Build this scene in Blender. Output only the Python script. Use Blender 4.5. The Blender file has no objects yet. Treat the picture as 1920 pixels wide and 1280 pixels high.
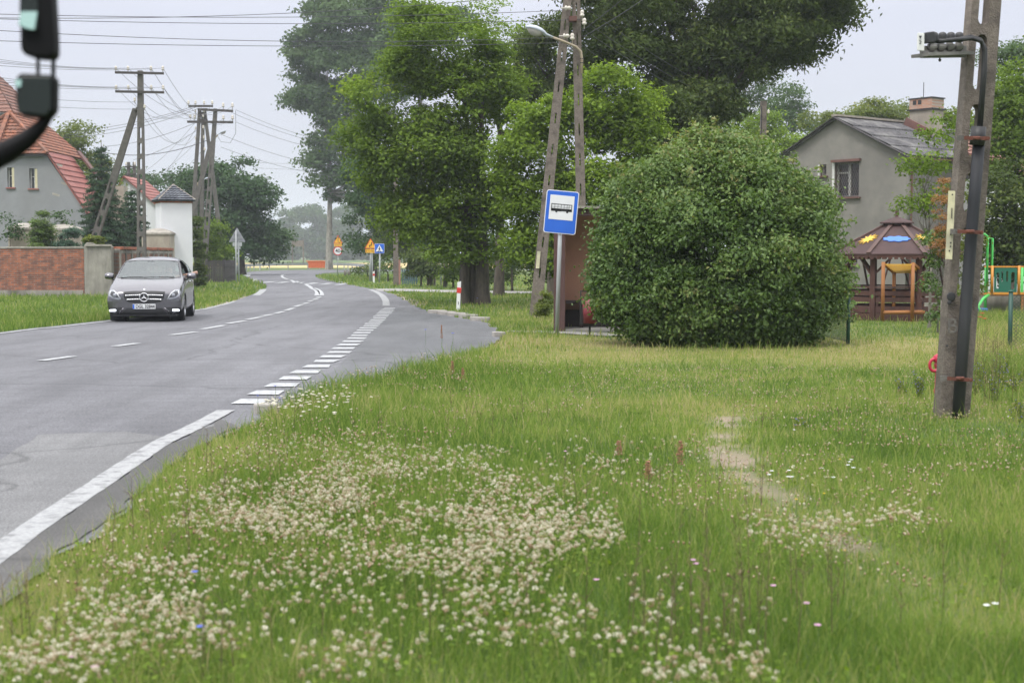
import bpy, bmesh, math, random
import numpy as np
from mathutils import Vector, Matrix
from mathutils.bvhtree import BVHTree
from mathutils.geometry import delaunay_2d_cdt, tessellate_polygon
R = math.radians
sc = bpy.context.scene
COL = sc.collection
random.seed(7)
HAZE = .00045
rng = np.random.default_rng(11)

# ------------------------------------------------------------------ camera
F = 2700.0          # focal length in photo pixels (1920 wide)
CAMZ = 1.6
PITCH = math.atan(160 / F)
cam = bpy.data.objects.new('camera', bpy.data.cameras.new('camera'))
COL.objects.link(cam)
cam.location = (0, 0, CAMZ)
cam.rotation_euler = (R(90) - PITCH, 0, 0)
cam.data.sensor_width = 36
cam.data.lens = 36 * F / 1920
cam.data.clip_start = 0.1
cam.data.clip_end = 4000
cam.data.dof.use_dof = True
cam.data.dof.focus_distance = 29
cam.data.dof.aperture_fstop = 3.6
sc.camera = cam

# ------------------------------------------------------------------ sky, sun, exposure
SUN_EL, SUN_AZ = R(58), R(215)      # azimuth clockwise from +Y
w = bpy.data.worlds.new('World'); sc.world = w; w.use_nodes = True
nt = w.node_tree; nt.nodes.clear()
def wn(t): return nt.nodes.new(t)
out = wn('ShaderNodeOutputWorld'); bg = wn('ShaderNodeBackground')
sky = wn('ShaderNodeTexSky'); sky.sky_type = 'NISHITA'; sky.sun_disc = False
sky.sun_elevation = SUN_EL; sky.sun_rotation = SUN_AZ; sky.dust_density = 4; sky.air_density = 1
# overcast cloud sheet: brighter overhead than at the horizon
tc = wn('ShaderNodeTexCoord'); sep = wn('ShaderNodeSeparateXYZ')
nt.links.new(tc.outputs['Generated'], sep.inputs[0])
cr = wn('ShaderNodeValToRGB')
cr.color_ramp.elements[0].position = 0.0; cr.color_ramp.elements[0].color = (6.8, 7.05, 7.8, 1)
e = cr.color_ramp.elements.new(0.16); e.color = (7.6, 7.9, 9.2, 1)
e = cr.color_ramp.elements.new(0.4); e.color = (16, 16.2, 17, 1)
cr.color_ramp.elements[-1].position = 1.0; cr.color_ramp.elements[-1].color = (31, 31.3, 32, 1)
nt.links.new(sep.outputs['Z'], cr.inputs[0])
nz = wn('ShaderNodeTexNoise'); nz.inputs['Scale'].default_value = 2.2; nz.inputs['Detail'].default_value = 4
mpn = wn('ShaderNodeMapping'); mpn.inputs['Scale'].default_value = (1, 1, 4)
nt.links.new(tc.outputs['Generated'], mpn.inputs[0]); nt.links.new(mpn.outputs[0], nz.inputs['Vector'])
mr = wn('ShaderNodeMapRange'); mr.inputs[1].default_value = 0.3; mr.inputs[2].default_value = 0.7
mr.inputs[3].default_value = 0.965; mr.inputs[4].default_value = 1.035
nt.links.new(nz.outputs['Fac'], mr.inputs[0])
mul = wn('ShaderNodeVectorMath'); mul.operation = 'SCALE'
nt.links.new(cr.outputs[0], mul.inputs[0]); nt.links.new(mr.outputs[0], mul.inputs['Scale'])
mix = wn('ShaderNodeMix'); mix.data_type = 'RGBA'; mix.inputs['Factor'].default_value = 0.93
nt.links.new(sky.outputs[0], mix.inputs['A']); nt.links.new(mul.outputs[0], mix.inputs['B'])
nt.links.new(mix.outputs['Result'], bg.inputs[0]); bg.inputs[1].default_value = 0.1
nt.links.new(bg.outputs[0], out.inputs[0])
sun = bpy.data.objects.new('sun', bpy.data.lights.new('sun', 'SUN')); COL.objects.link(sun)
sun.data.energy = 2.0; sun.data.angle = R(14); sun.data.color = (1, .96, .9)
sd = Vector((math.sin(SUN_AZ) * math.cos(SUN_EL), math.cos(SUN_AZ) * math.cos(SUN_EL), math.sin(SUN_EL)))
sun.rotation_euler = sd.to_track_quat('Z', 'Y').to_euler()
sun.location = (0, 0, 60)
sc.view_settings.view_transform = 'Standard'; sc.view_settings.look = 'None'
sc.view_settings.exposure = 0.0; sc.view_settings.gamma = 1
sc.render.engine = 'CYCLES'
sc.cycles.use_denoising = True
sc.cycles.max_bounces = 6; sc.cycles.diffuse_bounces = 3; sc.cycles.transparent_max_bounces = 16
sc.cycles.volume_bounces = 1; sc.cycles.use_adaptive_sampling = True

# ------------------------------------------------------------------ picture -> place
cpi, spi = math.cos(PITCH), math.sin(PITCH)
def ray(u, v):
    a = (u - 960) / F; b = -(v - 640) / F
    return a, cpi + b * spi, -spi + b * cpi
def AT(u, v, Y):
    a, d, z = ray(u, v); t = Y / d
    return Vector((a * t, Y, CAMZ + z * t))
def G(u, v, z=0.0):
    a, d, c = ray(u, v); t = (z - CAMZ) / c
    return Vector((a * t, d * t, z))
def XU(u, Y): return (u - 960) / F * Y * 1.0018
def ZV(v, Y): return AT(960, v, Y).z

# ------------------------------------------------------------------ materials
MATS = {}
def nodes(name):
    m = bpy.data.materials.new(name); m.use_nodes = True
    t = m.node_tree; t.nodes.clear()
    o = t.nodes.new('ShaderNodeOutputMaterial'); b = t.nodes.new('ShaderNodeBsdfPrincipled')
    t.links.new(b.outputs[0], o.inputs[0]); MATS[name] = m
    return m, t, b, o
def mat(name, c1, c2=None, scale=6, rough=.7, metal=0, bump=0, bscale=None, detail=5, c3=None, stretch=None, coat=0, spec=None):
    """noise-mottled surface: c1 <-> c2 by noise, c3 as a second, larger stain"""
    m, t, b, o = nodes(name); L = t.links
    b.inputs['Roughness'].default_value = rough; b.inputs['Metallic'].default_value = metal
    if coat: b.inputs['Coat Weight'].default_value = coat; b.inputs['Coat Roughness'].default_value = .05
    if spec is not None: b.inputs['Specular IOR Level'].default_value = spec
    tc = t.nodes.new('ShaderNodeTexCoord'); vec = tc.outputs['Object']
    if stretch:
        mp = t.nodes.new('ShaderNodeMapping'); mp.inputs['Scale'].default_value = stretch
        L.new(vec, mp.inputs[0]); vec = mp.outputs[0]
    c1 = (*c1, 1); c2 = (*(c2 or [x * .8 for x in c1[:3]]), 1)
    n = t.nodes.new('ShaderNodeTexNoise'); n.inputs['Scale'].default_value = scale; n.inputs['Detail'].default_value = detail
    n.inputs['Roughness'].default_value = .65
    L.new(vec, n.inputs['Vector'])
    r = t.nodes.new('ShaderNodeValToRGB'); r.color_ramp.elements[0].position = .35; r.color_ramp.elements[1].position = .65
    r.color_ramp.elements[0].color = c1; r.color_ramp.elements[1].color = c2
    L.new(n.outputs['Fac'], r.inputs[0]); res = r.outputs[0]
    if c3:
        n2 = t.nodes.new('ShaderNodeTexNoise'); n2.inputs['Scale'].default_value = scale * .22; n2.inputs['Detail'].default_value = 6
        L.new(vec, n2.inputs['Vector'])
        r2 = t.nodes.new('ShaderNodeValToRGB'); r2.color_ramp.elements[0].position = .5; r2.color_ramp.elements[1].position = .68
        L.new(n2.outputs['Fac'], r2.inputs[0])
        mx = t.nodes.new('ShaderNodeMix'); mx.data_type = 'RGBA'; mx.inputs['B'].default_value = (*c3, 1)
        L.new(r2.outputs[0], mx.inputs['Factor']); L.new(res, mx.inputs['A']); res = mx.outputs['Result']
    L.new(res, b.inputs['Base Color'])
    if bump:
        nb = t.nodes.new('ShaderNodeTexNoise'); nb.inputs['Scale'].default_value = bscale or scale * 4; nb.inputs['Detail'].default_value = 4
        L.new(vec, nb.inputs['Vector'])
        bp = t.nodes.new('ShaderNodeBump'); bp.inputs['Strength'].default_value = bump; bp.inputs['Distance'].default_value = .02
        L.new(nb.outputs['Fac'], bp.inputs['Height']); L.new(bp.outputs[0], b.inputs['Normal'])
    return m
def leaf_mat(name, dark, mid, light, trans=.35, rough=.6, tip=None, spec=.2):
    m, t, b, o = nodes(name); L = t.links
    a = t.nodes.new('ShaderNodeAttribute'); a.attribute_name = 'rnd'
    r = t.nodes.new('ShaderNodeValToRGB'); el = r.color_ramp.elements
    el[0].position = 0; el[0].color = (*dark, 1); el[1].position = .5; el[1].color = (*mid, 1)
    x = el.new(.86 if tip else 1.0); x.color = (*light, 1)
    if tip: x = el.new(1.0); x.color = (*tip, 1)
    L.new(a.outputs['Fac'], r.inputs[0]); L.new(r.outputs[0], b.inputs['Base Color'])
    b.inputs['Roughness'].default_value = rough; b.inputs['Specular IOR Level'].default_value = spec
    tr = t.nodes.new('ShaderNodeBsdfTranslucent'); hs = t.nodes.new('ShaderNodeMix'); hs.data_type = 'RGBA'; hs.blend_type = 'MULTIPLY'
    hs.inputs['Factor'].default_value = 1; hs.inputs['B'].default_value = (1.25, 1.3, .55, 1)
    L.new(r.outputs[0], hs.inputs['A']); L.new(hs.outputs['Result'], tr.inputs[0])
    ms = t.nodes.new('ShaderNodeMixShader'); ms.inputs[0].default_value = trans
    L.new(b.outputs[0], ms.inputs[1]); L.new(tr.outputs[0], ms.inputs[2]); L.new(ms.outputs[0], o.inputs[0])
    return m
def ramp_mat(name, stops, attr='tone', rough=.6, trans=0.3):
    m, t, b, o = nodes(name); L = t.links
    a = t.nodes.new('ShaderNodeAttribute'); a.attribute_name = attr
    r = t.nodes.new('ShaderNodeValToRGB'); el = r.color_ramp.elements
    el[0].position, el[0].color = stops[0][0], (*stops[0][1], 1); el[1].position, el[1].color = stops[-1][0], (*stops[-1][1], 1)
    for p, c in stops[1:-1]:
        x = el.new(p); x.color = (*c, 1)
    L.new(a.outputs['Fac'], r.inputs[0]); L.new(r.outputs[0], b.inputs['Base Color'])
    b.inputs['Roughness'].default_value = rough; b.inputs['Specular IOR Level'].default_value = .25
    if trans:
        tr = t.nodes.new('ShaderNodeBsdfTranslucent'); L.new(r.outputs[0], tr.inputs[0])
        ms = t.nodes.new('ShaderNodeMixShader'); ms.inputs[0].default_value = trans
        L.new(b.outputs[0], ms.inputs[1]); L.new(tr.outputs[0], ms.inputs[2]); L.new(ms.outputs[0], o.inputs[0])
    return m
def brick_mat(name, cs, mortar, bw=.26, bh=.075, rough=.85, dirt=(.09, .07, .055), swap=False, dirtpos=.55):
    m, t, b, o = nodes(name); L = t.links
    tc = t.nodes.new('ShaderNodeTexCoord'); sp = t.nodes.new('ShaderNodeSeparateXYZ'); cb = t.nodes.new('ShaderNodeCombineXYZ')
    L.new(tc.outputs['Object'], sp.inputs[0]); L.new(sp.outputs['Y' if swap else 'X'], cb.inputs[0]); L.new(sp.outputs['Z'], cb.inputs[1])
    br = t.nodes.new('ShaderNodeTexBrick'); L.new(cb.outputs[0], br.inputs['Vector'])
    br.inputs['Scale'].default_value = 1; br.inputs['Brick Width'].default_value = bw; br.inputs['Row Height'].default_value = bh
    br.inputs['Mortar Size'].default_value = .011; br.inputs['Color1'].default_value = (*cs[0], 1); br.inputs['Color2'].default_value = (*cs[1], 1)
    br.inputs['Mortar'].default_value = (*mortar, 1); br.inputs['Bias'].default_value = -.1
    # per-brick colour from coarse noise
    n = t.nodes.new('ShaderNodeTexNoise'); n.inputs['Scale'].default_value = 3.4; n.inputs['Detail'].default_value = 8; L.new(tc.outputs['Object'], n.inputs['Vector'])
    r = t.nodes.new('ShaderNodeValToRGB'); r.color_ramp.elements[0].position = dirtpos - .12; r.color_ramp.elements[1].position = dirtpos + .12
    L.new(n.outputs['Fac'], r.inputs[0])
    mx = t.nodes.new('ShaderNodeMix'); mx.data_type = 'RGBA'; mx.inputs['B'].default_value = (*dirt, 1)
    L.new(br.outputs['Color'], mx.inputs['A'])
    sc_ = t.nodes.new('ShaderNodeMath'); sc_.operation = 'MULTIPLY'; sc_.inputs[1].default_value = .65
    L.new(r.outputs[0], sc_.inputs[0]); L.new(sc_.outputs[0], mx.inputs['Factor'])
    L.new(mx.outputs['Result'], b.inputs['Base Color']); b.inputs['Roughness'].default_value = rough
    bp = t.nodes.new('ShaderNodeBump'); bp.inputs['Strength'].default_value = .6; bp.inputs['Distance'].default_value = .01; bp.invert = True
    L.new(br.outputs['Fac'], bp.inputs['Height']); L.new(bp.outputs[0], b.inputs['Normal'])
    return m

# ------------------------------------------------------------------ objects
def tag(o, label=None, cat=None, group=None, kind=None):
    if label: o['label'] = label
    if cat: o['category'] = cat
    if group: o['group'] = group
    if kind: o['kind'] = kind
    return o
def thing(name, label, cat, loc=(0, 0, 0), rotz=0, group=None):
    o = bpy.data.objects.new(name, None); COL.objects.link(o); o.empty_display_size = .2
    o.location = loc; o.rotation_euler = (0, 0, rotz)
    return tag(o, label, cat, group)
def link(name, me, m, parent=None, smooth=False, bevel=0):
    o = bpy.data.objects.new(name, me); COL.objects.link(o)
    if m is not None:
        for x in (m if isinstance(m, (list, tuple)) else [m]): me.materials.append(MATS[x] if isinstance(x, str) else x)
    if parent is not None: o.parent = parent
    if smooth:
        me.polygons.foreach_set('use_smooth', np.ones(len(me.polygons), bool))
    if bevel:
        b = o.modifiers.new('bevel', 'BEVEL'); b.width = bevel; b.segments = 2; b.limit_method = 'ANGLE'
    return o
def copy_tree(o, parent=None):
    c = o.copy(); COL.objects.link(c)
    if parent is not None: c.parent = parent
    for ch in list(o.children): copy_tree(ch, c)
    return c
class MB:
    def __init__(s): s.v = []; s.f = []; s.mi = []
    def add(s, vs, fs, M=None, mi=0):
        k = len(s.v)
        s.v += [tuple(M @ Vector(p)) if M is not None else tuple(p) for p in vs]
        s.f += [tuple(i + k for i in f) for f in fs]; s.mi += [mi] * len(fs)
        return s
    def box(s, c, sz, M=None, mi=0, taper=1):
        x, y, z = [a / 2 for a in sz]; t = taper
        vs = [(-x, -y, -z), (x, -y, -z), (x, y, -z), (-x, y, -z), (-x * t, -y * t, z), (x * t, -y * t, z), (x * t, y * t, z), (-x * t, y * t, z)]
        MM = Matrix.Translation(c) @ (M if M is not None else Matrix())
        return s.add(vs, [(0, 3, 2, 1), (4, 5, 6, 7), (0, 1, 5, 4), (1, 2, 6, 5), (2, 3, 7, 6), (3, 0, 4, 7)], MM, mi)
    def beam(s, p, q, w, h, up=(0, 0, 1), mi=0):
        p, q = Vector(p), Vector(q); d = q - p; L = d.length; d.normalize()
        x = d.cross(Vector(up))
        if x.length < 1e-4: x = d.cross(Vector((0, 1, 0)))
        x.normalize(); y = x.cross(d)
        M = Matrix((x, y, d)).transposed().to_4x4()
        return s.box((p + q) / 2, (w, h, L), M, mi)
    def tube(s, pts, rad, n=8, caps=True, mi=0):
        pts = [Vector(p) for p in pts]
        if not hasattr(rad, '__len__'): rad = [rad] * len(pts)
        vs, fs = [], []; prev = None
        for i, p in enumerate(pts):
            d = (pts[min(i + 1, len(pts) - 1)] - pts[max(i - 1, 0)]).normalized()
            a = prev if prev is not None else (Vector((0, 0, 1)) if abs(d.z) < .9 else Vector((1, 0, 0)))
            x = (a - d * a.dot(d)).normalized(); y = d.cross(x); prev = x
            for k in range(n):
                t = 2 * math.pi * k / n
                vs.append(p + (x * math.cos(t) + y * math.sin(t)) * rad[i])
        for i in range(len(pts) - 1):
            for k in range(n):
                fs.append((i * n + k, i * n + (k + 1) % n, (i + 1) * n + (k + 1) % n, (i + 1) * n + k))
        if caps: fs += [tuple(range(n - 1, -1, -1)), tuple(range((len(pts) - 1) * n, len(pts) * n))]
        return s.add(vs, fs, None, mi)
    def lathe(s, prof, n=16, loc=(0, 0, 0), M=None, mi=0, a0=0):
        vs, fs = [], []
        for r, z in prof:
            for k in range(n):
                t = 2 * math.pi * k / n + a0; vs.append((r * math.cos(t), r * math.sin(t), z))
        m = len(prof)
        for i in range(m - 1):
            for k in range(n): fs.append((i * n + k, i * n + (k + 1) % n, (i + 1) * n + (k + 1) % n, (i + 1) * n + k))
        if prof[0][0] > 1e-4: fs.append(tuple(range(n - 1, -1, -1)))
        if prof[-1][0] > 1e-4: fs.append(tuple(range((m - 1) * n, m * n)))
        MM = Matrix.Translation(loc) @ (M if M is not None else Matrix())
        return s.add(vs, fs, MM, mi)
    def prism(s, poly, y0, y1, mi=0, plane='XZ'):
        n = len(poly)
        def P(a, b, c): return (a, c, b) if plane == 'XZ' else ((a, b, c) if plane == 'XY' else (c, a, b))
        vs = [P(a, b, y0) for a, b in poly] + [P(a, b, y1) for a, b in poly]
        fs = [tuple(range(n)), tuple(range(2 * n - 1, n - 1, -1))] + [(i, i + n, (i + 1) % n + n, (i + 1) % n) for i in range(n)]
        return s.add(vs, fs, None, mi)
    def build(s, name, m, parent=None, smooth=False, bevel=0, fix=True):
        me = bpy.data.meshes.new(name); me.from_pydata(s.v, [], s.f)
        if len(set(s.mi)) > 1: me.polygons.foreach_set('material_index', s.mi)
        me.update()
        if fix:
            bm = bmesh.new(); bm.from_mesh(me); bmesh.ops.recalc_face_normals(bm, faces=bm.faces)
            bm.to_mesh(me); bm.free()
        return link(name, me, m, parent, smooth, bevel)
def curve_mesh(loops, ext, bev=0):
    """2-D outlines (first outer, others holes) in XZ, thickness +-ext in Y"""
    cu = bpy.data.curves.new('c', 'CURVE'); cu.dimensions = '2D'; cu.fill_mode = 'BOTH'; cu.extrude = ext; cu.bevel_depth = bev
    for lp in loops:
        sp = cu.splines.new('POLY'); sp.points.add(len(lp) - 1)
        for p, (a, b) in zip(sp.points, lp): p.co = (a, b, 0, 1)
        sp.use_cyclic_u = True
    return _conv(cu)
def _conv(cu):
    o = bpy.data.objects.new('t', cu); COL.objects.link(o)
    dg = bpy.context.evaluated_depsgraph_get()
    me = bpy.data.meshes.new_from_object(o.evaluated_get(dg))
    bpy.data.objects.remove(o); bpy.data.curves.remove(cu)
    me.transform(Matrix.Rotation(R(90), 4, 'X')); me.materials.clear()
    return me
def text_mesh(s, size, ext=.002, align='CENTER', bold=0):
    cu = bpy.data.curves.new('t', 'FONT'); cu.body = s; cu.size = size; cu.extrude = ext; cu.align_x = align; cu.align_y = 'CENTER'; cu.offset = bold
    return _conv(cu)
def rrect(x0, z0, x1, z1, r, n=5):
    pts = []
    for cx, cz, a in ((x1 - r, z1 - r, 0), (x0 + r, z1 - r, 90), (x0 + r, z0 + r, 180), (x1 - r, z0 + r, 270)):
        for k in range(n + 1):
            t = R(a + 90 * k / n); pts.append((cx + r * math.cos(t), cz + r * math.sin(t)))
    return pts
def circ(cx, cz, r, n=28): return [(cx + r * math.cos(2 * math.pi * k / n), cz + r * math.sin(2 * math.pi * k / n)) for k in range(n)]

# ------------------------------------------------------------------ big meshes through numpy
def np_mesh(name, V, loops, starts, m, parent=None, attrs=None, smooth=False):
    me = bpy.data.meshes.new(name)
    me.vertices.add(len(V)); me.vertices.foreach_set('co', np.ascontiguousarray(V, np.float32).ravel())
    me.loops.add(len(loops)); me.loops.foreach_set('vertex_index', np.ascontiguousarray(loops, np.int32))
    me.polygons.add(len(starts)); me.polygons.foreach_set('loop_start', np.ascontiguousarray(starts, np.int32))
    me.update(calc_edges=True)
    for k, (dom, arr) in (attrs or {}).items():
        a = me.attributes.new(k, 'FLOAT', dom); a.data.foreach_set('value', np.ascontiguousarray(arr, np.float32))
    return link(name, me, m, parent, smooth)
def nrm(a): return a / np.maximum(np.linalg.norm(a, axis=-1, keepdims=True), 1e-9)
def leaf_quads(P, N, size, asp=.6, fold=.18, rg=rng):
    """P (n,3) positions, N (n,3) normals -> (n,4,3) folded leaf quads"""
    n = len(P); T = nrm(np.cross(N, nrm(rg.normal(size=(n, 3))))); B = np.cross(N, T)
    s = np.broadcast_to(size, (n,))[:, None] * rg.uniform(.65, 1.25, (n, 1))
    a = asp * s * .5
    return np.stack([P - T * s * .5, P + B * a + N * fold * s, P + T * s * .55, P - B * a + N * fold * s], 1)
def quads_obj(name, Q, rnd, m, parent=None):
    n = len(Q)
    return np_mesh(name, Q.reshape(-1, 3), np.arange(4 * n), np.arange(n) * 4, m, parent, {'rnd': ('FACE', np.clip(rnd, 0, 1))})
_H = np.random.default_rng(5).random((256, 256))
def vnoise(x, y, s=1.0, o=0):
    x = np.asarray(x) * s + 37.3 * o + 1000; y = np.asarray(y) * s + 17.7 * o + 1000
    i = np.floor(x).astype(int); j = np.floor(y).astype(int); fx = x - i; fy = y - j
    fx = fx * fx * (3 - 2 * fx); fy = fy * fy * (3 - 2 * fy)
    h = lambda a, b: _H[a % 256, b % 256]
    return (h(i, j) * (1 - fx) + h(i + 1, j) * fx) * (1 - fy) + (h(i, j + 1) * (1 - fx) + h(i + 1, j + 1) * fx) * fy
def fnoise(x, y, s=1.0, o=0): return (vnoise(x, y, s, o) * .5 + vnoise(x, y, s * 2.1, o + 1) * .3 + vnoise(x, y, s * 4.3, o + 2) * .2)
def inside(poly, X, Y):
    c = np.zeros(np.shape(X), bool); n = len(poly)
    for i in range(n):
        x1, y1 = poly[i][:2]; x2, y2 = poly[(i + 1) % n][:2]
        if y1 == y2: continue
        c ^= ((y1 > Y) != (y2 > Y)) & (X < (x2 - x1) * (Y - y1) / (y2 - y1) + x1)
    return c
def seg_dist(pts, X, Y):
    D = np.full(np.shape(X), 1e9)
    for (x1, y1), (x2, y2) in zip(pts[:-1], pts[1:]):
        dx, dy = x2 - x1, y2 - y1; t = np.clip(((X - x1) * dx + (Y - y1) * dy) / (dx * dx + dy * dy + 1e-9), 0, 1)
        D = np.minimum(D, np.hypot(X - x1 - t * dx, Y - y1 - t * dy))
    return D
def smooth_line(pts, step=.5):
    """Catmull-Rom through points (x, y)"""
    P = [np.array(p[:2], float) for p in pts]; P = [2 * P[0] - P[1]] + P + [2 * P[-1] - P[-2]]; o = []
    for i in range(1, len(P) - 2):
        n = max(1, int(np.linalg.norm(P[i + 1] - P[i]) / step))
        for k in range(n):
            t = k / n
            o.append(.5 * (2 * P[i] + (P[i + 1] - P[i - 1]) * t + (2 * P[i - 1] - 5 * P[i] + 4 * P[i + 1] - P[i + 2]) * t * t + (3 * P[i] - P[i - 1] - 3 * P[i + 1] + P[i + 2]) * t ** 3))
    o.append(P[-2]); return [tuple(p) for p in o]
# ================================================================== SETTING
# ---- outlines of the road in the place (metres)
def g2(*uv): return [tuple(G(u, v)[:2]) for u, v in uv]
L_EDGE = smooth_line([(-11.9, -30), (-11.5, 0), (-11.2, 15)] + g2((0, 624.5), (100, 613), (200, 601.5), (290, 592), (385, 579), (425, 569.5), (441, 565), (480, 550), (500, 539), (488, 530), (470, 524), (457, 518), (452, 513)), .6)
FAR = smooth_line(g2((452, 513), (480, 508.5), (540, 506.5), (600, 506), (700, 506)) + [(-5, 175), (30, 190)], 2)
R_FAR = smooth_line([(32, 180), (-6, 160)] + g2((640, 511), (600, 515), (592, 519), (610, 526), (650, 533.5), (690, 541), (722, 548), (745, 556), (775, 573)), .8)
BAY = smooth_line(g2((775, 573), (800, 583), (835, 591), (880, 600), (915, 608), (932, 622), (935, 638), (915, 655), (860, 672), (800, 690), (700, 714), (600, 742), (520, 770), (470, 792)), .4)
R_NEAR = smooth_line(g2((482, 796), (342, 860), (205, 985), (30, 1112)) + [(-2.3, 4), (-2.3, 0), (-2.3, -30)], .3)
def jig(pts, amp, o=0):
    r = []
    for i, (x, y) in enumerate(pts):
        if 2 < y < 90: x += (float(vnoise(x, y, 2.3, o)) - .5) * amp * 2 + (float(vnoise(x, y, 7, o + 1)) - .5) * amp; y += (float(vnoise(x, y, 2.9, o + 3)) - .5) * amp
        r.append((x, y))
    return r
ROAD = L_EDGE + FAR + jig(R_FAR, .1) + jig(BAY, .14, 4) + jig(R_NEAR, .07, 8)
def dense(pts, st):
    o = []
    for a, b in zip(pts, pts[1:] + pts[:1]):
        n = max(1, int(math.hypot(b[0] - a[0], b[1] - a[1]) / st)) if max(a[1], b[1]) < 60 else 1
        for k in range(n): o.append((a[0] + (b[0] - a[0]) * k / n, a[1] + (b[1] - a[1]) * k / n))
    return o
def offset(poly, d):
    o = []; n = len(poly)
    for i in range(n):
        a, b = np.array(poly[i - 1]), np.array(poly[(i + 1) % n]); t = b - a; t = t / (np.linalg.norm(t) + 1e-9)
        o.append((poly[i][0] - t[1] * d * -1, poly[i][1] + t[0] * d * -1))
    return o
def sheet(name, poly, z, m, label=None):
    tris = tessellate_polygon([[Vector((x, y, 0)) for x, y in poly]])
    b = MB(); b.v = [(x, y, z) for x, y in poly]; b.f = [tuple(t) for t in tris]; b.mi = [0] * len(b.f)
    o = b.build(name, m, None, fix=False)
    me = o.data
    if len(me.polygons) and me.polygons[0].normal.z < 0: me.flip_normals()
    o['kind'] = 'structure'
    if label: o['label'] = label
    return o
def strip(pts, wd, z, jitter=0, taper=None):
    b = MB(); n = len(pts); vs = []
    for i, p in enumerate(pts):
        a, c = np.array(pts[max(i - 1, 0)]), np.array(pts[min(i + 1, n - 1)]); t = (c - a) / (np.linalg.norm(c - a) + 1e-9)
        ww = wd * .5 * (1 + (random.random() - .5) * jitter); w2 = wd * .5 * (1 + (random.random() - .5) * jitter)
        vs.append((p[0] - t[1] * ww, p[1] + t[0] * ww, z)); vs.append((p[0] + t[1] * w2, p[1] - t[0] * w2, z))
    b.add(vs, [(2 * i, 2 * i + 1, 2 * i + 3, 2 * i + 2) for i in range(n - 1)]); return b

# asphalt
def asphalt(name, base, dark, light):
    m, t, b, o = nodes(name); L = t.links
    tc = t.nodes.new('ShaderNodeTexCoord'); v = tc.outputs['Object']
    def noise(s, d=5, st=None):
        n = t.nodes.new('ShaderNodeTexNoise'); n.inputs['Scale'].default_value = s; n.inputs['Detail'].default_value = d; n.inputs['Roughness'].default_value = .6
        if st:
            mp = t.nodes.new('ShaderNodeMapping'); mp.inputs['Scale'].default_value = st; L.new(v, mp.inputs[0]); L.new(mp.outputs[0], n.inputs[0])
        else: L.new(v, n.inputs[0])
        return n.outputs['Fac']
    def ramp(f, a, bb, p0=.4, p1=.6):
        r = t.nodes.new('ShaderNodeValToRGB'); r.color_ramp.elements[0].position = p0; r.color_ramp.elements[1].position = p1
        r.color_ramp.elements[0].color = (*a, 1); r.color_ramp.elements[1].color = (*bb, 1); L.new(f, r.inputs[0]); return r.outputs[0]
    def mul(a, bb):
        x = t.nodes.new('ShaderNodeMix'); x.data_type = 'RGBA'; x.blend_type = 'MULTIPLY'; x.inputs['Factor'].default_value = 1
        L.new(a, x.inputs['A']); L.new(bb, x.inputs['B']); return x.outputs['Result']
    c = mul(ramp(noise(.35, 4, (1, .35, 1)), dark, light, .38, .62), ramp(noise(1.1, 7, (1.6, .22, 1)), (.87, .87, .87), (1.06, 1.06, 1.06), .42, .56))
    g = ramp(noise(75, 3), (.55, .55, .55), (1.45, 1.45, 1.45), .38, .64)
    st = ramp(noise(1.6, 6, (.35, 2.6, 1)), (.9, .9, .9), (1.06, 1.06, 1.06), .36, .6)
    c = mul(mul(c, g), st)
    # hairline cracks
    vo = t.nodes.new('ShaderNodeTexVoronoi'); vo.feature = 'DISTANCE_TO_EDGE'; vo.inputs['Scale'].default_value = .32
    dn = t.nodes.new('ShaderNodeTexNoise'); dn.inputs['Scale'].default_value = 1.7; dn.inputs['Detail'].default_value = 6; L.new(v, dn.inputs[0])
    mv = t.nodes.new('ShaderNodeMix'); mv.data_type = 'VECTOR'; mv.inputs['Factor'].default_value = .35; L.new(v, mv.inputs['A']); L.new(dn.outputs['Color'], mv.inputs['B']); L.new(mv.outputs['Result'], vo.inputs['Vector'])
    cf = ramp(vo.outputs['Distance'], (.55, .55, .55), (1, 1, 1), .0, .009)
    c = mul(c, cf)
    L.new(c, b.inputs['Base Color']); b.inputs['Roughness'].default_value = .72
    bp = t.nodes.new('ShaderNodeBump'); bp.inputs['Strength'].default_value = .5; bp.inputs['Distance'].default_value = .006
    L.new(noise(220, 2), bp.inputs['Height']); L.new(bp.outputs[0], b.inputs['Normal'])
    return m
asphalt('asphalt', None, (.1, .1, .11), (.135, .135, .147))
asphalt('asphalt_old', None, (.14, .14, .143), (.18, .18, .182))
asphalt('asphalt_bay', None, (.085, .088, .095), (.115, .117, .124))
mat('paint', (.46, .47, .48), (.3, .31, .32), 45, .6, bump=.3, c3=(.24, .24, .25))
mat('sand', (.3, .25, .2), (.2, .165, .13), 5, .95, bump=.8, bscale=60, c3=(.34, .3, .26))
mat('field_gold', (.5, .4, .17), (.4, .3, .12), .6, .9)
mat('concrete_path', (.3, .29, .27), (.22, .21, .2), 3, .9, bump=.3)

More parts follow.
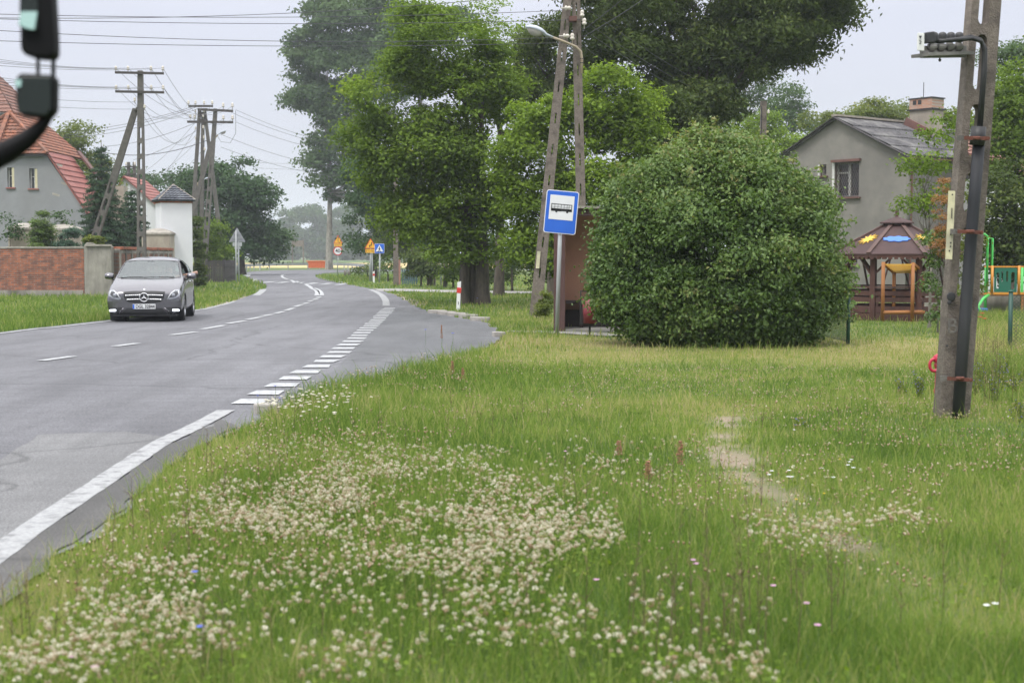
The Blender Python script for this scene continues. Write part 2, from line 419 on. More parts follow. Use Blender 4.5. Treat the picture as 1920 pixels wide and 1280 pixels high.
GRAV = jig(dense(offset(ROAD, .28), .35), .3, 20)
sheet('road_shoulder', GRAV, .008, 'sand')
sheet('road', dense(ROAD, .5), .02, 'asphalt')
sheet('bus_bay', jig(dense(smooth_line(g2((735, 577), (760, 579), (800, 586), (880, 603), (915, 612), (925, 630), (905, 652), (830, 680), (700, 712), (600, 740), (540, 752), (575, 735), (645, 680), (700, 620), (735, 580)), .6), .5), .03, 41), .025, 'asphalt_bay')
sheet('road_patch', jig(dense(g2((-400, 850), (0, 868), (70, 820), (230, 814), (330, 826), (420, 800), (365, 802), (303, 834), (250, 868), (180, 916), (80, 983), (0, 1040), (-250, 1230)), .25), .05, 50), .0245, 'asphalt_old')
asphalt('asphalt_edge', None, (.06, .058, .056), (.1, .096, .092))
sheet('road_edge', jig(dense(g2((424, 790), (372, 812), (318, 838), (262, 876), (192, 926), (95, 993), (0, 1062), (-200, 1215), (-150, 1290), (35, 1108), (205, 980), (345, 857), (440, 806)), .1), .05, 55), .0285, 'asphalt_edge')
sheet('driveway', jig(dense(g2((330, 549), (400, 549), (437, 553), (478, 553.5), (455, 562), (430, 572), (392, 579), (388, 575), (418, 566), (425, 560), (400, 556), (330, 554)), .5), .2, 60), .013, 'sand')
sheet('gravel_patch', jig(dense(g2((722, 553), (742, 551), (765, 556), (785, 563), (800, 575), (775, 576), (752, 572), (735, 562)), .5), .3, 70), .0125, 'sand')
sheet('side_road', smooth_line(g2((690, 542), (740, 541.5), (830, 544), (1000, 547)) + [(30, 60)], 3) + [(30, 56.5)] + smooth_line(g2((1000, 551.5), (830, 548.5), (740, 546), (712, 546)), 3), .0155, 'concrete_path')
sheet('path', jig(dense(g2((950, 621), (1000, 620.5), (1130, 625), (1180, 630), (1140, 631), (1040, 625.5), (955, 623)), .4), .08, 75), .014, 'concrete_path')
sheet('field', [(-140, 196), (60, 196), (120, 330), (-160, 330)], .01, 'field_gold')

mat('paint_worn', (.38, .385, .39), (.25, .255, .26), 40, .7, bump=.4, c3=(.17, .17, .175))
# painted markings, one object each kind
Z3 = .031
def rows(zoom_pts, s, ox, oy): return [(ox + a / s, oy + b / s) for a, b in zoom_pts]
edge = MB()
def addstrip(b, pts, wd, jitter=.12, step=.25):
    s = strip(smooth_line(pts, step), wd, Z3, jitter); b.add(s.v, s.f)
addstrip(edge, g2((-250, 1235), (0, 1044), (80, 985), (180, 918), (250, 870), (305, 834), (360, 808), (424, 774)), .18, .12, .15)
addstrip(edge, g2((724, 575), (723, 565), (716, 555), (705, 548), (694, 544)), .24)
addstrip(edge, g2((660, 533), (640, 530), (615, 526), (600, 521), (594, 519)), .2, 0)
addstrip(edge, [(-10.95, 15)] + g2((0, 627.5), (100, 616), (200, 604.5), (290, 594), (385, 581)), .16, .2, .5)
addstrip(edge, g2((385, 581), (425, 571), (441, 566)), .16, .2, .5)
addstrip(edge, g2((480, 555), (490, 548), (494, 543)), .3, 0)
addstrip(edge, g2((462, 519), (466, 514)), .5, 0); addstrip(edge, g2((480, 529), (476, 524)), .35, 0)
edge.build('edge_line', 'paint_worn', None, fix=False)['kind'] = 'structure'
cl = MB()
for a, b_ in ((( -230, 713), (-110, 699)), ((77, 679.5), (137, 671)), ((215, 652), (258, 646.3)), ((321, 630.5), (368, 624.5)),
              *(((380 + a / 4.8, 380 + b / 4.8), (380 + c / 4.8, 380 + d / 4.8)) for a, b, c, d in
                ((0, 1149, 195, 1114), (222, 1098, 385, 1072), (400, 1062, 525, 1038), (532, 1030, 632, 1013), (655, 1005, 733, 988), (748, 978, 818, 956), (828, 944, 890, 926), (903, 919, 955, 906), (955, 895, 992, 886), (998, 881, 1030, 871), (1028, 863, 1055, 853)))):
    addstrip(cl, g2(a, b_), .17, .08, .5)
for zp in ([(1025, 840), (1033, 820), (1022, 795), (988, 778), (960, 757), (925, 737)], [(1072, 840), (1062, 812), (1040, 790), (1003, 773)], [(890, 731), (868, 722), (845, 710)], [(835, 730), (815, 712), (795, 700)], [(768, 694), (735, 682), (715, 668), (718, 654), (750, 648)]):
    addstrip(cl, g2(*rows(zp, 4.8, 380, 380)), .2, .05, .5)
cl.build('centre_line', 'paint', None, fix=False)['kind'] = 'structure'
zb = MB()
for x0, x1, y in ((555, 625, 719), (685, 758, 721), (955, 1022, 730), (1086, 1145, 733), (1217, 1277, 737), (835, 885, 724)):
    (ax, ay), = g2((380 + x0 / 4.8, 380 + y / 4.8)); (bx, by), = g2((380 + x1 / 4.8, 380 + y / 4.8))
    zb.add([(ax, ay - 1.9, Z3), (bx, by - 1.9, Z3), (bx, by + 1.9, Z3), (ax, ay + 1.9, Z3)], [(0, 1, 2, 3)])
zb.build('zebra_crossing', 'paint', None, fix=False)['kind'] = 'structure'
bd = MB()
bl = smooth_line(g2((470, 757), (553, 712), (617, 676), (660, 643), (690, 617), (712, 598), (731, 578)), .02)
acc = [0]
for a, b_ in zip(bl, bl[1:]): acc.append(acc[-1] + math.hypot(a[0] - b_[0], a[1] - b_[1]))
s = 0.0
while s < acc[-1]:
    i = np.searchsorted(acc, s); x, y = bl[min(i, len(bl) - 1)]; w2 = .165 + .03 * random.random(); h2 = .25
    j = lambda: (random.random() - .5) * .05
    bd.add([(x - w2 + j(), y - h2 + j(), Z3), (x + w2 + j(), y - h2 + j(), Z3), (x + w2 + j(), y + h2 + j(), Z3), (x - w2 + j(), y + h2 + j(), Z3)], [(0, 1, 2, 3)])
    s += 1.0
bd.build('bay_line', 'paint', None, fix=False)['kind'] = 'structure'

# ---- ground sheet (one grid, finer near the camera)
def axis(lo, hi, st, far, k=1.25):
    a = list(np.arange(lo, hi + 1e-6, st)); x, d = hi, st
    while x < far: d *= k; x += d; a.append(x)
    x, d = lo, st
    while x > -far: d *= k; x -= d; a.insert(0, x)
    return np.array(a)
PATH = [p[:2] for p in g2((1378, 770), (1365, 790), (1362, 800), (1350, 838), (1385, 855), (1382, 885), (1435, 915), (1500, 965), (1545, 1000), (1605, 1033), (1700, 1090), (1800, 1150))]
def sandiness(X, Y):
    fade = np.clip((Y - 7.5) / .4, 0, 1)
    D = seg_dist(PATH, X, Y); wdt = .03 + .07 * fnoise(X, Y, 1.3, 9)
    f = np.clip((wdt + .1 - D) / .1, 0, 1) * np.clip((fnoise(X, Y, 1.6, 31) - .47) / .07, 0, 1) * fade
    for u, v, r in ((1368, 862, .2), (1364, 797, .13), (1392, 893, .15), (1425, 915, .12), (1590, 1026, .1), (1355, 842, .09)):
        p = G(u, v); f = np.maximum(f, np.clip((r * 1.3 - np.hypot((X - p.x) , (Y - p.y) * .45) + .34 * (fnoise(X, Y, 5, 3) - .5)) / .1, 0, 1))
    return f
def dryness(X, Y):
    n = fnoise(X, Y, .35, 12); m = fnoise(X, Y, 1.7, 5)
    d = .13 + .4 * (n - .5) + .45 * (m - .5)
    k = np.clip((Y - 19.6 - 2.6 * (m - .5)) / 2.2, 0, 1) * np.clip((X + 1.0) / .8, 0, 1)
    kk = k * np.clip((30 - Y) / 4, 0, 1)
    d = d + kk * .38 + k * .17
    d += .28 * np.exp(-(seg_dist(PATH, X, Y) / .7) ** 2)
    d += .2 * np.clip(1 - np.abs(Y - 14.5) / 4, 0, 1) * np.clip(1 - np.abs(X - 1.8) / 3.2, 0, 1)
    d += .25 * np.clip((X + 3.2) / .3, 0, 1) * np.clip((-1.7 - X) / .5, 0, 1) * (Y < 15)
    return np.clip(d, 0, 1)
def mound(X, Y):
    return (.05 * (fnoise(X, Y, .5, 77) - .5) * np.clip((X + 1.5) / 2, 0, 1) * np.clip((40 - Y) / 10, 0, 1)
            + .05 * np.exp(-(((X - 4.6) / 1.3) ** 2 + ((Y - 13.6) / 1.6) ** 2)))
gx = axis(-12, 16, .22, 1500); gy = axis(3, 45, .22, 1800)
GX, GY = np.meshgrid(gx, gy); nx, ny = len(gx), len(gy)
V = np.stack([GX, GY, mound(GX, GY)], -1).reshape(-1, 3)
idx = np.arange(nx * ny).reshape(ny, nx)
Fq = np.stack([idx[:-1, :-1], idx[:-1, 1:], idx[1:, 1:], idx[1:, :-1]], -1).reshape(-1, 4)
gm, t, b, o = nodes('grass_ground'); L = t.links
tc = t.nodes.new('ShaderNodeTexCoord')
def nz_(s, d=6):
    n = t.nodes.new('ShaderNodeTexNoise'); n.inputs['Scale'].default_value = s; n.inputs['Detail'].default_value = d; n.inputs['Roughness'].default_value = .7; L.new(tc.outputs['Object'], n.inputs[0]); return n.outputs['Fac']
def at(n): a = t.nodes.new('ShaderNodeAttribute'); a.attribute_name = n; return a.outputs['Fac']
def mth(op, a, b2):
    x = t.nodes.new('ShaderNodeMath'); x.operation = op
    for i, q in enumerate((a, b2)):
        if isinstance(q, (int, float)): x.inputs[i].default_value = q
        else: L.new(q, x.inputs[i])
    return x.outputs[0]
fac = mth('ADD', at('dry'), mth('MULTIPLY', mth('SUBTRACT', nz_(9), .5), .9))
r = t.nodes.new('ShaderNodeValToRGB'); el = r.color_ramp.elements
el[0].position = 0; el[0].color = (.055, .10, .018, 1); el[1].position = 1; el[1].color = (.34, .29, .12, 1)
x = el.new(.35); x.color = (.1, .14, .03, 1); x = el.new(.65); x.color = (.2, .2, .06, 1)
L.new(fac, r.inputs[0])
rs = t.nodes.new('ShaderNodeValToRGB'); rs.color_ramp.elements[0].color = (.22, .17, .12, 1); rs.color_ramp.elements[1].color = (.36, .29, .22, 1)
L.new(nz_(14), rs.inputs[0])
mx = t.nodes.new('ShaderNodeMix'); mx.data_type = 'RGBA'; L.new(at('bare'), mx.inputs['Factor']); L.new(r.outputs[0], mx.inputs['A']); L.new(rs.outputs[0], mx.inputs['B'])
L.new(mx.outputs['Result'], b.inputs['Base Color']); b.inputs['Roughness'].default_value = .95
bp = t.nodes.new('ShaderNodeBump'); bp.inputs['Strength'].default_value = 1; bp.inputs['Distance'].default_value = .04; L.new(nz_(22), bp.inputs['Height']); L.new(bp.outputs[0], b.inputs['Normal'])
g = np_mesh('ground', V, Fq.ravel(), np.arange(len(Fq)) * 4, 'grass_ground', None,
            {'dry': ('POINT', dryness(GX, GY).ravel()), 'bare': ('POINT', sandiness(GX, GY).ravel())}, True)
g['kind'] = 'structure'

# ---- grass blades
ramp_mat('grass_blade', [(0, (.1, .175, .025)), (.25, (.185, .29, .045)), (.5, (.31, .36, .085)), (.75, (.44, .4, .17)), (1, (.5, .4, .23))], trans=.5)
ROADP = [p for p in ROAD if True]
def blades(name, X, Y, hgt, wid, tone, label):
    n = len(X); Z = mound(X, Y) - .005
    an = rng.uniform(0, 2 * np.pi, n); ln = rng.uniform(.1, .75, n) * hgt; la = rng.uniform(0, 2 * np.pi, n)
    dx, dy = np.cos(an) * wid / 2, np.sin(an) * wid / 2
    lx, ly = np.cos(la) * ln, np.sin(la) * ln
    B = np.stack([X, Y, Z], 1); S = np.stack([dx, dy, 0 * dx], 1)
    Mid = B + np.stack([lx * .35, ly * .35, hgt * .58], 1); T = B + np.stack([lx, ly, hgt * rng.uniform(.85, 1, n)], 1)
    Vv = np.stack([B - S, B + S, Mid - S * .8, Mid + S * .8, T], 1).reshape(-1, 3)
    k = np.arange(n)[:, None] * 5
    lo = np.concatenate([k + [0, 1, 3, 2], k + [2, 3, 4]], 1).ravel()
    st = (np.arange(n)[:, None] * 7 + [0, 4]).ravel()
    o = np_mesh(name, Vv, lo, st, 'grass_blade', None, {'tone': ('FACE', np.repeat(np.clip(tone, 0, 1), 2))})
    return tag(o, label, 'grass', kind='stuff')
def gheight(X, Y):
    n = fnoise(X, Y, .8, 44); m = fnoise(X, Y, 3, 60)
    h = .055 + .08 * n + .06 * (m - .3)
    bay = seg_dist([tuple(p) for p in BAY[6:] + R_NEAR[:12]], X, Y)
    h += .15 * np.exp(-(bay / 1.8) ** 2) * (X < 2.5) * (Y < 23.5)
    h *= .86 - .14 * np.clip((Y - 8) / 2, 0, 1)
    h -= .04 * np.exp(-(((X - 4.4) / .9) ** 2 + ((Y - 13.5) / 1.2) ** 2))
    mown = np.clip((Y - 19.6 - 2.6 * (m - .5)) / 1.4, 0, 1) * np.clip((X + .8 - (Y > 24) * 1.2) / .8, 0, 1)
    h = h * (1 - mown) + (.022 + .02 * n) * mown
    h = np.where((X / Y > .313) & (Y > 18) & (Y < 36) , .16 + .25 * n, h)
    far = np.clip((Y - 26) / 4, 0, 1) * (X < 1); h = h * (1 - far) + far * (.05 + .07 * n)
    d = seg_dist(PATH, X, Y); h *= (1 - .6 * np.exp(-(d / .4) ** 2)) * (1 - .5 * sandiness(X, Y))
    left = X < -8.8; h = np.where(left, .08 + .14 * n, h)
    h = np.where((X < -1.6) & (Y < 15), h * np.clip(.45 + (X + 2.6) * .5, .4, 1), h)
    return h
def scatter(y0, y1, dens, side=1, xm=0):
    A = []
    hw = lambda y: .38 * y + 3.2
    xmax = hw(y1); n = int((y1 - y0) * 2 * xmax * dens)
    X = rng.uniform(-xmax, xmax, n); Y = rng.uniform(y0, y1, n)
    k = (np.abs(X) < hw(Y)) & ~inside(ROADP, X, Y) & (rng.random(n) > sandiness(X, Y) * .88)
    if y1 > 22:
        k &= ~(inside([(0.9, 29.6), (4, 29.6), (4, 31.5), (.9, 31.5)], X, Y))
        k &= ~inside(g2((690, 542), (740, 541.5), (830, 544), (1000, 547), (1000, 551.5), (830, 548.5), (712, 546)), X, Y)
    return X[k], Y[k]
for (y0, y1, de, wd) in ((3.6, 7.5, 4200, .0035), (7.5, 11, 2700, .0045), (11, 16, 1500, .006), (16, 24, 800, .008), (24, 38, 260, .013), (38, 62, 75, .022), (62, 120, 14, .045)):
    X, Y = scatter(y0, y1, de)
    h = gheight(X, Y) * rng.uniform(.6, 1.35, len(X)) + rng.random(len(X)) ** 14 * .2
    tone = dryness(X, Y) * .62 + rng.normal(.04, .16, len(X)) + .6 * (fnoise(X, Y, .55, 88) - .43) + .45 * (vnoise(X, Y, 3.1, 91) - .5) * vnoise(X, Y, .4, 92) + .2 * (vnoise(X, Y, 9, 93) - .5) + (rng.random(len(X)) < .16) * .42
    tone = np.where(X < -8.5, tone * .85 + .03, tone)
    blades('grass', X, Y, h, wd * rng.uniform(.7, 1.3, len(X)), tone, 'mixed green and straw-coloured grass of the verge, %s' % (
        'nearest the camera' if y0 < 5 else 'around the clover patches' if y0 < 9 else 'before the trodden path' if y0 < 14 else 'up to the mown strip' if y0 < 20 else 'around bus shelter and round bush' if y0 < 30 else 'about the tree trunks and brick wall' if y0 < 50 else 'far along the bend'))
# ================================================================== TREES
leaf_mat('leaf_maple', (.058, .1, .014), (.13, .205, .026), (.215, .31, .04), .42, tip=(.24, .28, .04))
leaf_mat('leaf_bright', (.075, .12, .015), (.17, .26, .03), (.26, .36, .045), .45, tip=(.26, .32, .05))
leaf_mat('leaf_dark', (.032, .052, .013), (.072, .108, .025), (.14, .175, .042), .32, tip=(.14, .16, .04))
leaf_mat('leaf_grey', (.045, .085, .035), (.08, .135, .05), (.13, .19, .08), .3)
leaf_mat('leaf_olive', (.07, .1, .02), (.13, .17, .035), (.22, .25, .06), .4, tip=(.32, .31, .08))
leaf_mat('leaf_bush', (.04, .08, .02), (.1, .172, .042), (.185, .26, .075), .3, .42, tip=(.24, .23, .09), spec=.3)
leaf_mat('leaf_spruce', (.015, .035, .016), (.03, .065, .028), (.06, .1, .045), .1)
leaf_mat('leaf_thuja', (.05, .09, .015), (.09, .15, .03), (.16, .21, .05), .2)
leaf_mat('leaf_juniper', (.03, .07, .045), (.055, .11, .07), (.1, .16, .1), .15)
leaf_mat('leaf_far', (.025, .06, .022), (.05, .1, .034), (.085, .145, .05), .2)
leaf_mat('leaf_rust', (.2, .09, .03), (.3, .15, .05), (.36, .22, .08), .2)
mat('bark', (.11, .09, .07), (.05, .042, .035), 9, .95, bump=1, bscale=22, stretch=(1, 1, .25))
mat('bark_pale', (.33, .31, .27), (.2, .185, .16), 5, .9, bump=.6, stretch=(1, 1, .4), c3=(.1, .09, .08))
mat('bark_grey', (.2, .18, .15), (.13, .115, .1), 7, .9, bump=.5)

def sph(n, rg): return nrm(rg.normal(size=(n, 3)))
def clumps_for(ells, lobe_r, rg, m=13, back=.55, top_bias=.25, shell=(.72, 1.04), mul=1.15):
    """ells: (cx,cy,cz,rx,ry,rz) local metres -> lobes, clump centres, outward directions, clump shade"""
    LO, CC, OD, SH, LR = [], [], [], [], []
    for c in ells:
        c0 = np.array(c[:3]); r0 = np.array(c[3:6]); p = 1.6
        area = 4 * np.pi * (((r0[0] * r0[1]) ** p + (r0[0] * r0[2]) ** p + (r0[1] * r0[2]) ** p) / 3) ** (1 / p)
        n = max(3, int(area / (np.pi * lobe_r ** 2) * mul))
        d = sph(n, rg); keep = (d[:, 1] < .35) | (rg.random(n) < back); d = d[keep]
        lo = c0 + d * np.maximum(r0 - lobe_r * .55, r0 * .45) * rg.uniform(*shell, (len(d), 1))
        lr = lobe_r * rg.uniform(.55, 1.35, len(d))
        for q, dq, rr in zip(lo, d, lr):
            k = max(5, int(m * (rr / lobe_r) ** 2)); dd = sph(k, rg); dd[:, 2] = np.abs(dd[:, 2]) * (1) - top_bias * 1.2 * (rg.random(k) < .5)
            dd = nrm(dd + dq * .45)
            LO.append(q); CC.append(q + dd * rr * np.array([1, 1, .72]) * rg.uniform(.6, 1.05, (k, 1))); OD.append(dd)
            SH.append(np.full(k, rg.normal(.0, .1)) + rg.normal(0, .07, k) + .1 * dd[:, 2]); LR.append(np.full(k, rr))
    return np.array(LO), np.concatenate(CC), np.concatenate(OD), np.concatenate(SH), np.concatenate(LR)
def leaf_cloud(CC, OD, SH, LR, k, leaf, rg, up=.55, asp=.62, sig=.3, flat=.55):
    n = len(CC) * k; c = np.repeat(CC, k, 0); o = np.repeat(OD, k, 0); s = np.repeat(LR, k)[:, None]
    P = c + rg.normal(size=(n, 3)) * s * sig * np.array([1, 1, flat])
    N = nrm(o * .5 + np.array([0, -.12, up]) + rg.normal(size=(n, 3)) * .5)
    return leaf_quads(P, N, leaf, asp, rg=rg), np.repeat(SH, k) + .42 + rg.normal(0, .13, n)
def limbs(b, base, pts, rg, r0, fork, n=16):
    """trunk to `fork`, then limbs out to a sample of lobe centres"""
    fork = Vector(fork); base = Vector(base)
    tr = [base.lerp(fork, t) + Vector((rg.normal() * r0 * .25 * t, rg.normal() * r0 * .25 * t, 0)) for t in (0, .15, .5, 1)]
    b.tube([tr[0] - Vector((0, 0, .15))] + tr, [r0 * 1.45, r0 * 1.25, r0, r0 * .85, r0 * .6], 9)
    if len(pts) == 0: return
    sel = pts[rg.permutation(len(pts))[:n]]
    zt = max(p[2] for p in sel); top = Vector((fork.x + rg.normal() * .2, fork.y, fork.z + (zt - fork.z) * .7))
    b.tube([tr[-1], fork.lerp(top, .5) + Vector((rg.normal() * .15, 0, 0)), top], [r0 * .6, r0 * .38, r0 * .12], 7)
    for p in sel:
        p = Vector(p); t = max(0, min(.8, (p.z - fork.z) / (top.z - fork.z + 1e-3) * .6 - .1)); a = fork.lerp(top, t)
        mid = a.lerp(p, .5) + Vector((rg.normal() * .1, rg.normal() * .1, -.12 * (p - a).length * .5)); rr = r0 * (.3 * (1 - t) + .08)
        b.tube([a, mid, p], [rr, rr * .6, rr * .15], 5)
def px_ells(es, Y, base, depth=None, dz=0):
    o = []
    for e in es:
        u, v, ru, rv = e[:4]; dy = e[4] if len(e) > 4 else 0; s = (Y + dy) / F
        p = AT(u, v, Y + dy); rx, rz = ru * s, rv * s
        o.append((p.x - base[0], p.y - base[1], p.z - base[2], rx, (depth or (rx + rz) * .45), rz))
    return o
def tree(name, label, cat, base, Y, es, r0, lm='leaf_maple', bm='bark', lobe=.7, leaf=.13, k=20, m=13, seed=1, group=None, nl=16, fork=None, trunks=None, depth=None, up=.55, asp=.62, sig=.3, crown='crown', top_bias=.25, flat=.55):
    rg = np.random.default_rng(seed); base = tuple(base)
    t = thing(name, label, cat, base, 0, group)
    E = px_ells(es, Y, base, depth)
    LO, CC, OD, SH, LR = clumps_for(E, lobe, rg, m, top_bias=top_bias)
    kz = CC[:, 2] > .12; CC, OD, SH, LR = CC[kz], OD[kz], SH[kz], LR[kz]
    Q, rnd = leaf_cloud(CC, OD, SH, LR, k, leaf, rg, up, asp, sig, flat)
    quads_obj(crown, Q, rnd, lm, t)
    zs = [e[2] for e in E]; cx = float(np.mean([e[0] for e in E]))
    if trunks is None: trunks = [((0, 0, 0), r0)]
    fk = fork if fork is not None else (cx * .35, 0, max(.6, min(e[2] - e[5] for e in E) + .25 * (max(zs) - min(zs)) + .3))
    for i, (b0, rr) in enumerate(trunks):
        b = MB(); f2 = (fk[0] + b0[0] * .7, fk[1], fk[2]); limbs(b, b0, LO, rg, rr, f2, nl if i == 0 else 4)
        b.build('trunk', bm, t, True, fix=False)
    return t
def gb(u, v): return G(u, v)
def BX(u, Y): return (XU(u, Y), Y, 0)

# big maple in the middle, three trunks
tree('maple_tree', 'tall broad maple with three dark trunks behind the red and white guide post', 'tree', (XU(884, 47.5), 47.5, 0), 47.5,
     [(835, 95, 105, 75), (760, 200, 95, 75), (870, 190, 110, 90), (700, 275, 50, 55), (800, 290, 95, 60), (900, 310, 80, 85), (692, 335, 42, 40), (760, 345, 60, 45), (850, 390, 65, 55), (905, 420, 60, 45), (835, 455, 50, 42), (790, 415, 55, 50), (805, 250, 60, 60), (760, 400, 40, 40), (870, 320, 60, 60), (720, 320, 45, 40), (780, 150, 60, 50), (870, 470, 45, 30), (930, 450, 40, 60), (925, 150, 45, 80), (800, 48, 55, 30)],
     .2, 'leaf_maple', seed=3, k=40, lobe=.75, leaf=.135, nl=26, trunks=[((.35, 0, 0), .24), ((0, .25, 0), .17), ((-.26, 0, 0), .2)], fork=(.1, 0, 3.4), up=.7)
tree('maple_tree', 'yellow-green treetop with gaps of sky left of the street lamp', 'tree', (XU(935, 58), 58, 0), 58,
     [(930, 40, 55, 45), (905, 85, 40, 40), (960, 85, 35, 40), (990, 180, 45, 120), (930, 200, 60, 80)], .2, 'leaf_bright', seed=5, k=15, lobe=.75, leaf=.14)
tree('maple_tree', 'bright green bushy maple behind the leaning concrete pole and bus shelter', 'tree', (XU(1085, 44), 44, 0), 44,
     [(1015, 235, 60, 70), (985, 330, 45, 80), (1075, 265, 70, 75), (1145, 195, 80, 70), (1190, 235, 50, 70), (1125, 330, 90, 75), (1030, 400, 75, 80), (1190, 350, 50, 60), (990, 460, 45, 55), (960, 400, 35, 60), (1130, 440, 60, 60), (1060, 480, 60, 50)],
     .18, 'leaf_bright', seed=8, k=34, lobe=.62, leaf=.13, up=.7)
tree('chestnut_tree', 'dark drooping chestnut foliage behind the street lamp, between two lighter maples', 'tree', (XU(1040, 56), 56, 0), 56,
     [(1010, 120, 70, 60), (1080, 100, 70, 75), (965, 190, 40, 70), (1070, 190, 80, 60), (1150, 120, 60, 60)], .28, 'leaf_dark', seed=9, k=30, lobe=.85, leaf=.2, asp=.4, up=.25)
tree('linden_tree', 'huge dark tree spreading over the top edge right of the lamp pole', 'tree', (XU(1305, 52), 52, 0), 52,
     [(1195, 35, 105, 85), (1330, -30, 190, 110), (1460, 15, 100, 65), (1535, 15, 55, 45), (1400, 95, 90, 55), (1170, 110, 75, 50), (1330, 130, 95, 60), (1270, 215, 55, 60), (1330, 190, 55, 45), (1230, 260, 55, 60), (1480, 75, 60, 35), (1290, 280, 50, 50), (1120, -50, 90, 60)],
     .34, 'leaf_dark', seed=12, k=32, lobe=.85, leaf=.19, asp=.42, up=.3, nl=30, fork=(0, 0, 5.6), top_bias=.5, depth=3.2)
# lower dark tangle behind the bus shelter
for i, (u, v, ru, rv, Y, lm, lb) in enumerate([
    (960, 470, 45, 40, 66, 'leaf_grey', 'grey-green shrub behind the maple trunks, right of them'),
    (1010, 500, 40, 45, 62, 'leaf_dark', 'dark shrub seen through the gap before the leaning pole'),
    (935, 505, 40, 30, 68, 'leaf_dark', 'low dark hedge plant just right of the maple trunks'),
    (1075, 430, 40, 90, 50, 'leaf_dark', 'dark foliage between the two legs of the concrete pole')]):
    tree('shrub', lb, 'shrub', BX(u, Y), Y, [(u, v, ru, rv)], .06, lm, seed=20 + i, k=16, lobe=.55, leaf=.14, nl=8, group='shrubs behind the maple')
tree('chestnut_tree', 'mid green tree with hanging leaves between the tall dark tree and round bush', 'tree', (XU(1240, 47), 47, 0), 47,
     [(1235, 235, 60, 70), (1275, 275, 55, 60), (1200, 300, 45, 60), (1320, 300, 50, 50)], .14, 'leaf_dark', seed=26, k=32, lobe=.6, leaf=.16, asp=.4, up=.2)
# poplars far back
tree('poplar_tree', 'very tall grey-green poplar with pale trunk beyond the orange barrier', 'tree', (XU(618, 172), 172, 0), 172,
     [(655, 50, 70, 70), (580, 105, 40, 55), (640, 130, 75, 60), (725, 60, 45, 70), (600, 190, 55, 35), (670, 210, 70, 60), (720, 150, 50, 80), (615, 255, 45, 35), (660, 290, 60, 45), (600, 320, 28, 32), (640, 350, 32, 45), (690, 330, 45, 70)],
     .42, 'leaf_grey', 'bark_pale', seed=31, k=30, lobe=1.7, leaf=.46, fork=(.1, 0, 9), nl=30, up=.3)
tree('poplar_tree', 'hazy poplar top showing over the left shoulder of the big maple', 'tree', (XU(790, 150), 150, 0), 150,
     [(790, 60, 60, 45), (850, 60, 40, 45), (770, 120, 60, 80), (750, 40, 25, 30)], .4, 'leaf_grey', 'bark_pale', seed=33, k=28, lobe=1.6, leaf=.44)
tree('ash_tree', 'dark bluish-green tree mass behind the two blue and yellow road signs', 'tree', (XU(700, 100), 100, 0), 100,
     [(700, 350, 55, 60), (680, 405, 34, 40), (740, 390, 60, 70), (715, 440, 50, 40), (683, 455, 20, 22), (780, 400, 60, 90), (700, 480, 22, 24)], .28, 'leaf_far', seed=35, k=26, lobe=1.1, leaf=.24)
tree('pine_tree', 'brownish-green conifer around the grey pole behind the crossing sign', 'tree', (XU(765, 93), 93, 0), 93,
     [(765, 420, 45, 50), (735, 460, 45, 30), (790, 470, 50, 45), (830, 420, 50, 60), (720, 470, 30, 20)], .18, 'leaf_dark', seed=37, k=26, lobe=.7, leaf=.2, asp=.25)
for i, (u, v, ru, rv, Y, lm, lb) in enumerate([
    (728, 492, 12, 32, 92, 'leaf_thuja', 'yellow-green creeper column right behind the crossing sign post'),
    (690, 512, 28, 14, 108, 'leaf_dark', 'low dark bush on the grass between the 40 sign and the bend sign'),
    (790, 500, 35, 34, 76, 'leaf_dark', 'dark garden bush behind the blue-green fence'),
    (850, 490, 40, 38, 72, 'leaf_maple', 'green bush directly left of the maple trunks'),
    (815, 470, 35, 35, 78, 'leaf_far', 'bluish shrub above the small grey sign post')]):
    tree('shrub', lb, 'shrub', BX(u, Y), Y, [(u, v, ru, rv)], .06, lm, seed=40 + i, k=16, lobe=.55 if Y < 90 else .8, leaf=.17, nl=7, group='shrubs along the garden side')
for i, (u, Y, r) in enumerate([(806, 78, .14), (835, 74, .1), (773, 92, .12)]):
    t_ = thing('bare_tree', ['bare dark trunk standing under the trees right of the blue-green fence', 'thin dark trunk left of the guide post tree', 'thin dark stem beside the grey pole near the red gatepost'][i], 'tree', (XU(u, Y), Y, 0), 0, 'bare trunks under the trees')
    b = MB(); b.tube([(0, 0, -.1), (.05, 0, 1.3), (0, .1, 3.2)], [r * 1.2, r, r * .7], 8); b.build('trunk', 'bark', t_, True)
# left side of the road
tree('ash_tree', 'large rounded dark green tree left of the road behind the utility poles', 'tree', (XU(455, 122), 122, 0), 122,
     [(440, 340, 65, 45), (480, 375, 45, 50), (390, 345, 45, 35), (430, 400, 75, 50), (470, 430, 60, 40), (515, 460, 32, 28), (355, 345, 28, 25), (420, 455, 60, 40), (490, 475, 35, 20)], .35, 'leaf_far', seed=51, k=28, lobe=1.3, leaf=.3)
tree('lilac_bush', 'rounded green bush over the dark plank fence', 'bush', (XU(405, 92), 92, 0), 92,
     [(397, 450, 32, 38), (380, 480, 25, 35), (415, 475, 16, 22)], .08, 'leaf_maple', seed=53, k=18, lobe=.6, leaf=.17)
tree('ivy_column', 'dark ivy growing down between the white turret and the plank fence', 'ivy', (XU(370, 72), 72, 0), 72,
     [(370, 440, 8, 40), (371, 500, 8, 40)], .05, 'leaf_dark', seed=54, k=18, lobe=.3, leaf=.13, nl=4)
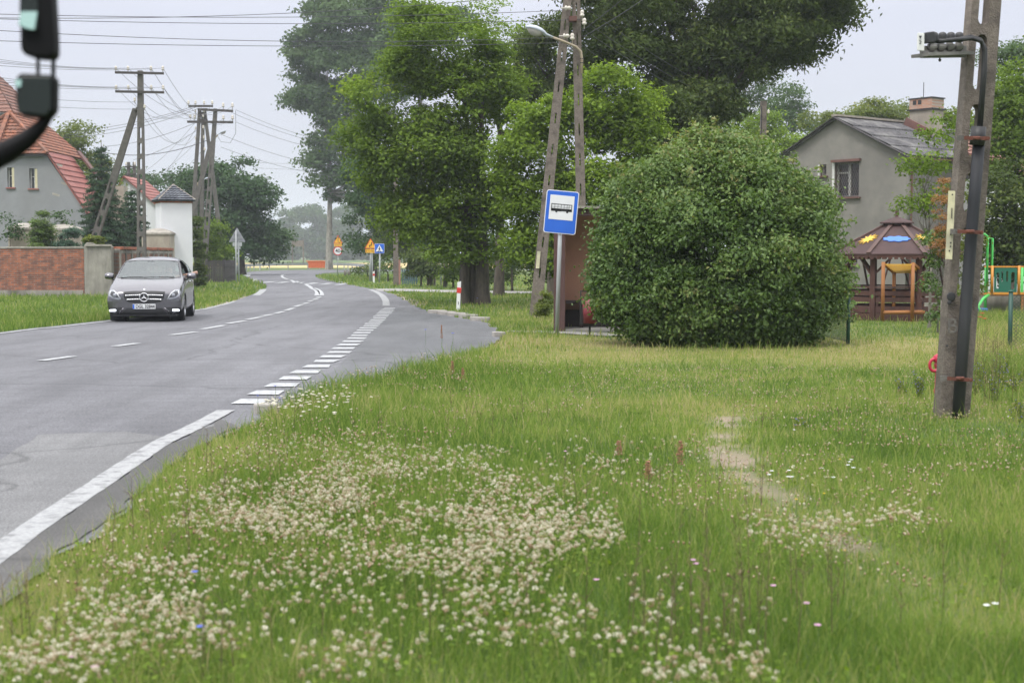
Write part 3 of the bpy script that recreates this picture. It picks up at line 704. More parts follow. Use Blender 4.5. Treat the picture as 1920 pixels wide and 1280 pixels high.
tree('walnut_tree', 'light olive-green tree behind the grey house roof', 'tree', (XU(145, 104), 104, 0), 104,
     [(115, 275, 35, 25), (155, 270, 28, 35), (140, 320, 60, 45), (180, 340, 50, 50), (110, 320, 30, 30)], .2, 'leaf_olive', seed=55, k=18, lobe=1, leaf=.24)
for i, (u, v, ru, rv, Y) in enumerate([(293, 352, 16, 18, 150), (250, 345, 25, 30, 130), (350, 345, 20, 22, 150), (375, 352, 30, 25, 145)]):
    tree('tree', ['small round treetop directly left of the turret roof', 'blurry green treetop behind the ladder-shaped pole', 'treetop peeping out behind the right of the turret roof', 'wide treetop behind the legs of the pole trio'][i], 'tree', BX(u, Y), Y, [(u, v, ru, rv), (u, v + 40, ru * 1.3, rv * 1.5)], .2, 'leaf_far', seed=60 + i, k=14, lobe=1.3, leaf=.33, nl=8, group='small trees behind the left gardens')
# conifers of the left garden
def conifer(name, label, u, Y, vtop, rbot, seed, lm='leaf_spruce', droop=.35, tiers=22, zb=.3, group=None, leader=True):
    rg = np.random.default_rng(seed); x = XU(u, Y); H_ = AT(u, vtop, Y).z
    t = thing(name, label, 'conifer', (x, Y, 0), 0, group)
    C, O, S, Rr = [], [], [], []; b = MB(); b.tube([(0, 0, -.1), (0, 0, H_ * .6), (0, 0, H_ + .15)], [.13, .06, .012], 7)
    for i in range(tiers):
        f = i / tiers; z = zb + (H_ - zb) * f; rad = rbot * (1 - f) ** .85 + .06; nb = max(5, int(13 * (1 - f) + 5))
        for j in range(nb):
            a = 2 * math.pi * (j / nb) + i * .7 + rg.normal() * .12; rr = rad * rg.uniform(.75, 1.12)
            e = Vector((math.cos(a) * rr, math.sin(a) * rr, z - droop * rr * .6 + rg.normal() * .05))
            b.tube([(0, 0, z), e * .97], [.02, .005], 4, False)
            st = max(2, int(rr / .16))
            for q in range(st):
                g_ = (q + 1) / st; w_ = .2 * (1.15 - g_ * .6)
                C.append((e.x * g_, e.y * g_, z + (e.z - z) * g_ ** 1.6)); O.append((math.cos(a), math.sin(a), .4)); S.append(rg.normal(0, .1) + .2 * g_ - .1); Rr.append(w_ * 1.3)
    C, O, S, Rr = map(np.array, (C, O, S, Rr)); O = nrm(O)
    Q, rnd = leaf_cloud(C, O, S, Rr, 26, .16, rg, .35, .3, .55, .45); quads_obj('needles', Q, rnd, lm, t); b.build('trunk', 'bark', t, True, fix=False)
    return t
conifer('spruce_tree', 'tall dark spruce between the grey house and the left pole', 196, 71, 268, 1.9, 71)
conifer('spruce_tree', 'shorter wide dark conifer behind the ladder-shaped pole', 250, 75, 352, 1.75, 72, tiers=18)
def thuja(label, u, Y, vtop, wpx, seed, lm, vb=None, name='thuja'):
    s = Y / F
    return tree(name, label, 'shrub', BX(u, Y), Y, [(u, vtop + (470 - vtop) * .45, wpx * .55, (470 - vtop) * .5), (u, 475, wpx * .6, 45)], .04, lm, seed=seed, k=26, lobe=.28, leaf=.11, asp=.3, nl=5, up=.9)
thuja('pointed yellow-green thuja above the brick wall, between two stone pillars', 76, 60, 388, 24, 81, 'leaf_thuja')
thuja('small yellow-green thuja right of the first stone pillar', 88, 60.5, 415, 20, 82, 'leaf_thuja')
thuja('blue-green juniper peeping over the brick wall right of the thujas', 132, 60, 428, 34, 83, 'leaf_juniper', name='juniper')
tree('sapling', 'thin leafy sapling against the grey house wall, left of the thuja', 'sapling', BX(22, 62), 62, [(22, 425, 12, 28)], .02, 'leaf_far', seed=84, k=9, lobe=.35, leaf=.12, m=6, nl=8)
tree('sapling', 'sparse sapling against the grey house wall, above the second pillar', 'sapling', BX(120, 66), 66, [(118, 415, 18, 25)], .02, 'leaf_far', seed=85, k=7, lobe=.35, leaf=.12, m=6, nl=8)
tree('wall_weed', 'yellow-green weed tuft growing on top of the concrete wall', 'weed', (XU(180, 56.5), 56.6, 1.9), 56.6, [(180, 451, 17, 8)], .01, 'leaf_olive', seed=86, k=16, lobe=.16, leaf=.09, nl=3, fork=(0, 0, .1))

# far wood, one tree each
FARL = [(538, 438, 22, 40, 330), (560, 428, 20, 42, 340), (585, 432, 22, 45, 335), (612, 440, 22, 42, 345), (640, 430, 24, 50, 350), (668, 436, 24, 48, 340), (695, 445, 20, 40, 350), (520, 450, 20, 30, 320), (730, 430, 30, 50, 360), (655, 470, 16, 16, 300), (690, 472, 18, 14, 300), (500, 455, 22, 30, 345), (770, 430, 30, 50, 365)]
for i, (u, v, ru, rv, Y) in enumerate(FARL):
    Y *= 1.75
    tree('far_tree', 'hazy blue-grey tree in the wood beyond the golden field', 'tree', BX(u, Y), Y, [(u, v, ru, rv), (u + 3, v + 30, ru * 1.2, 28)], .5, 'leaf_far', seed=90 + i, k=26, lobe=3.2, leaf=1.1, nl=5, m=10, group='hazy trees beyond the golden field', depth=7)
# right side, behind the gabled house
tree('birch_tree', 'airy grey-green tree right of the huge dark tree, against the sky', 'tree', BX(1400, 128), 128,
     [(1415, 125, 50, 42), (1375, 165, 45, 40), (1440, 175, 30, 40), (1350, 200, 40, 40), (1400, 215, 50, 35)], .25, 'leaf_grey', 'bark_pale', seed=110, k=12, lobe=1.3, leaf=.27, up=.3)
tree('birch_tree', 'smaller airy grey-green tree just left of the gable peak, against the sky', 'tree', BX(1480, 125), 125,
     [(1480, 195, 40, 35), (1500, 225, 30, 40), (1465, 250, 40, 40)], .22, 'leaf_grey', 'bark_pale', seed=111, k=12, lobe=1.2, leaf=.27, up=.3)
for i, (es, Y, lb) in enumerate([
    ([(1370, 235, 55, 45), (1340, 290, 60, 50), (1420, 290, 50, 40)], 92, 'yellow-green tree behind the top of the round bush, left of the grey stub pole'),
    ([(1470, 270, 50, 40), (1440, 230, 30, 25), (1500, 300, 45, 40)], 90, 'yellow-green tree between the stub pole and the left roof edge of the gabled house'),
    ([(1540, 235, 40, 28), (1580, 240, 45, 28), (1560, 290, 60, 50)], 98, 'olive-green treetop behind the peak of the gable'),
    ([(1665, 212, 50, 28), (1630, 232, 40, 30), (1700, 240, 60, 45)], 95, 'olive-green treetop left of the brick chimney'),
    ([(1775, 235, 38, 45), (1800, 290, 50, 60), (1790, 215, 25, 25)], 82, 'olive-green treetop right of the brick chimney, by the near concrete pole')]):
    tree('robinia_tree', lb, 'tree', BX(es[0][0], Y), Y, es, .2, 'leaf_olive' if i > 1 else 'leaf_bright', seed=115 + i, k=20, lobe=.85, leaf=.2, up=.7, group='yellow-green trees behind the gabled house')
tree('maple_tree', 'large green tree filling the right edge above the playground', 'tree', (XU(1890, 52), 52, 0), 52,
     [(1890, 200, 55, 70), (1870, 250, 45, 70), (1915, 290, 70, 90), (1860, 330, 40, 50), (1960, 200, 80, 120), (2050, 260, 90, 150)], .22, 'leaf_maple', seed=121, k=18, lobe=.7, leaf=.15)
tree('ash_tree', 'tall dark treetop at the right edge against the sky', 'tree', (XU(1905, 75), 75, 0), 75,
     [(1895, 130, 35, 50), (1925, 170, 60, 80), (1880, 190, 30, 40)], .25, 'leaf_grey', seed=124, k=16, lobe=.9, leaf=.19)
tree('hazel_bush', 'very dark green bush behind the play tower', 'bush', (XU(1885, 46), 46, 0), 46,
     [(1880, 400, 60, 60), (1860, 455, 50, 50), (1930, 420, 70, 90), (1890, 340, 50, 40), (1900, 480, 60, 50)], .12, 'leaf_dark', seed=122, k=20, lobe=.6, leaf=.14)
for i, (u, v, ru, rv, Y, lm, lb) in enumerate([
    (1440, 400, 70, 90, 96, 'leaf_dark', 'dark undergrowth behind the round bush, left of the gabled house'),
    (1340, 380, 60, 100, 90, 'leaf_maple', 'green undergrowth beneath the yellow-green tree behind the round bush'),
    (1800, 400, 60, 110, 80, 'leaf_maple', 'green undergrowth behind the near concrete pole, right of the gabled house'),
    (1180, 420, 70, 90, 55, 'leaf_dark', 'dark undergrowth between the shelter and the round bush'),
    (1060, 480, 60, 50, 60, 'leaf_dark', 'dark undergrowth directly behind the bus shelter roof'),
    (2050, 420, 120, 130, 60, 'leaf_dark', 'dark bush mass at the far right beyond the play tower')]):
    tree('undergrowth', lb, 'bush', BX(u, Y), Y, [(u, v, ru, rv)], .08, lm, seed=150 + i, k=16, lobe=.8, leaf=.2, nl=8, group='undergrowth behind the houses and shelter')
# sparse saplings between gazebo and the pole
tree('ash_sapling', 'loose leafy sapling left of the near concrete pole, in front of the house', 'tree', BX(1742, 32), 32,
     [(1740, 290, 38, 55), (1715, 310, 30, 25), (1765, 240, 25, 35), (1720, 385, 35, 22), (1755, 350, 30, 50), (1700, 395, 22, 15)], .035, 'leaf_maple', 'bark_grey', seed=130, k=10, m=7, lobe=.34, leaf=.085, nl=26, fork=(0, 0, 1.4), depth=.6)
tree('ash_sapling', 'slim leafy stem close to the left edge of the near concrete pole', 'tree', BX(1758, 30), 30,
     [(1758, 440, 16, 50), (1750, 520, 16, 45), (1762, 570, 14, 40), (1745, 460, 10, 30)], .02, 'leaf_bush', 'bark_grey', seed=131, k=10, m=7, lobe=.2, leaf=.075, nl=14, fork=(0, 0, .6), depth=.25)
tree('dry_conifer', 'rust-brown dried conifer beside the near concrete pole', 'conifer', BX(1764, 29.5), 29.5,
     [(1764, 400, 13, 45), (1762, 465, 12, 35), (1768, 350, 6, 18)], .02, 'leaf_rust', 'bark_grey', seed=132, k=14, m=7, lobe=.14, leaf=.06, asp=.3, nl=10, fork=(0, 0, .7), depth=.18, up=.9)
tree('ash_sapling', 'yellowish sapling seen through the slots of the near concrete pole', 'tree', BX(1815, 33), 33,
     [(1818, 440, 20, 60), (1820, 520, 18, 50), (1825, 380, 14, 40)], .02, 'leaf_olive', 'bark_grey', seed=133, k=8, m=7, lobe=.22, leaf=.08, nl=12, fork=(0, 0, .7), depth=.3)

# the round bush
def round_bush():
    Y = 26.3; u0 = 1345; base = (XU(u0, Y), Y, 0)
    rg = np.random.default_rng(77)
    t = thing('round_bush', 'huge round dark green leafy bush hiding the right half of the bus shelter', 'bush', base)
    E = px_ells([(1345, 480, 205, 195), (1320, 385, 140, 110), (1230, 540, 115, 100), (1460, 550, 115, 100), (1345, 330, 90, 75), (1450, 420, 95, 90), (1220, 430, 85, 100), (1350, 575, 190, 75), (1345, 500, 120, 120), (1330, 560, 140, 60), (1350, 618, 165, 34)], Y, base, None)
    E = [(x, y, z, a, min(b_, 2.0), c) for x, y, z, a, b_, c in E]
    LO, CC, OD, SH, LR = clumps_for(E, .33, rg, 16, back=.5, shell=(.8, 1.07), mul=3.2)
    # keep only outer clumps (drop those buried in another lobe)
    dm = np.ones(len(CC), bool)
    for e in E:
        q = ((CC - np.array(e[:3])) / np.array(e[3:6])); dm &= ((q ** 2).sum(1) > .5) | (rg.random(len(CC)) < .34)
    dm &= (CC[:, 2] > .05); CC, OD, SH, LR = CC[dm], OD[dm], SH[dm], LR[dm]
    sh_ = rg.integers(0, len(CC), 420); OUT = nrm(CC[sh_] - np.array([0, 0, 1.6])); ex = rg.uniform(.1, .45, 420)[:, None]
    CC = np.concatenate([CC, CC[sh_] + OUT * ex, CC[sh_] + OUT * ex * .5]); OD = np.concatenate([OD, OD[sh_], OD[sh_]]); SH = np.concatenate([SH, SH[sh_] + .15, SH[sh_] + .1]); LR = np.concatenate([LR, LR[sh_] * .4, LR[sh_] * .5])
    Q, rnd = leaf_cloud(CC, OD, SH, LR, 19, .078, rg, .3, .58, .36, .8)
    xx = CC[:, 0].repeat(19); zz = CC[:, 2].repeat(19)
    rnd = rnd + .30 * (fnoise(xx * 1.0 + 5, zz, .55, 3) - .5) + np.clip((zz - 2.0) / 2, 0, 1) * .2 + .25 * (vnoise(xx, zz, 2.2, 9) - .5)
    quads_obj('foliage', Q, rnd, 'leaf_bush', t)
    b = MB()
    for i in range(34):
        a = rg.uniform(0, 6.28); rr = rg.uniform(.1, .5); p = LO[rg.integers(len(LO))]
        b.tube([(math.cos(a) * rr, math.sin(a) * rr, -.05), (p[0] * .45, p[1] * .45, p[2] * .5 + .1), tuple(p * .97)], [.022, .014, .004], 5)
    b.build('stems', 'bark_grey', t, True, fix=False)
    # pale sprig sticking out to the left
    b = MB(); sp = [(AT(1112, 520, 26) - Vector(base)), (AT(1100, 500, 26) - Vector(base)), (AT(1098, 486, 26) - Vector(base))]
    b.tube(sp, [.006, .005, .002], 5); b.build('sprig', 'bark_grey', t, True)
round_bush()
tree('yellow_flower_bush', 'small green bush with yellow dots at the foot of the leaning pole', 'bush', BX(1022, 36), 36, [(1022, 570, 13, 22), (1012, 588, 10, 12)], .01, 'leaf_olive', seed=140, k=14, lobe=.13, leaf=.05, nl=5, fork=(0, 0, .15))
# ================================================================== BUILDINGS AND WALLS
mat('stucco_grey', (.27, .275, .285), (.22, .225, .235), .9, .9, bump=.35, bscale=40, c3=(.22, .22, .22))
mat('stucco_taupe', (.25, .235, .21), (.19, .18, .165), .9, .92, bump=.6, bscale=70, c3=(.15, .14, .13))
mat('stucco_beige', (.42, .37, .3), (.3, .26, .21), 2, .9, bump=.6, bscale=30, c3=(.2, .175, .15), stretch=(1, 1, .5))
mat('white_wall', (.72, .73, .75), (.66, .67, .69), 1.2, .85, bump=.2, c3=(.56, .56, .57))
mat('render_rough', (.34, .32, .28), (.22, .205, .18), 4, .95, bump=1, bscale=14, stretch=(1, 1, .35), c3=(.13, .12, .105))
mat('tile_orange', (.34, .125, .065), (.12, .055, .04), 4, .8, bump=.3, c3=(.17, .085, .06))
mat('tile_red', (.3, .1, .08), (.24, .075, .06), 2, .55, bump=.1, c3=(.3, .12, .1))
mat('tile_pinkbrown', (.24, .12, .09), (.17, .085, .065), 2, .8)
mat('tile_slate', (.1, .11, .13), (.055, .06, .075), 5, .45, c3=(.17, .18, .2))
mat('ridge_mortar', (.34, .3, .25), (.24, .21, .18), 5, .9)
mat('roof_fibre', (.135, .13, .135), (.06, .058, .06), 5, .9, bump=.8, bscale=30, c3=(.19, .185, .18), spec=.1)
mat('brown_metal', (.16, .07, .055), (.12, .055, .045), 4, .6)
mat('brown_wood', (.13, .055, .04), (.08, .035, .028), 6, .75, bump=.4, stretch=(1, 1, .2))
mat('white_frame', (.62, .62, .6), (.45, .44, .42), 8, .6)
mat('cream_reveal', (.6, .55, .36), (.5, .45, .3), 5, .8)
mat('dark_glass', (.03, .033, .036), (.02, .022, .024), 2, .08, spec=.8)
mat('grille_metal', (.1, .07, .06), (.07, .05, .045), 8, .6)
mat('plank_dark', (.075, .065, .065), (.045, .04, .042), 4, .85, bump=.6, stretch=(6, 6, .4))
mat('cap_stone', (.4, .37, .32), (.27, .25, .22), 4, .95, bump=.5, c3=(.2, .18, .16))
brick_mat('brick_red', ((.46, .13, .055), (.17, .055, .038)), (.25, .2, .17), dirt=(.085, .06, .05), dirtpos=.52)
brick_mat('brick_side', ((.33, .12, .07), (.2, .08, .05)), (.27, .22, .19), swap=True)
brick_mat('brick_chimney', ((.48, .2, .11), (.36, .15, .09)), (.4, .33, .27), dirt=(.35, .3, .25))
mat('brick_cap_red', (.4, .13, .07), (.2, .09, .06), 5, .9, bump=.4)
mat('metal_black', (.02, .02, .022), (.03, .03, .032), 9, .5)

def roof_tiles(name, A, B, C, D, m, parent, tw=.24, th=.34, amp=.035, thick=.05):
    """A,B lower left/right, D,C upper left/right; wavy tiles stepped in courses"""
    A, B, C, D = map(lambda p: np.array(p, float), (A, B, C, D)); n = nrm(np.cross(B - A, D - A))
    wl = max(np.linalg.norm(B - A), np.linalg.norm(C - D)); hl = np.linalg.norm(D - A)
    cols = max(4, int(wl / tw)) * 6; rows_ = max(2, int(hl / th)); V, Fc = [], []
    vv = []
    for r_ in range(rows_): vv += [(r_ / rows_, 1), ((r_ + .97) / rows_, 0)]
    vv.append((1, .3))
    for t, k in vv:
        L0, R0 = A + (D - A) * t, B + (C - B) * t; w_ = np.linalg.norm(R0 - L0)
        for c in range(cols + 1):
            s_ = c / cols; ph = (s_ - .5) * w_ / tw * 2 * math.pi
            V.append(L0 + (R0 - L0) * s_ + n * (.02 + amp * (.5 + .5 * math.cos(ph)) + .055 * k))
    for r_ in range(len(vv) - 1):
        for c in range(cols):
            i = r_ * (cols + 1) + c; Fc.append((i, i + 1, i + cols + 2, i + cols + 1))
    b = MB(); b.add(V, Fc)
    b.add([A - n * thick, B - n * thick, C - n * thick, D - n * thick, A + n * .02, B + n * .02, C + n * .02, D + n * .02],
          [(0, 3, 2, 1), (0, 1, 5, 4), (1, 2, 6, 5), (2, 3, 7, 6), (3, 0, 4, 7)])
    return b.build(name, m, parent, fix=False)
def wall_holes(outline, holes, y0, th, name, m, parent):
    me = curve_mesh([outline] + holes, th / 2); me.transform(Matrix.Translation((0, y0 + th / 2, 0)))
    return link(name, me, m, parent)

# --- grey plastered house on the left, half-hipped tiled gable
Yh = 80.0; hx = XU(5, Yh); h = thing('plastered_house', 'grey plastered house with orange tiled half-hipped roof at the left edge', 'house', (hx, Yh, 0))
def hp(u, v): return (XU(u, Yh) - hx, ZV(v, Yh))
gab = [hp(-155, 560)[0:1] + (-.2,), (hp(165, 560)[0], -.2), hp(165, 397), hp(90, 287), hp(-80, 287), hp(-155, 397)]
win = [hp(20, 351) + hp(33, 314), hp(61, 353) + hp(76, 316)]
rects = [[(a, b_), (c, b_), (c, d), (a, d)] for a, b_, c, d in win]
wall_holes(gab, rects, 0, .4, 'wall', 'stucco_grey', h)
b = MB(); xr = hp(165, 0)[0]; xl = hp(-155, 0)[0]
b.box(((xr - .2), 4.2, 1.9), (.39, 7.6, 4.2)); b.box(((xl + .2), 4.2, 1.9), (.39, 7.6, 4.2)); b.box((0, 8, 1.9), (xr - xl, .4, 4.2)); b.build('side_wall', 'stucco_grey', h)
for a, b0, c, d in win:
    m_ = MB(); m_.box(((a + c) / 2, .3, (b0 + d) / 2), (c - a, .03, d - b0)); pn = m_.build('window', 'dark_glass', h)
    m_ = MB(); m_.box((c - .07, .16, (b0 + d) / 2), (.13, .27, d - b0 - .02)); m_.build('reveal', 'cream_reveal', pn)
    m_ = MB(); m_.box(((a + c) / 2, .26, (b0 + d) / 2), (.05, .04, d - b0)); m_.box((a + .03, .26, (b0 + d) / 2), (.06, .05, d - b0)); m_.box(((a + c) / 2, .26, (b0 + d) / 2 + .1), (c - a, .04, .04)); m_.build('frame', 'white_frame', pn)
    m_ = MB(); m_.box(((a + c) / 2, -.03, b0 - .05), (c - a + .14, .14, .07)); m_.build('sill', 'tile_red', pn)
e1, e2, ap = hp(-85, 287), hp(94, 287), hp(5, 206)
D_ = 4.6
roof_tiles('hip_roof', (e1[0] - .1, -.3, e1[1] - .08), (e2[0] + .1, -.3, e2[1] - .08), (.05, 1.9, ap[1]), (-.05, 1.9, ap[1]), 'tile_orange', h, tw=.22, th=.34, amp=.035)
q1, q2 = hp(90, 285), hp(168, 402)
roof_tiles('roof', (q2[0] + .12, -.1, q2[1] - .1), (q2[0] + .12, D_, q2[1] - .1), (q1[0] + .12, D_, q1[1] + .02), (q1[0] + .12, -.1, q1[1] + .02), 'tile_red', h, tw=.22, th=.36, amp=.035)
roof_tiles('upper_roof', (q1[0] + .14, .1, q1[1] + .02), (q1[0] + .14, D_ + 3, q1[1] + .02), (0, D_ + 3, ap[1]), (0, 1.8, ap[1]), 'tile_orange', h, tw=.22, th=.34, amp=.035)
roof_tiles('roof', (-q2[0] - .1, D_ + 3, q2[1] - .1), (-q2[0] - .1, -.1, q2[1] - .1), (-q1[0], -.1, q1[1] + .02), (-q1[0], D_ + 3, q1[1] + .02), 'tile_red', h, tw=.22, th=.36, amp=.035)
m_ = MB(); m_.beam((-.0, 1.8, ap[1] + .06), (e2[0] + .15, -.33, e2[1]), .2, .12); m_.beam((0, 1.8, ap[1] + .06), (e1[0] - .15, -.33, e1[1]), .2, .12); m_.beam((0, 1.8, ap[1] + .08), (0, D_ + 3, ap[1] + .08), .2, .12)
m_.beam((0, 1.8, ap[1] + .12), (-.1, -.35, e2[1] + .12), .22, .1); m_.build('ridge_tiles', 'tile_orange', h)
m_ = MB(); m_.box((0, -.24, e2[1] - .14), (e2[0] - e1[0] + .1, .12, .1)); m_.build('gutter', 'metal_black', h)
m_ = MB()   # brown flashing and stub chimney behind the verge
m_.beam((q1[0] + .55, D_ - .2, q1[1] + .35), (q2[0] + .35, D_ - .1, q2[1] + 1.0), .7, .1, up=(1, 0, 1)); m_.build('flashing', 'brown_metal', h)
m_ = MB(); m_.box((q2[0] + .2, D_ + .6, q2[1] + .2), (1.1, .9, 3.2)); m_.build('chimney', 'stucco_beige', h)
for q in ((128, 345), (118, 310), (110, 365)):
    m_ = MB(); x, z = hp(*q); m_.box((x, -.004, z), (.35 * random.random() + .2, .01, .12), Matrix.Rotation(.3, 4, 'Y')); m_.build('bare_plaster', 'cap_stone', h)

# --- second roof behind it at the very left
Y2 = 96; x2 = XU(-40, Y2); h = thing('brown_roofed_house', 'pinkish-brown roofed house behind the mirror at the left edge', 'house', (x2, Y2, 0))
def hp2(u, v): return (XU(u, Y2) - x2, ZV(v, Y2))
a, c = hp2(-160, 211), hp2(33, 211); top = hp2(-60, 120)
m_ = MB(); m_.box(((a[0] + c[0]) / 2, 3.5, c[1] / 2), (c[0] - a[0] - .6, 6, c[1])); m_.build('wall', 'stucco_grey', h)
roof_tiles('roof', (a[0], 0, a[1]), (c[0], 0, c[1]), (c[0] - 2.6, 3, top[1]), (a[0] + 2.6, 3, top[1]), 'tile_pinkbrown', h, tw=.3, th=.4)
roof_tiles('roof', (c[0], 0, c[1]), (c[0], 7, c[1]), (c[0] - 2.6, 4, top[1]), (c[0] - 2.6, 3, top[1]), 'tile_pinkbrown', h, tw=.3, th=.4)
m_ = MB(); m_.box((c[0] - .25, -.08, c[1] - .1), (.5, .16, .12)); m_.tube([(c[0] - .5, -.1, c[1] - .1), (c[0] - .55, -.05, c[1] - .8), (c[0] - .55, 0, 0)], .06, 8); m_.build('gutter', 'metal_black', h)

# --- small white house with red roof far behind the conifers
Y3 = 112; x3 = XU(262, Y3); h = thing('red_roofed_house', 'small white house with a red roof, half hidden behind the conifers and the turret', 'house', (x3, Y3, 0))
def hp3(u, v): return (XU(u, Y3) - x3, ZV(v, Y3))
l_, r_, t3 = hp3(205, 405), hp3(305, 392), hp3(238, 333)
m_ = MB(); m_.prism([(l_[0], 0), (r_[0], 0), r_, t3, l_], 0, 6); m_.build('wall', 'white_wall', h)
roof_tiles('roof', (r_[0] + .35, -.3, r_[1] - .25), (r_[0] + .35, 6.3, r_[1] - .25), (t3[0], 6.3, t3[1] + .1), (t3[0], -.3, t3[1] + .1), 'tile_red', h, tw=.35, th=.4)
roof_tiles('roof', (l_[0] - .3, 6.3, l_[1] - .25), (l_[0] - .3, -.3, l_[1] - .25), (t3[0], -.3, t3[1] + .1), (t3[0], 6.3, t3[1] + .1), 'tile_red', h, tw=.35, th=.4)

# --- brick wall
wl = thing('brick_wall', 'low weathered red brick wall with pale coping, left of the grey car', 'wall', (XU(160, 56.3), 56.3, 0))
m_ = MB(); m_.box((-7.0, .15, .9), (14, .3, 1.98)); m_.build('brickwork', 'brick_red', wl)
m_ = MB()
for i in range(28):
    m_.box((-.25 - i * .5, .15, 1.925 + .012 * random.random()), (.492, .36, .06), Matrix.Rotation(.01 * random.random(), 4, 'Y'))
m_.build('coping', 'cap_stone', wl, bevel=.01)
m_ = MB(); m_.box((-7.02, -.012, .14), (13.96, .05, .26)); m_.build('plinth', 'render_rough', wl)
wl = thing('concrete_wall', 'rough grey rendered wall piece between the brick wall and the fence of pilasters', 'wall', (XU(161, 56.3), 56.25, 0))
me = bpy.data.meshes.new('w'); bm = bmesh.new(); W_ = XU(212, 56.3) - XU(161, 56.3)
pr = [(0, 0), (W_, 0), (W_, 1.98), (W_ * .75, 2.04), (W_ * .5, 2.0), (W_ * .3, 2.12), (W_ * .1, 2.13), (0, 2.0)]
m_ = MB(); m_.prism(pr, 0, .35); m_.build('render_panel', 'render_rough', wl, bevel=.02)
m_ = MB(); m_.box((W_ * .55, -.03, 2.02), (W_ * .95, .1, .07)); m_.build('coping', 'cap_stone', wl)
# ornamental fence receding along the garden
fx0, fx1 = XU(214, 56.6), XU(316, 65.5)
fn = thing('pilaster_fence', 'receding red brick fence with grey concrete pilasters behind the car roof', 'fence', (fx0, 56.6, 0), math.atan2(-(fx1 - fx0), 8.9))
m_ = MB(); m_.box((.15, 4.45, .85), (.2, 8.9, 1.74)); m_.build('brick_panel', 'brick_side', fn)
m_ = MB()
for i in range(11): m_.box((.12, .1 + i * .87, .93), (.34, .2, 1.9))
m_.box((.13, 4.45, 1.76), (.3, 8.9, .13)); m_.build('pilasters', 'render_rough', fn, bevel=.01)
m_ = MB()
for i in range(18): m_.box((.14, .25 + i * .49, 1.9 + random.random() * .02), (.36, .47, .11))
m_.build('coping', 'brick_cap_red', fn, bevel=.01)

def pillar(label, u0, u1, vtop, Y, cap=.3):
    wd = (u1 - u0) / F * Y; x = XU((u0 + u1) / 2, Y); zt = ZV(vtop, Y)
    t = thing('stone_pillar', label, 'pillar', (x, Y, 0), 0, 'beige stone gate pillars')
    m_ = MB(); m_.box((0, 0, (zt - cap) / 2), (wd, wd, zt - cap)); m_.build('shaft', 'stucco_beige', t, bevel=.02)
    m_ = MB(); w2 = wd * .54; zc = zt - cap
    m_.box((0, 0, zc + .04), (w2 * 2, w2 * 2, .09)); vs = []
    for k, (f, z) in enumerate(((1, zc + .085), (.8, zc + .16), (.45, zc + cap * .85), (.08, zt))):
        vs += [(-w2 * f, -w2 * f, z), (w2 * f, -w2 * f, z), (w2 * f, w2 * f, z), (-w2 * f, w2 * f, z)]
    m_.add(vs, [(4 * k + i, 4 * k + (i + 1) % 4, 4 * k + 4 + (i + 1) % 4, 4 * k + 4 + i) for k in range(3) for i in range(4)] + [(12, 13, 14, 15)])
    m_.build('cap', 'cap_stone', t)
pillar('beige stone pillar behind the brick wall, nearest the grey house windows', 27, 73, 418, 63)
pillar('beige stone pillar behind the juniper, second from the left', 98, 150, 420, 66)
pillar('tall beige stone pillar directly left of the white turret', 275, 327, 428, 67)
# white turret
Yt = 68; t = thing('white_turret', 'white square turret with pyramid of slate-blue tiles behind the car', 'tower', (XU(329, Yt), Yt, 0), R(24))
hw_ = .72; ze = ZV(381, Yt); zt = ZV(350, Yt)
m_ = MB(); m_.box((0, 0, ze / 2), (hw_ * 2, hw_ * 2, ze)); m_.build('wall', 'white_wall', t, bevel=.01)
m_ = MB(); m_.box((0, 0, ze + .03), (hw_ * 2 + .08, hw_ * 2 + .08, .07)); m_.build('cornice', 'brick_cap_red', t)
e = hw_ + .14; z0 = ze + .08; cs = [(-e, -e), (e, -e), (e, e), (-e, e)]
for i in range(4):
    a, c = cs[i], cs[(i + 1) % 4]
    roof_tiles('roof', (*a, z0), (*c, z0), (.01 * c[0], .01 * c[1], zt + .05), (.01 * a[0], .01 * a[1], zt + .05), 'tile_slate', t, tw=.17, th=.18, amp=.03, thick=.02)
m_ = MB()
for a in cs: m_.tube([(*a, z0 + .06), (0, 0, zt + .1)], .035, 6)
m_.build('ridge_tiles', 'ridge_mortar', t)
# dark plank fence
pf = thing('plank_fence', 'dark brown plank fence on the left verge beside the triangular sign', 'fence', (XU(371, 85), 85, 0))
P0, P1, P2 = (0, 0), (XU(421, 86) - XU(371, 85), 1), (XU(443, 90) - XU(371, 85), 5)
m_ = MB(); rr_ = random.Random(3)
for (ax, ay), (bx, by) in ((P0, P1), (P1, P2)):
    n = int(math.hypot(bx - ax, by - ay) / .115)
    for i in range(n):
        f = (i + .5) / n; m_.box((ax + (bx - ax) * f, ay + (by - ay) * f + .02 * (i % 2), .68 + .015 * rr_.random()), (.1, .025, 1.3 + .03 * rr_.random()), Matrix.Rotation(math.atan2(by - ay, bx - ax), 4, 'Z'))
m_.build('planks', 'plank_dark', pf)
m_ = MB()
for (ax, ay), (bx, by) in ((P0, P1), (P1, P2)):
    for z in (.35, 1.0): m_.beam((ax, ay + .07, z), (bx, by + .07, z), .06, .05)
for (ax, ay) in (P0, P1, P2): m_.box((ax, ay + .12, .7), (.09, .09, 1.4))
m_.build('rails', 'plank_dark', pf)

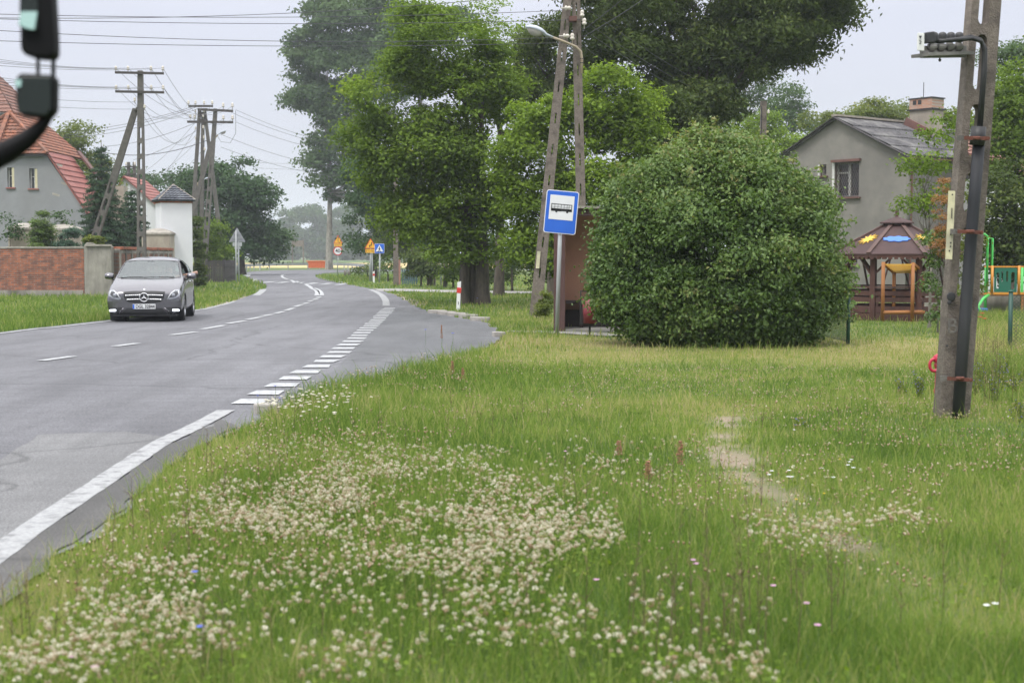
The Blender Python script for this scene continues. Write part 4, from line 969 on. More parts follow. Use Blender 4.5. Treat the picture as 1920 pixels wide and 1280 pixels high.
# --- grey gabled house on the right
hs = thing('gabled_house', 'taupe plastered two-storey house with a grey fibre-cement roof behind the gazebo', 'house', (15.7, 70, 0), -math.atan2(.78, .63))
He, Hr = 6.3, 8.28; gw = 4.05
out_ = [(-gw, -.2), (gw, -.2), (gw, He), (0, Hr), (-gw, He)]
w1, w2, w3, w4 = (-.12, 4.42, 1.33, 6.1), (-1.02, 5.5, -.63, 6.05), (-.4, 1.2, 1.3, 2.15), (-3.2, 1.2, -2.0, 2.6)
wall_holes(out_, [[(a, b_), (c, b_), (c, d), (a, d)] for a, b_, c, d in (w1, w2, w3, w4)], 0, .35, 'wall', 'stucco_taupe', hs)
m_ = MB(); m_.box((gw - .175, 4.7, 3.0), (.348, 8.65, 6.4)); m_.box((-gw + .175, 4.7, 3.0), (.348, 8.65, 6.4)); m_.box((0, 9, 3), (2 * gw, .35, 6.4)); m_.build('side_wall', 'stucco_taupe', hs)
sl = (Hr - He) / gw
for sx in (1, -1):
    A, B, C, D = (sx * (gw + .28), -.22, He - sl * .28), (sx * (gw + .28), 9.3, He - sl * .28), (0, 9.3, Hr), (0, -.22, Hr)
    if sx < 0: A, B, C, D = B, A, D, C
    roof_tiles('roof', A, B, C, D, 'roof_fibre', hs, tw=.18, th=1.1, amp=.03, thick=.1)
m_ = MB(); m_.beam((0, -.25, Hr + .08), (0, 9.3, Hr + .08), .34, .1)
m_.build('ridge_cap', 'ridge_mortar', hs)
m_ = MB()
for sx in (1, -1): m_.beam((0, -.26, Hr - .02), (sx * (gw + .28), -.26, He - sl * .28 - .03), .03, .16, up=(0, 1, 0))
m_.build('verge_board', 'plank_dark', hs)
m_ = MB(); m_.beam((gw + .36, -.2, He - sl * .28 - .06), (gw + .36, 9.3, He - sl * .28 - .06), .12, .09); m_.build('gutter', 'brown_metal', hs)
m_ = MB(); m_.tube([(gw + .34, .25, He - sl * .28 - .1), (gw + .1, .25, He - .75), (gw + .07, .25, .1)], .05, 8); m_.build('downpipe', 'brown_metal', hs)
# dormer flashing and chimney
m_ = MB(); m_.beam((.35, 4.9, Hr + .02), (1.9, 4.9, Hr - .75), .5, .12, up=(0, 1, 0)); m_.build('flashing', 'brown_metal', hs)
ch = MB(); ch.box((.9, 5.9, Hr + -0.37), (1.3, 1.0, 2.1)); cho = ch.build('chimney', 'stucco_beige', hs, bevel=.01)
m_ = MB(); m_.box((.9, 5.9, Hr + 0.93), (1.32, 1.02, .5)); m_.build('brick_top', 'brick_chimney', cho)
m_ = MB(); m_.box((.9, 5.9, Hr + 0.64), (1.5, 1.2, .07)); m_.box((.9, 5.9, Hr + 1.20), (1.42, 1.1, .06)); m_.build('ledge', 'metal_black', cho)
m_ = MB()
for x in (.55, .85): m_.box((x, 5.385, Hr + 1.00), (.2, .02, .22))
m_.build('flue_opening', 'metal_black', cho)
m_ = MB(); m_.tube([(.5, 6.2, Hr + 1.18), (.5, 6.2, Hr + 2.08)], .02, 5); m_.build('lightning_rod', 'metal_black', cho)
def window(w_, mull, parent, bars=True):
    a, b0, c, d = w_
    m_ = MB(); m_.box(((a + c) / 2, .28, (b0 + d) / 2), (c - a, .02, d - b0)); wn_ = m_.build('window', 'dark_glass', parent)
    m_ = MB(); t_ = .08
    for x in [a + t_ / 2, c - t_ / 2] + mull: m_.box((x, .24, (b0 + d) / 2), (t_ if x not in mull else .14, .06, d - b0))
    m_.box(((a + c) / 2, .235, d - t_ / 2), (c - a, .06, t_)); m_.box(((a + c) / 2, .235, b0 + t_ / 2), (c - a, .06, t_))
    if mull: m_.box(((a + mull[0]) / 2, .236, d - .5), (mull[0] - a, .05, .08))
    m_.build('frame', 'white_frame', wn_)
    if bars:
        m_ = MB(); st = .12; n = int((c - a + d - b0) / st) + 2
        for i in range(-n, n):
            for sg in (1, -1):
                pts = []
                x0 = a + i * st
                # steep diagonal line clipped to the window rectangle
                for k in range(0, 41):
                    z = b0 + (d - b0) * k / 40; x = x0 + sg * (z - b0) * .45
                    if a <= x <= c: pts.append((x, z))
                if len(pts) > 2: m_.beam((pts[0][0], .08 + sg * .006, pts[0][1]), (pts[-1][0], .08 + sg * .006, pts[-1][1]), .016, .01)
        m_.box(((a + c) / 2, .08, d - .02), (c - a, .03, .05)); m_.box(((a + c) / 2, .08, b0 + .03), (c - a, .03, .06))
        m_.box((a + .02, .08, (b0 + d) / 2), (.04, .03, d - b0)); m_.box((c - .02, .08, (b0 + d) / 2), (.04, .03, d - b0))
        m_.build('window_grille', 'grille_metal', wn_)
    m_ = MB(); m_.box(((a + c) / 2, -.05, b0 - .04), (c - a + .25, .22, .06)); m_.build('sill', 'brown_metal', wn_)
window(w1, [.62], hs); window(w2, [], hs); window(w3, [.4], hs); window(w4, [], hs, False)
m_ = MB(); m_.box((.6, -.06, 6.17), (1.7, .2, .12)); m_.build('shutter_box', 'brown_metal', hs)
m_ = MB(); m_.box((-.2, -.004, 5.27), (.14, .012, 1.68)); m_.box((-1.09, -.004, 5.77), (.11, .012, .55)); m_.build('white_trim', 'white_frame', hs)
# pinkish gatepost and blue-green fence near the signs, pale house bits at right edge
mat('pink_plaster', (.4, .2, .16), (.32, .16, .13), 5, .85)
mat('fence_teal', (.09, .16, .17), (.06, .11, .12), 6, .6, stretch=(5, 5, .3))
gp = thing('gatepost', 'pinkish-red gatepost beside the blue-green fence', 'post', BX(747, 81))
m_ = MB(); m_.box((0, 0, .72), (.26, .26, 1.44)); m_.build('shaft', 'pink_plaster', gp); m_ = MB(); m_.box((0, 0, 1.49), (.34, .34, .1)); m_.build('cap', 'cap_stone', gp)
tf = thing('slat_fence', 'low blue-green slatted fence under the trees right of the pinkish gatepost', 'fence', BX(754, 81))
m_ = MB()
for i in range(8): m_.box((.05 + i * .11, i * .02, .42), (.08, .02, .84))
m_.box((.44, .1, .25), (.9, .03, .05)); m_.box((.44, .1, .65), (.9, .03, .05)); m_.build('slats', 'fence_teal', tf)
fp = thing('pale_house', 'pale house glimpsed at the right edge behind green leaves', 'house', (XU(1935, 66), 66, 0))
m_ = MB(); m_.box((0, 3, 2.6), (4.6, 6, 5.2)); m_.build('wall', 'white_wall', fp)
roof_tiles('roof', (-2.6, -.3, 5.2), (2.6, -.3, 5.2), (2.6, 3, 7.2), (-2.6, 3, 7.2), 'tile_pinkbrown', fp); m_ = MB(); m_.prism([(-2.3, 5.2), (2.3, 5.2), (2.3, 5.3), (-2.3, 5.3)], 0, 6); m_.build('eaves', 'plank_dark', fp)
cw = thing('block_wall', 'low grey concrete wall below the play tower', 'wall', (XU(1860, 40), 40, 0))
m_ = MB(); m_.box((.6, 0, .25), (5.2, .3, .62)); m_.build('blockwork', 'render_rough', cw); m_ = MB(); m_.box((.6, 0, .585), (5.3, .36, .05)); m_.build('coping', 'cap_stone', cw)

# ================================================================== POLES AND WIRES
mat('pole_concrete', (.225, .19, .16), (.14, .118, .1), 22, .95, bump=1, bscale=70, c3=(.11, .093, .08))
mat('pole_dark', (.15, .14, .125), (.1, .094, .085), 7, .95, bump=.5)
mat('steel_dark', (.07, .06, .055), (.04, .036, .034), 9, .7)
mat('porcelain', (.66, .62, .55), (.5, .46, .4), 12, .25)
mat('wire', (.05, .05, .06), (.07, .07, .08), 3, .6)
mat('lamp_shell', (.5, .54, .6), (.44, .48, .55), 5, .35)
mat('lamp_bowl', (.42, .4, .38), (.35, .33, .32), 5, .2)
mat('arm_steel', (.4, .34, .24), (.3, .24, .17), 6, .5)
def slot(cx, z0, z1, hw, n=5):
    o = []
    for k in range(n + 1):
        a = math.pi * k / n; o.append((cx + hw * math.cos(a), z1 - hw + hw * math.sin(a)))
    for k in range(n + 1):
        a = math.pi + math.pi * k / n; o.append((cx + hw * math.cos(a), z0 + hw + hw * math.sin(a)))
    return o
def ladder_pole(base, top, wb, wt, dep, slots, m, parent, name='shaft', sw=.32, yaw=0, so=0):
    """tapered flat pole with through slots. slots: (from, to) as fractions of length"""
    base, top = Vector(base), Vector(top); L_ = (top - base).length
    outline = [(-wb / 2, 0), (wb / 2, 0), (wt / 2, L_), (-wt / 2, L_)]
    hs_ = [slot(so, a * L_, c * L_, sw * (wb + (wt - wb) * (a + c) / 2) / 2) for a, c in slots]
    me = curve_mesh([outline] + hs_, dep / 2)
    d = (top - base).normalized(); yv = Matrix.Rotation(yaw, 3, 'Z') @ Vector((0, 1, 0)); y = (yv - d * yv.dot(d)).normalized(); x = y.cross(d)
    me.transform(Matrix.Translation(base) @ Matrix((x, y, d)).transposed().to_4x4())
    return link(name, me, m, parent, bevel=.012)
def insulator(p, parent, s=1.0, M=None):
    m_ = MB(); m_.lathe([(.012, -.05), (.012, .03), (.045, .035), (.05, .07), (.03, .075), (.04, .1), (.042, .13), (.02, .16), (0, .165)], 8, p, (M or Matrix()) @ Matrix.Scale(s, 4)); m_.build('insulator', 'porcelain', parent, True)
def crossarm(b, c, half, z, y=0): b.box((c, y, z), (half * 2, .09, .1))

# left pole P1 with strut
Y1 = 57.5; x1 = XU(267.5, Y1); T1 = (XU(271, Y1) - x1, 0, ZV(133, Y1))
p1 = thing('utility_pole', 'ladder-shaped concrete pole with two crossarms and a leaning strut, left of the white turret', 'utility pole', (x1, Y1, 0), 0, 'concrete poles along the left of the road')
sl_ = [(.08 + i * .069, .08 + i * .069 + .05) for i in range(10)]
ladder_pole((0, 0, 0), T1, .39, .19, .2, sl_, 'pole_dark', p1, sw=.46)
xs_, zs_ = XU(180, Y1 + 1) - x1, ZV(450, Y1 + 1)
st0 = Vector((XU(146, 58.6) - x1, 1.1, 0)); st1 = Vector((XU(258, Y1) - x1, .25, ZV(203, Y1)))
ladder_pole(st0, st1, .36, .2, .2, [(.1 + i * .09, .1 + i * .09 + .065) for i in range(6)], 'pole_dark', p1, 'strut', .46)
b = MB(); b.beam(st1 + Vector((0, -.1, -.1)), (T1[0] - .02, 0, st1.z + .12), .1, .08); b.build('strut_clamp', 'steel_dark', p1)
IN1 = []
for zz in (ZV(138, Y1), ZV(173.5, Y1)):
    b = MB(); xa, xb = XU(226, Y1) - x1, XU(316, Y1) - x1; b.beam((xa, -.16, zz + .02), (xb, -.16, zz - .02), .08, .09); ca = b.build('crossarm', 'steel_dark', p1)
    for u in (227.5, 250, 292.5, 314.5):
        q = (XU(u, Y1) - x1, -.16, zz + .07); insulator(q, ca, 1.25); IN1.append(Vector((x1, Y1, 0)) + Vector(q) + Vector((0, 0, .12)))
for u, v in ((261, 192), (279, 205)):
    q = (XU(u, Y1) - x1, -.12, ZV(v, Y1)); insulator(q, p1, 1.1); IN1.append(Vector((x1, Y1, 0)) + Vector(q))

# P2 group at 88 m
Y2_ = 90; xg = XU(400, Y2_)
def g_(u, v, dy=0): return Vector((XU(u, Y2_ + dy) - xg, dy, ZV(v, Y2_ + dy)))
p2 = thing('utility_pole', 'ladder-shaped concrete pole with crossarms and a lamp head behind the plank fence', 'utility pole', (xg, Y2_, 0), 0, 'concrete poles along the left of the road')
b0 = g_(391, 487); b0.z = 0; b0.x -= .3
ladder_pole(b0, g_(409.5, 204), .38, .22, .22, [(.1 + i * .075, .1 + i * .075 + .052) for i in range(8)], 'pole_dark', p2, sw=.46)
IN2 = []
for (ua, va, ub, vb, us) in ((378, 206, 443, 209, (425, 442)), (358, 229, 443, 230, (425, 442))):
    b = MB(); b.beam(g_(ua, va) + Vector((0, -.2, 0)), g_(ub, vb) + Vector((0, -.2, 0)), .13, .14); ca = b.build('crossarm', 'steel_dark', p2)
    for u in us: q = g_(u, va - 1.5) + Vector((0, -.2, .05)); insulator(q, ca, 1.9); IN2.append(q + Vector((xg, Y2_, .1)))
def lamp_head(parent, p, direction, s, name='lamp_head'):
    """cobra-head lantern: shell on top, glass bowl below; points along `direction` from its neck at p"""
    d = Vector(direction).normalized(); y = Vector((0, 0, 1)).cross(d).normalized(); z = d.cross(y); M = Matrix.Translation(p) @ Matrix((d, y, z)).transposed().to_4x4() @ Matrix.Scale(s, 4)
    b = MB(); prof = [(0, .05, .04, 0), (.18, .07, .055, .0), (.24, .1, .075, .02), (.34, .14, .1, .03), (.5, .16, .11, .035), (.64, .13, .09, .03), (.72, .05, .04, .02)]
    n = 12; vs = []
    for x, hy, hz, oz in prof:
        for k in range(n):
            a = 2 * math.pi * k / n; vs.append((x, hy * math.cos(a), oz + hz * math.sin(a) * (1 if math.sin(a) > 0 else .25)))
    fs = [(i * n + k, i * n + (k + 1) % n, (i + 1) * n + (k + 1) % n, (i + 1) * n + k) for i in range(len(prof) - 1) for k in range(n)] + [tuple(range(n)), tuple(range((len(prof) - 1) * n, len(prof) * n))]
    b.add(vs, fs, M); o = b.build(name, 'lamp_shell', parent, True)
    b = MB(); vs = []
    for j, f in enumerate((1, .93, .7, .35)):
        for k in range(n):
            a = 2 * math.pi * k / n; vs.append((.47 + .21 * f * math.cos(a), .14 * f * math.sin(a), .02 - .14 * (1 - f * f) ** .5))
    fs = [(i * n + k, i * n + (k + 1) % n, (i + 1) * n + (k + 1) % n, (i + 1) * n + k) for i in range(3) for k in range(n)] + [tuple(range(3 * n, 4 * n))]
    b.add(vs, fs, M); b.build('lamp_bowl', 'lamp_bowl', o, True)
    return o
lamp_head(p2, g_(413, 253), (1, -.1, .42), .82)
b = MB(); b.tube([g_(404, 262), g_(409, 258), g_(413, 253)], .04, 6); b.build('lamp_arm', 'arm_steel', p2)
p3 = thing('utility_pole', 'three-legged concrete pole with spread legs left of the lamp-bearing pole', 'utility pole', (xg, Y2_ + 3, 0), 0, 'concrete poles along the left of the road')
def h_(u, v, dy=0): return g_(u, v, 3 + dy) - Vector((0, 3, 0))
for a, c in (((380, 205), (355, 500)), ((386, 210), (378.5, 500)), ((389, 207), (425, 497))):
    bb = h_(*c); bb.z = 0
    ladder_pole(bb, h_(*a), .28, .18, .2, [(.05 + i * .07, .05 + i * .07 + .045) for i in range(3)], 'pole_dark', p3, 'leg', .3)
for va, ua, ub in ((200, 361, 406), (206, 378, 396), (216, 380, 394), (226, 380, 396)):
    b = MB(); b.beam(h_(ua, va) + Vector((0, -.25, 0)), h_(ub, va) + Vector((0, -.25, 0)), .12, .13); ca = b.build('crossarm', 'steel_dark', p3)
    if va == 200:
        for u in (361, 374, 390, 405): q = h_(u, va - 1) + Vector((0, -.25, .05)); insulator(q, ca, 1.7); IN2.append(q + Vector((xg, Y2_ + 3, .1)))
    if va == 226:
        for u in (364, 372): q = h_(u, va - 1) + Vector((0, -.25, .05)); insulator(q, ca, 1.7)
for va in (212, 222, 243, 262, 284):
    insulator(h_(388 + (va % 3), va) + Vector((0, -.3, 0)), p3, 1.5); insulator(h_(372, va), p3, 1.2)
p4 = thing('utility_pole', 'leaning concrete strut crossing the legs of the pole trio', 'utility pole', (xg, Y2_ + 1.2, 0), 0, 'concrete poles along the left of the road')
bb = g_(330, 470, 1.2) - Vector((0, 1.2, 0)); bb.z = 0
ladder_pole(bb, g_(401, 266, 1.2) - Vector((0, 1.2, 0)), .34, .24, .22, [(.1 + i * .08, .1 + i * .08 + .055) for i in range(5)], 'pole_dark', p4, 'shaft', .4)
p5 = thing('lamp_post', 'lower lamp post with grey lamp head and a cross bar, behind the pole trio', 'street lamp', (xg, Y2_ + 6, 0))
k5 = lambda u, v: g_(u, v, 6) - Vector((0, 6, 0))
bb = k5(370, 480); bb.z = 0
b = MB(); b.tube([bb, k5(371, 350)], [.14, .1], 8); b.build('shaft', 'pole_dark', p5)
b = MB(); b.tube([k5(371, 352), k5(374, 344), k5(384, 338)], .045, 6); b.build('lamp_arm', 'arm_steel', p5); lamp_head(p5, k5(384, 338), (1, -.1, .32), .62)
b = MB(); b.beam(k5(366, 356), k5(402, 356), .1, .1); b.build('cross_bar', 'steel_dark', p5)
p6 = thing('utility_pole', 'distant stub of a double pole with insulators behind the ladder-shaped pole', 'utility pole', BX(251, 118), 0, 'concrete poles along the left of the road')
z6 = ZV(304, 118)
for dx in (-.2, .25): b = MB(); b.tube([(dx * 2, 0, 0), (dx, 0, z6)], [.18, .13], 7); b.build('leg', 'pole_dark', p6)
b = MB(); b.box((0, -.2, z6 - .4), (.9, .1, .12)); b.box((0, -.2, z6 - 1.0), (.9, .1, .12)); b.build('crossarm', 'steel_dark', p6)
for dx in (-.35, .35): insulator((dx, -.2, z6 - .3), p6, 1.8)

# A-shaped concrete pole by the bus stop
Ya = 37.4; xa = XU(1050, Ya); ap_ = thing('utility_pole', 'tall A-shaped concrete pole with a street lamp directly behind the bus stop sign', 'utility pole', (xa, Ya, 0))
def a_(u, v, dy=0): return Vector((XU(u, Ya + dy) - xa, dy, ZV(v, Ya + dy)))
la = a_(1003, 594); la.z = -.05; ta = a_(1068.5, -60)
legL = ladder_pole(la, ta, .32, .2, .2, [(.12 + i * .088, .12 + i * .088 + .03) for i in range(9)], 'pole_concrete', ap_, 'leg', .15)
ra = a_(1094, 600, .1); ra.z = -.05
ladder_pole(ra, a_(1077, -60, .1), .26, .2, .2, [(.1 + i * .085, .1 + i * .085 + .035) for i in range(10)], 'pole_concrete', ap_, 'leg', .16)
b = MB(); b.box(a_(1072, 38) + Vector((0, -.12, 0)), (.2, .3, .12)); b.build('wood_block', 'brown_wood', ap_)
b = MB(); pl = [a_(1007.5, 503) + Vector((0, -.14, 0)), a_(1010, 471) + Vector((0, -.14, 0))]; b.beam(pl[0], pl[1], .09, .012, up=(0, 1, 0)); mat('plate_cream', (.66, .62, .4), (.5, .47, .3), 9, .6, c3=(.35, .33, .25)); b.build('number_plate', 'plate_cream', ap_)
b = MB(); b.tube([a_(1089, 138, -.1), a_(1089.5, 112, -.1), a_(1087.5, 97, -.15), a_(1078, 88, -.2), a_(1058, 79, -.35), a_(1034, 70, -.5)], .035, 8); b.build('lamp_arm', 'arm_steel', ap_, True)
lamp_head(ap_, a_(1035, 71, -.5), (-1, -.25, .32), 1.02)
b = MB(); b.tube([a_(1086, 110, -.13), a_(1093, 110, -.13)], .012, 5); b.tube([a_(1086, 118, -.13), a_(1093, 118, -.13)], .012, 5); b.build('clamp', 'steel_dark', ap_)
INA = []
for u, v in ((1054, 18), (1051, 70), (1071, 80), (1089, 37), (1093, 52), (1094, 3)):
    q = a_(u, v) + Vector((0, -.2, 0)); insulator(q, ap_, 1.3, Matrix.Rotation(R(90 if u < 1060 else 0), 4, 'Y')); INA.append(q + Vector((xa, Ya, 0)))

# grey stub pole by the gabled house, pole behind the crossing sign, both round
p7 = thing('utility_pole', 'short grey pole top standing between the round bush and the gabled house', 'utility pole', BX(1427, 62))
b = MB(); b.box((0, 0, ZV(190, 62) / 2), (.3, .24, ZV(190, 62)), None, 0, .8); b.build('shaft', 'pole_concrete', p7)
b = MB(); b.tube([(-.14, -.14, ZV(300, 62)), (-.1, -.14, ZV(200, 62))], .02, 5); b.build('cable', 'metal_black', p7); insulator((.2, -.1, ZV(215, 62)), p7, 1.2)
p8 = thing('utility_pole', 'pale grey concrete pole rising into the trees behind the pedestrian crossing sign', 'utility pole', BX(743, 79))
b = MB(); b.box((0, 0, 4.4), (.29, .22, 8.9), None, 0, .7); b.build('shaft', 'pole_concrete', p8, bevel=.02)
b = MB(); b.box((0, -.16, 8.4), (1.5, .08, .1)); b.build('crossarm', 'steel_dark', p8)
p9 = thing('distribution_box', 'small distant transformer box on a pair of posts before the hazy trees', 'utility pole', BX(561, 265))
for dx in (-1.1, .9): b = MB(); b.tube([(dx, 0, 0), (dx, 0, 4.6)], .13, 6); b.build('leg', 'pole_dark', p9)
b = MB(); b.box((0, 0, 3.9), (1.9, .8, 1.1)); b.build('box', 'pole_dark', p9, bevel=.03)  # grey of distant haze put into the box colour

# near right pole with slots, pipe, clamps, terminal box
Yr = 13.85; xr_ = XU(1783, Yr)
rp = thing('utility_pole', 'near concrete pole with long slots, black cable pipe and rusty clamps at the right', 'utility pole', (xr_, Yr, 0))
def r_(u, v, dy=0): return Vector((XU(u, Yr + dy) - xr_, dy, ZV(v, Yr + dy)))
rb, rt = r_(1783, 785), r_(1839, -120); rb.z = -.2
def fr(v): return (ZV(v, Yr) - rb.z) / (rt.z - rb.z)
sls = [(fr(560), fr(427)), (fr(400), fr(325)), (fr(298), fr(197)), (fr(172), fr(67)), (fr(50), fr(-100))]
ladder_pole(rb, rt, .31, .285, .15, sls, 'pole_concrete', rp, 'shaft', .37, yaw=R(7), so=-.02)
mat('pipe_black', (.02, .021, .025), (.03, .032, .037), 5, .6, c3=(.05, .05, .052), stretch=(3, 3, .4), spec=.3)
mat('rust', (.16, .05, .03), (.09, .035, .025), 14, .85, bump=.5)
b = MB(); b.tube([r_(1798, 790, -.16), r_(1809, 587, -.16), r_(1821, 380, -.16), r_(1829, 262, -.16)], .056, 14); b.build('pipe', 'pipe_black', rp, True)
b = MB(); b.tube([r_(1824.5, 272, -.2), r_(1827.5, 238, -.2)], .07, 14); b.build('pipe_collar', 'metal_black', rp, True)
b = MB(); b.tube([r_(1828, 240, -.2), r_(1834, 130, -.2), r_(1835, 95, -.2), r_(1829, 78, -.22), r_(1812, 72, -.26), r_(1780, 75, -.34), r_(1745, 78, -.38)], .021, 10)
b.tube([r_(1832, 240, -.2), r_(1838, 130, -.2), r_(1838, 92, -.2), r_(1828, 74, -.2), r_(1808, 68, -.24), r_(1785, 74, -.3)], .016, 8); b.build('cable', 'metal_black', rp, True)
for v, du in ((709, 0), (434, 14), (259, 22)):
    cu = 1800 + (709 - v) * .052
    b = MB(); p, q = r_(cu - 24, v, -.21), r_(cu + 19, v + 2, -.21)
    b.beam(p + Vector((0, -.02, 0)), q + Vector((0, -.07, 0)), .035, .012, up=(0, 1, 0)); b.tube([r_(cu - 6, v, -.27), r_(cu, v, -.285), r_(cu + 8, v, -.27)], .017, 6); b.tube([q + Vector((-.01, -.09, 0)), q + Vector((-.01, .1, 0))], .016, 6)
    cl_ = b.build('clamp', 'rust', rp)
    b = MB(); b.box(r_(cu - 30, v, -.205), (.06, .02, .05)); b.build('clamp_plate', 'pole_dark', cl_)
b = MB(); b.beam(r_(1776, 486, -.17), r_(1779.5, 358, -.16), .062, .012, up=(0, 1, 0)); npl = b.build('number_plate', 'plate_cream', rp)
b = MB()
for v in (470, 462, 455, 440, 400, 365): b.box(r_(1776.6 + (486 - v) * .03 + random.random() * 2, v, -.182), (.012 if v != 400 else .008, .004, .014 if v != 400 else .1))
b.build('number_marks', 'metal_black', npl)
bm_ = text_mesh('B', .2, .002); bm_.transform(Matrix.Translation(r_(1785, 612, -.172)) @ Matrix.Rotation(R(8), 4, 'Z')); link('carved_letter', bm_, 'pole_dark', rp)
for (u, v, s_) in ((1782, 556, .045), (1779, 567, .022), (1776, 648, .012)):
    b = MB(); b.lathe([(0, 0), (s_, 0), (s_ * .8, .004), (0, .006)], 9, r_(u, v, -.125), Matrix.Rotation(R(90), 4, 'X')); b.build('tar_spot', 'metal_black', rp)
# terminal box with fuse caps, pointing left
mat('galv', (.2, .19, .175), (.13, .125, .115), 8, .55)
mat('white_plastic', (.75, .75, .73), (.66, .66, .64), 5, .5)
b = MB(); b.beam(r_(1800, 101, -.05), r_(1716, 104, -.45), .2, .03); b.beam(r_(1800, 91, -.1), r_(1722, 92, -.42), .03, .05); b.beam(r_(1799, 101, -.12), r_(1718, 102, -.46), .03, .07); tb = b.build('terminal_bracket', 'galv', rp)
for i in range(4):
    p = r_(1788 - i * 16.5, 88, -.2 - i * .07); b = MB(); b.tube([p + Vector((.036, 0, 0)), p + Vector((.02, 0, 0)), p + Vector((.018, 0, 0)), p - Vector((.03, 0, 0)), p - Vector((.032, 0, 0)), p - Vector((.042, 0, 0))], [.028, .028, .043, .043, .026, .026], 12)
    b.build('fuse_holder', 'galv', tb, False)
    p = r_(1788 - i * 15.5, 70, -.2 - i * .07); b = MB(); b.lathe([(.034, -.045), (.038, -.03), (.04, .015), (.034, .035), (.018, .045), (0, .048)], 14, p); b.build('fuse_cap', 'metal_black', tb, True)
b = MB(); b.beam(r_(1740, 70, -.42), r_(1724, 72, -.46), .07, .1); b.build('end_cover', 'metal_black', tb, bevel=.01)
b = MB(); b.box(r_(1717, 79, -.5), (.07, .015, .16), Matrix.Rotation(R(20), 4, 'Z')); wp = b.build('end_plate', 'white_plastic', tb, bevel=.004)
b = MB(); q = r_(1716, 70, -.512); b.prism([(q.x - .014, q.z + .012), (q.x + .014, q.z + .012), (q.x, q.z - .018)], q.y - .004, q.y)
for i, v in enumerate((76, 79, 82)): b.box(r_(1716 + i % 2, v, -.515), (.016, .004, .006))
b.build('warning_mark', 'metal_black', wp)
b = MB(); b.tube([r_(1753, 106, -.3), r_(1753, 116, -.3)], .008, 6); b.lathe([(0, -.012), (.014, -.008), (.014, .008), (0, .012)], 8, r_(1753, 113, -.3)); b.build('hanging_bolt', 'metal_black', tb)

# ---- wires: each one an object
WN = [0]
def wire(a, c, sag, label, group, r=.006, n=14):
    a, c = Vector(a), Vector(c); pts = [a.lerp(c, k / n) - Vector((0, 0, 4 * sag * (k / n) * (1 - k / n))) for k in range(n + 1)]
    b = MB(); b.tube(pts, r, 4, False); o = b.build('power_line', 'wire', None, fix=False)
    return tag(o, label, 'wire', group)
GA = 'wires crossing the sky to the A-shaped pole'
ends = [(-420, 22), (-420, 12), (-420, 20), (-420, 26), (-420, 60)]
ins = [AT(1045, -14, Ya), AT(1054, 20, Ya), AT(1089, 37, Ya), AT(1051, 70, Ya), AT(1071, 80, Ya)]
lbs = ['highest wire across the left sky, rising out of the frame before the trees', 'second wire from the top across the left sky, running to the A-shaped pole', 'third wire from the top across the left sky, running to the A-shaped pole',
       'fourth wire from the top across the left sky, just above the lamp head', 'fifth and lowest long wire across the left sky, ending below the lamp head']
for (u, v), q, lb, sg in zip(ends, ins, lbs, (.35, .2, .18, .3, .18)):
    wire(AT(u, v, 30), q, sg, lb, GA, .007, 20)
GB = 'wires from the left frame edge to the ladder-shaped pole'
for i in range(8):
    q = IN1[i]; top_ = i < 4
    o = AT(-420, 32 + (i % 4) * 15 if top_ else 62 + (i % 4) * 17, 26)
    wire(o, q, .25, 'wire running from the left frame edge to the %s crossarm of the ladder-shaped pole' % ('upper' if top_ else 'lower'), GB + (', upper arm' if top_ else ', lower arm'))
wire(AT(-420, 120, 26), IN1[8], .2, 'single wire from the left frame edge to the insulator under the lower crossarm', GB)
wire(AT(-420, 140, 26), IN1[9], .2, 'lowest wire from the left frame edge, ending by the head of the leaning strut', GB)
GC = 'sagging wires between the ladder-shaped pole and the pole trio'
for i in range(8): wire(IN1[i], IN2[i], 1.1, 'sagging wire from the ladder-shaped pole to the pole trio beside the turret', GC, .009)
for i, k in ((8, 4), (9, 5)): wire(IN1[i], IN2[k] - Vector((0, 0, 2.0)), 1.0, 'sagging wire from the ladder-shaped pole to the pole trio beside the turret', GC, .009)
GD = 'faint wires from the pole trio towards the left gardens'
for i, (u, v, e_, sg) in enumerate([(20, 246, (362, 200), .6), (20, 255, (368, 201), .6), (60, 258, (374, 203), .6), (195, 286, (392, 262), .5), (190, 275, (365, 231), .3), (250, 300, (372, 243), .2)]):
    wire(AT(u, v, 100), AT(e_[0], e_[1], 91), sg, 'faint wire running left from the pole trio over the gardens', GD, .013 if i != 3 else .022)
for i, (u, v, e_) in enumerate([(285, 330, (372, 262)), (300, 345, (378, 284)), (288, 345, (366, 243)), (270, 322, (372, 222))]):
    wire(AT(u, v, 116), AT(e_[0], e_[1], 91), .3, 'faint wire slanting down from the pole trio behind the turret', 'faint wires slanting down behind the turret', .011)
GE = 'wires from the pole trio over the road to the right'
for i, (a, e_, sg) in enumerate([((442, 206), (760, 276), .8), ((425, 207), (760, 282), .8), ((442, 229), (760, 288), .8), ((414, 252), (760, 320), .8), ((414, 276), (760, 330), .8)]):
    wire(AT(a[0], a[1], 90), AT(e_[0], e_[1], 112), sg, 'wire from the pole trio across the road into the trees on the right', GE, .011)
b = MB(); pts = [AT(442, 207, 90), AT(442, 250, 90.3), AT(432, 268, 90.5), AT(414, 266, 90.5), AT(405, 250, 90)]
b.tube(pts, .012, 4, False); tag(b.build('power_line', 'wire', None, fix=False), 'loose loop of wire hanging under the lamp of the pole trio', 'wire')
GF = 'wires from the A-shaped pole down to the right'
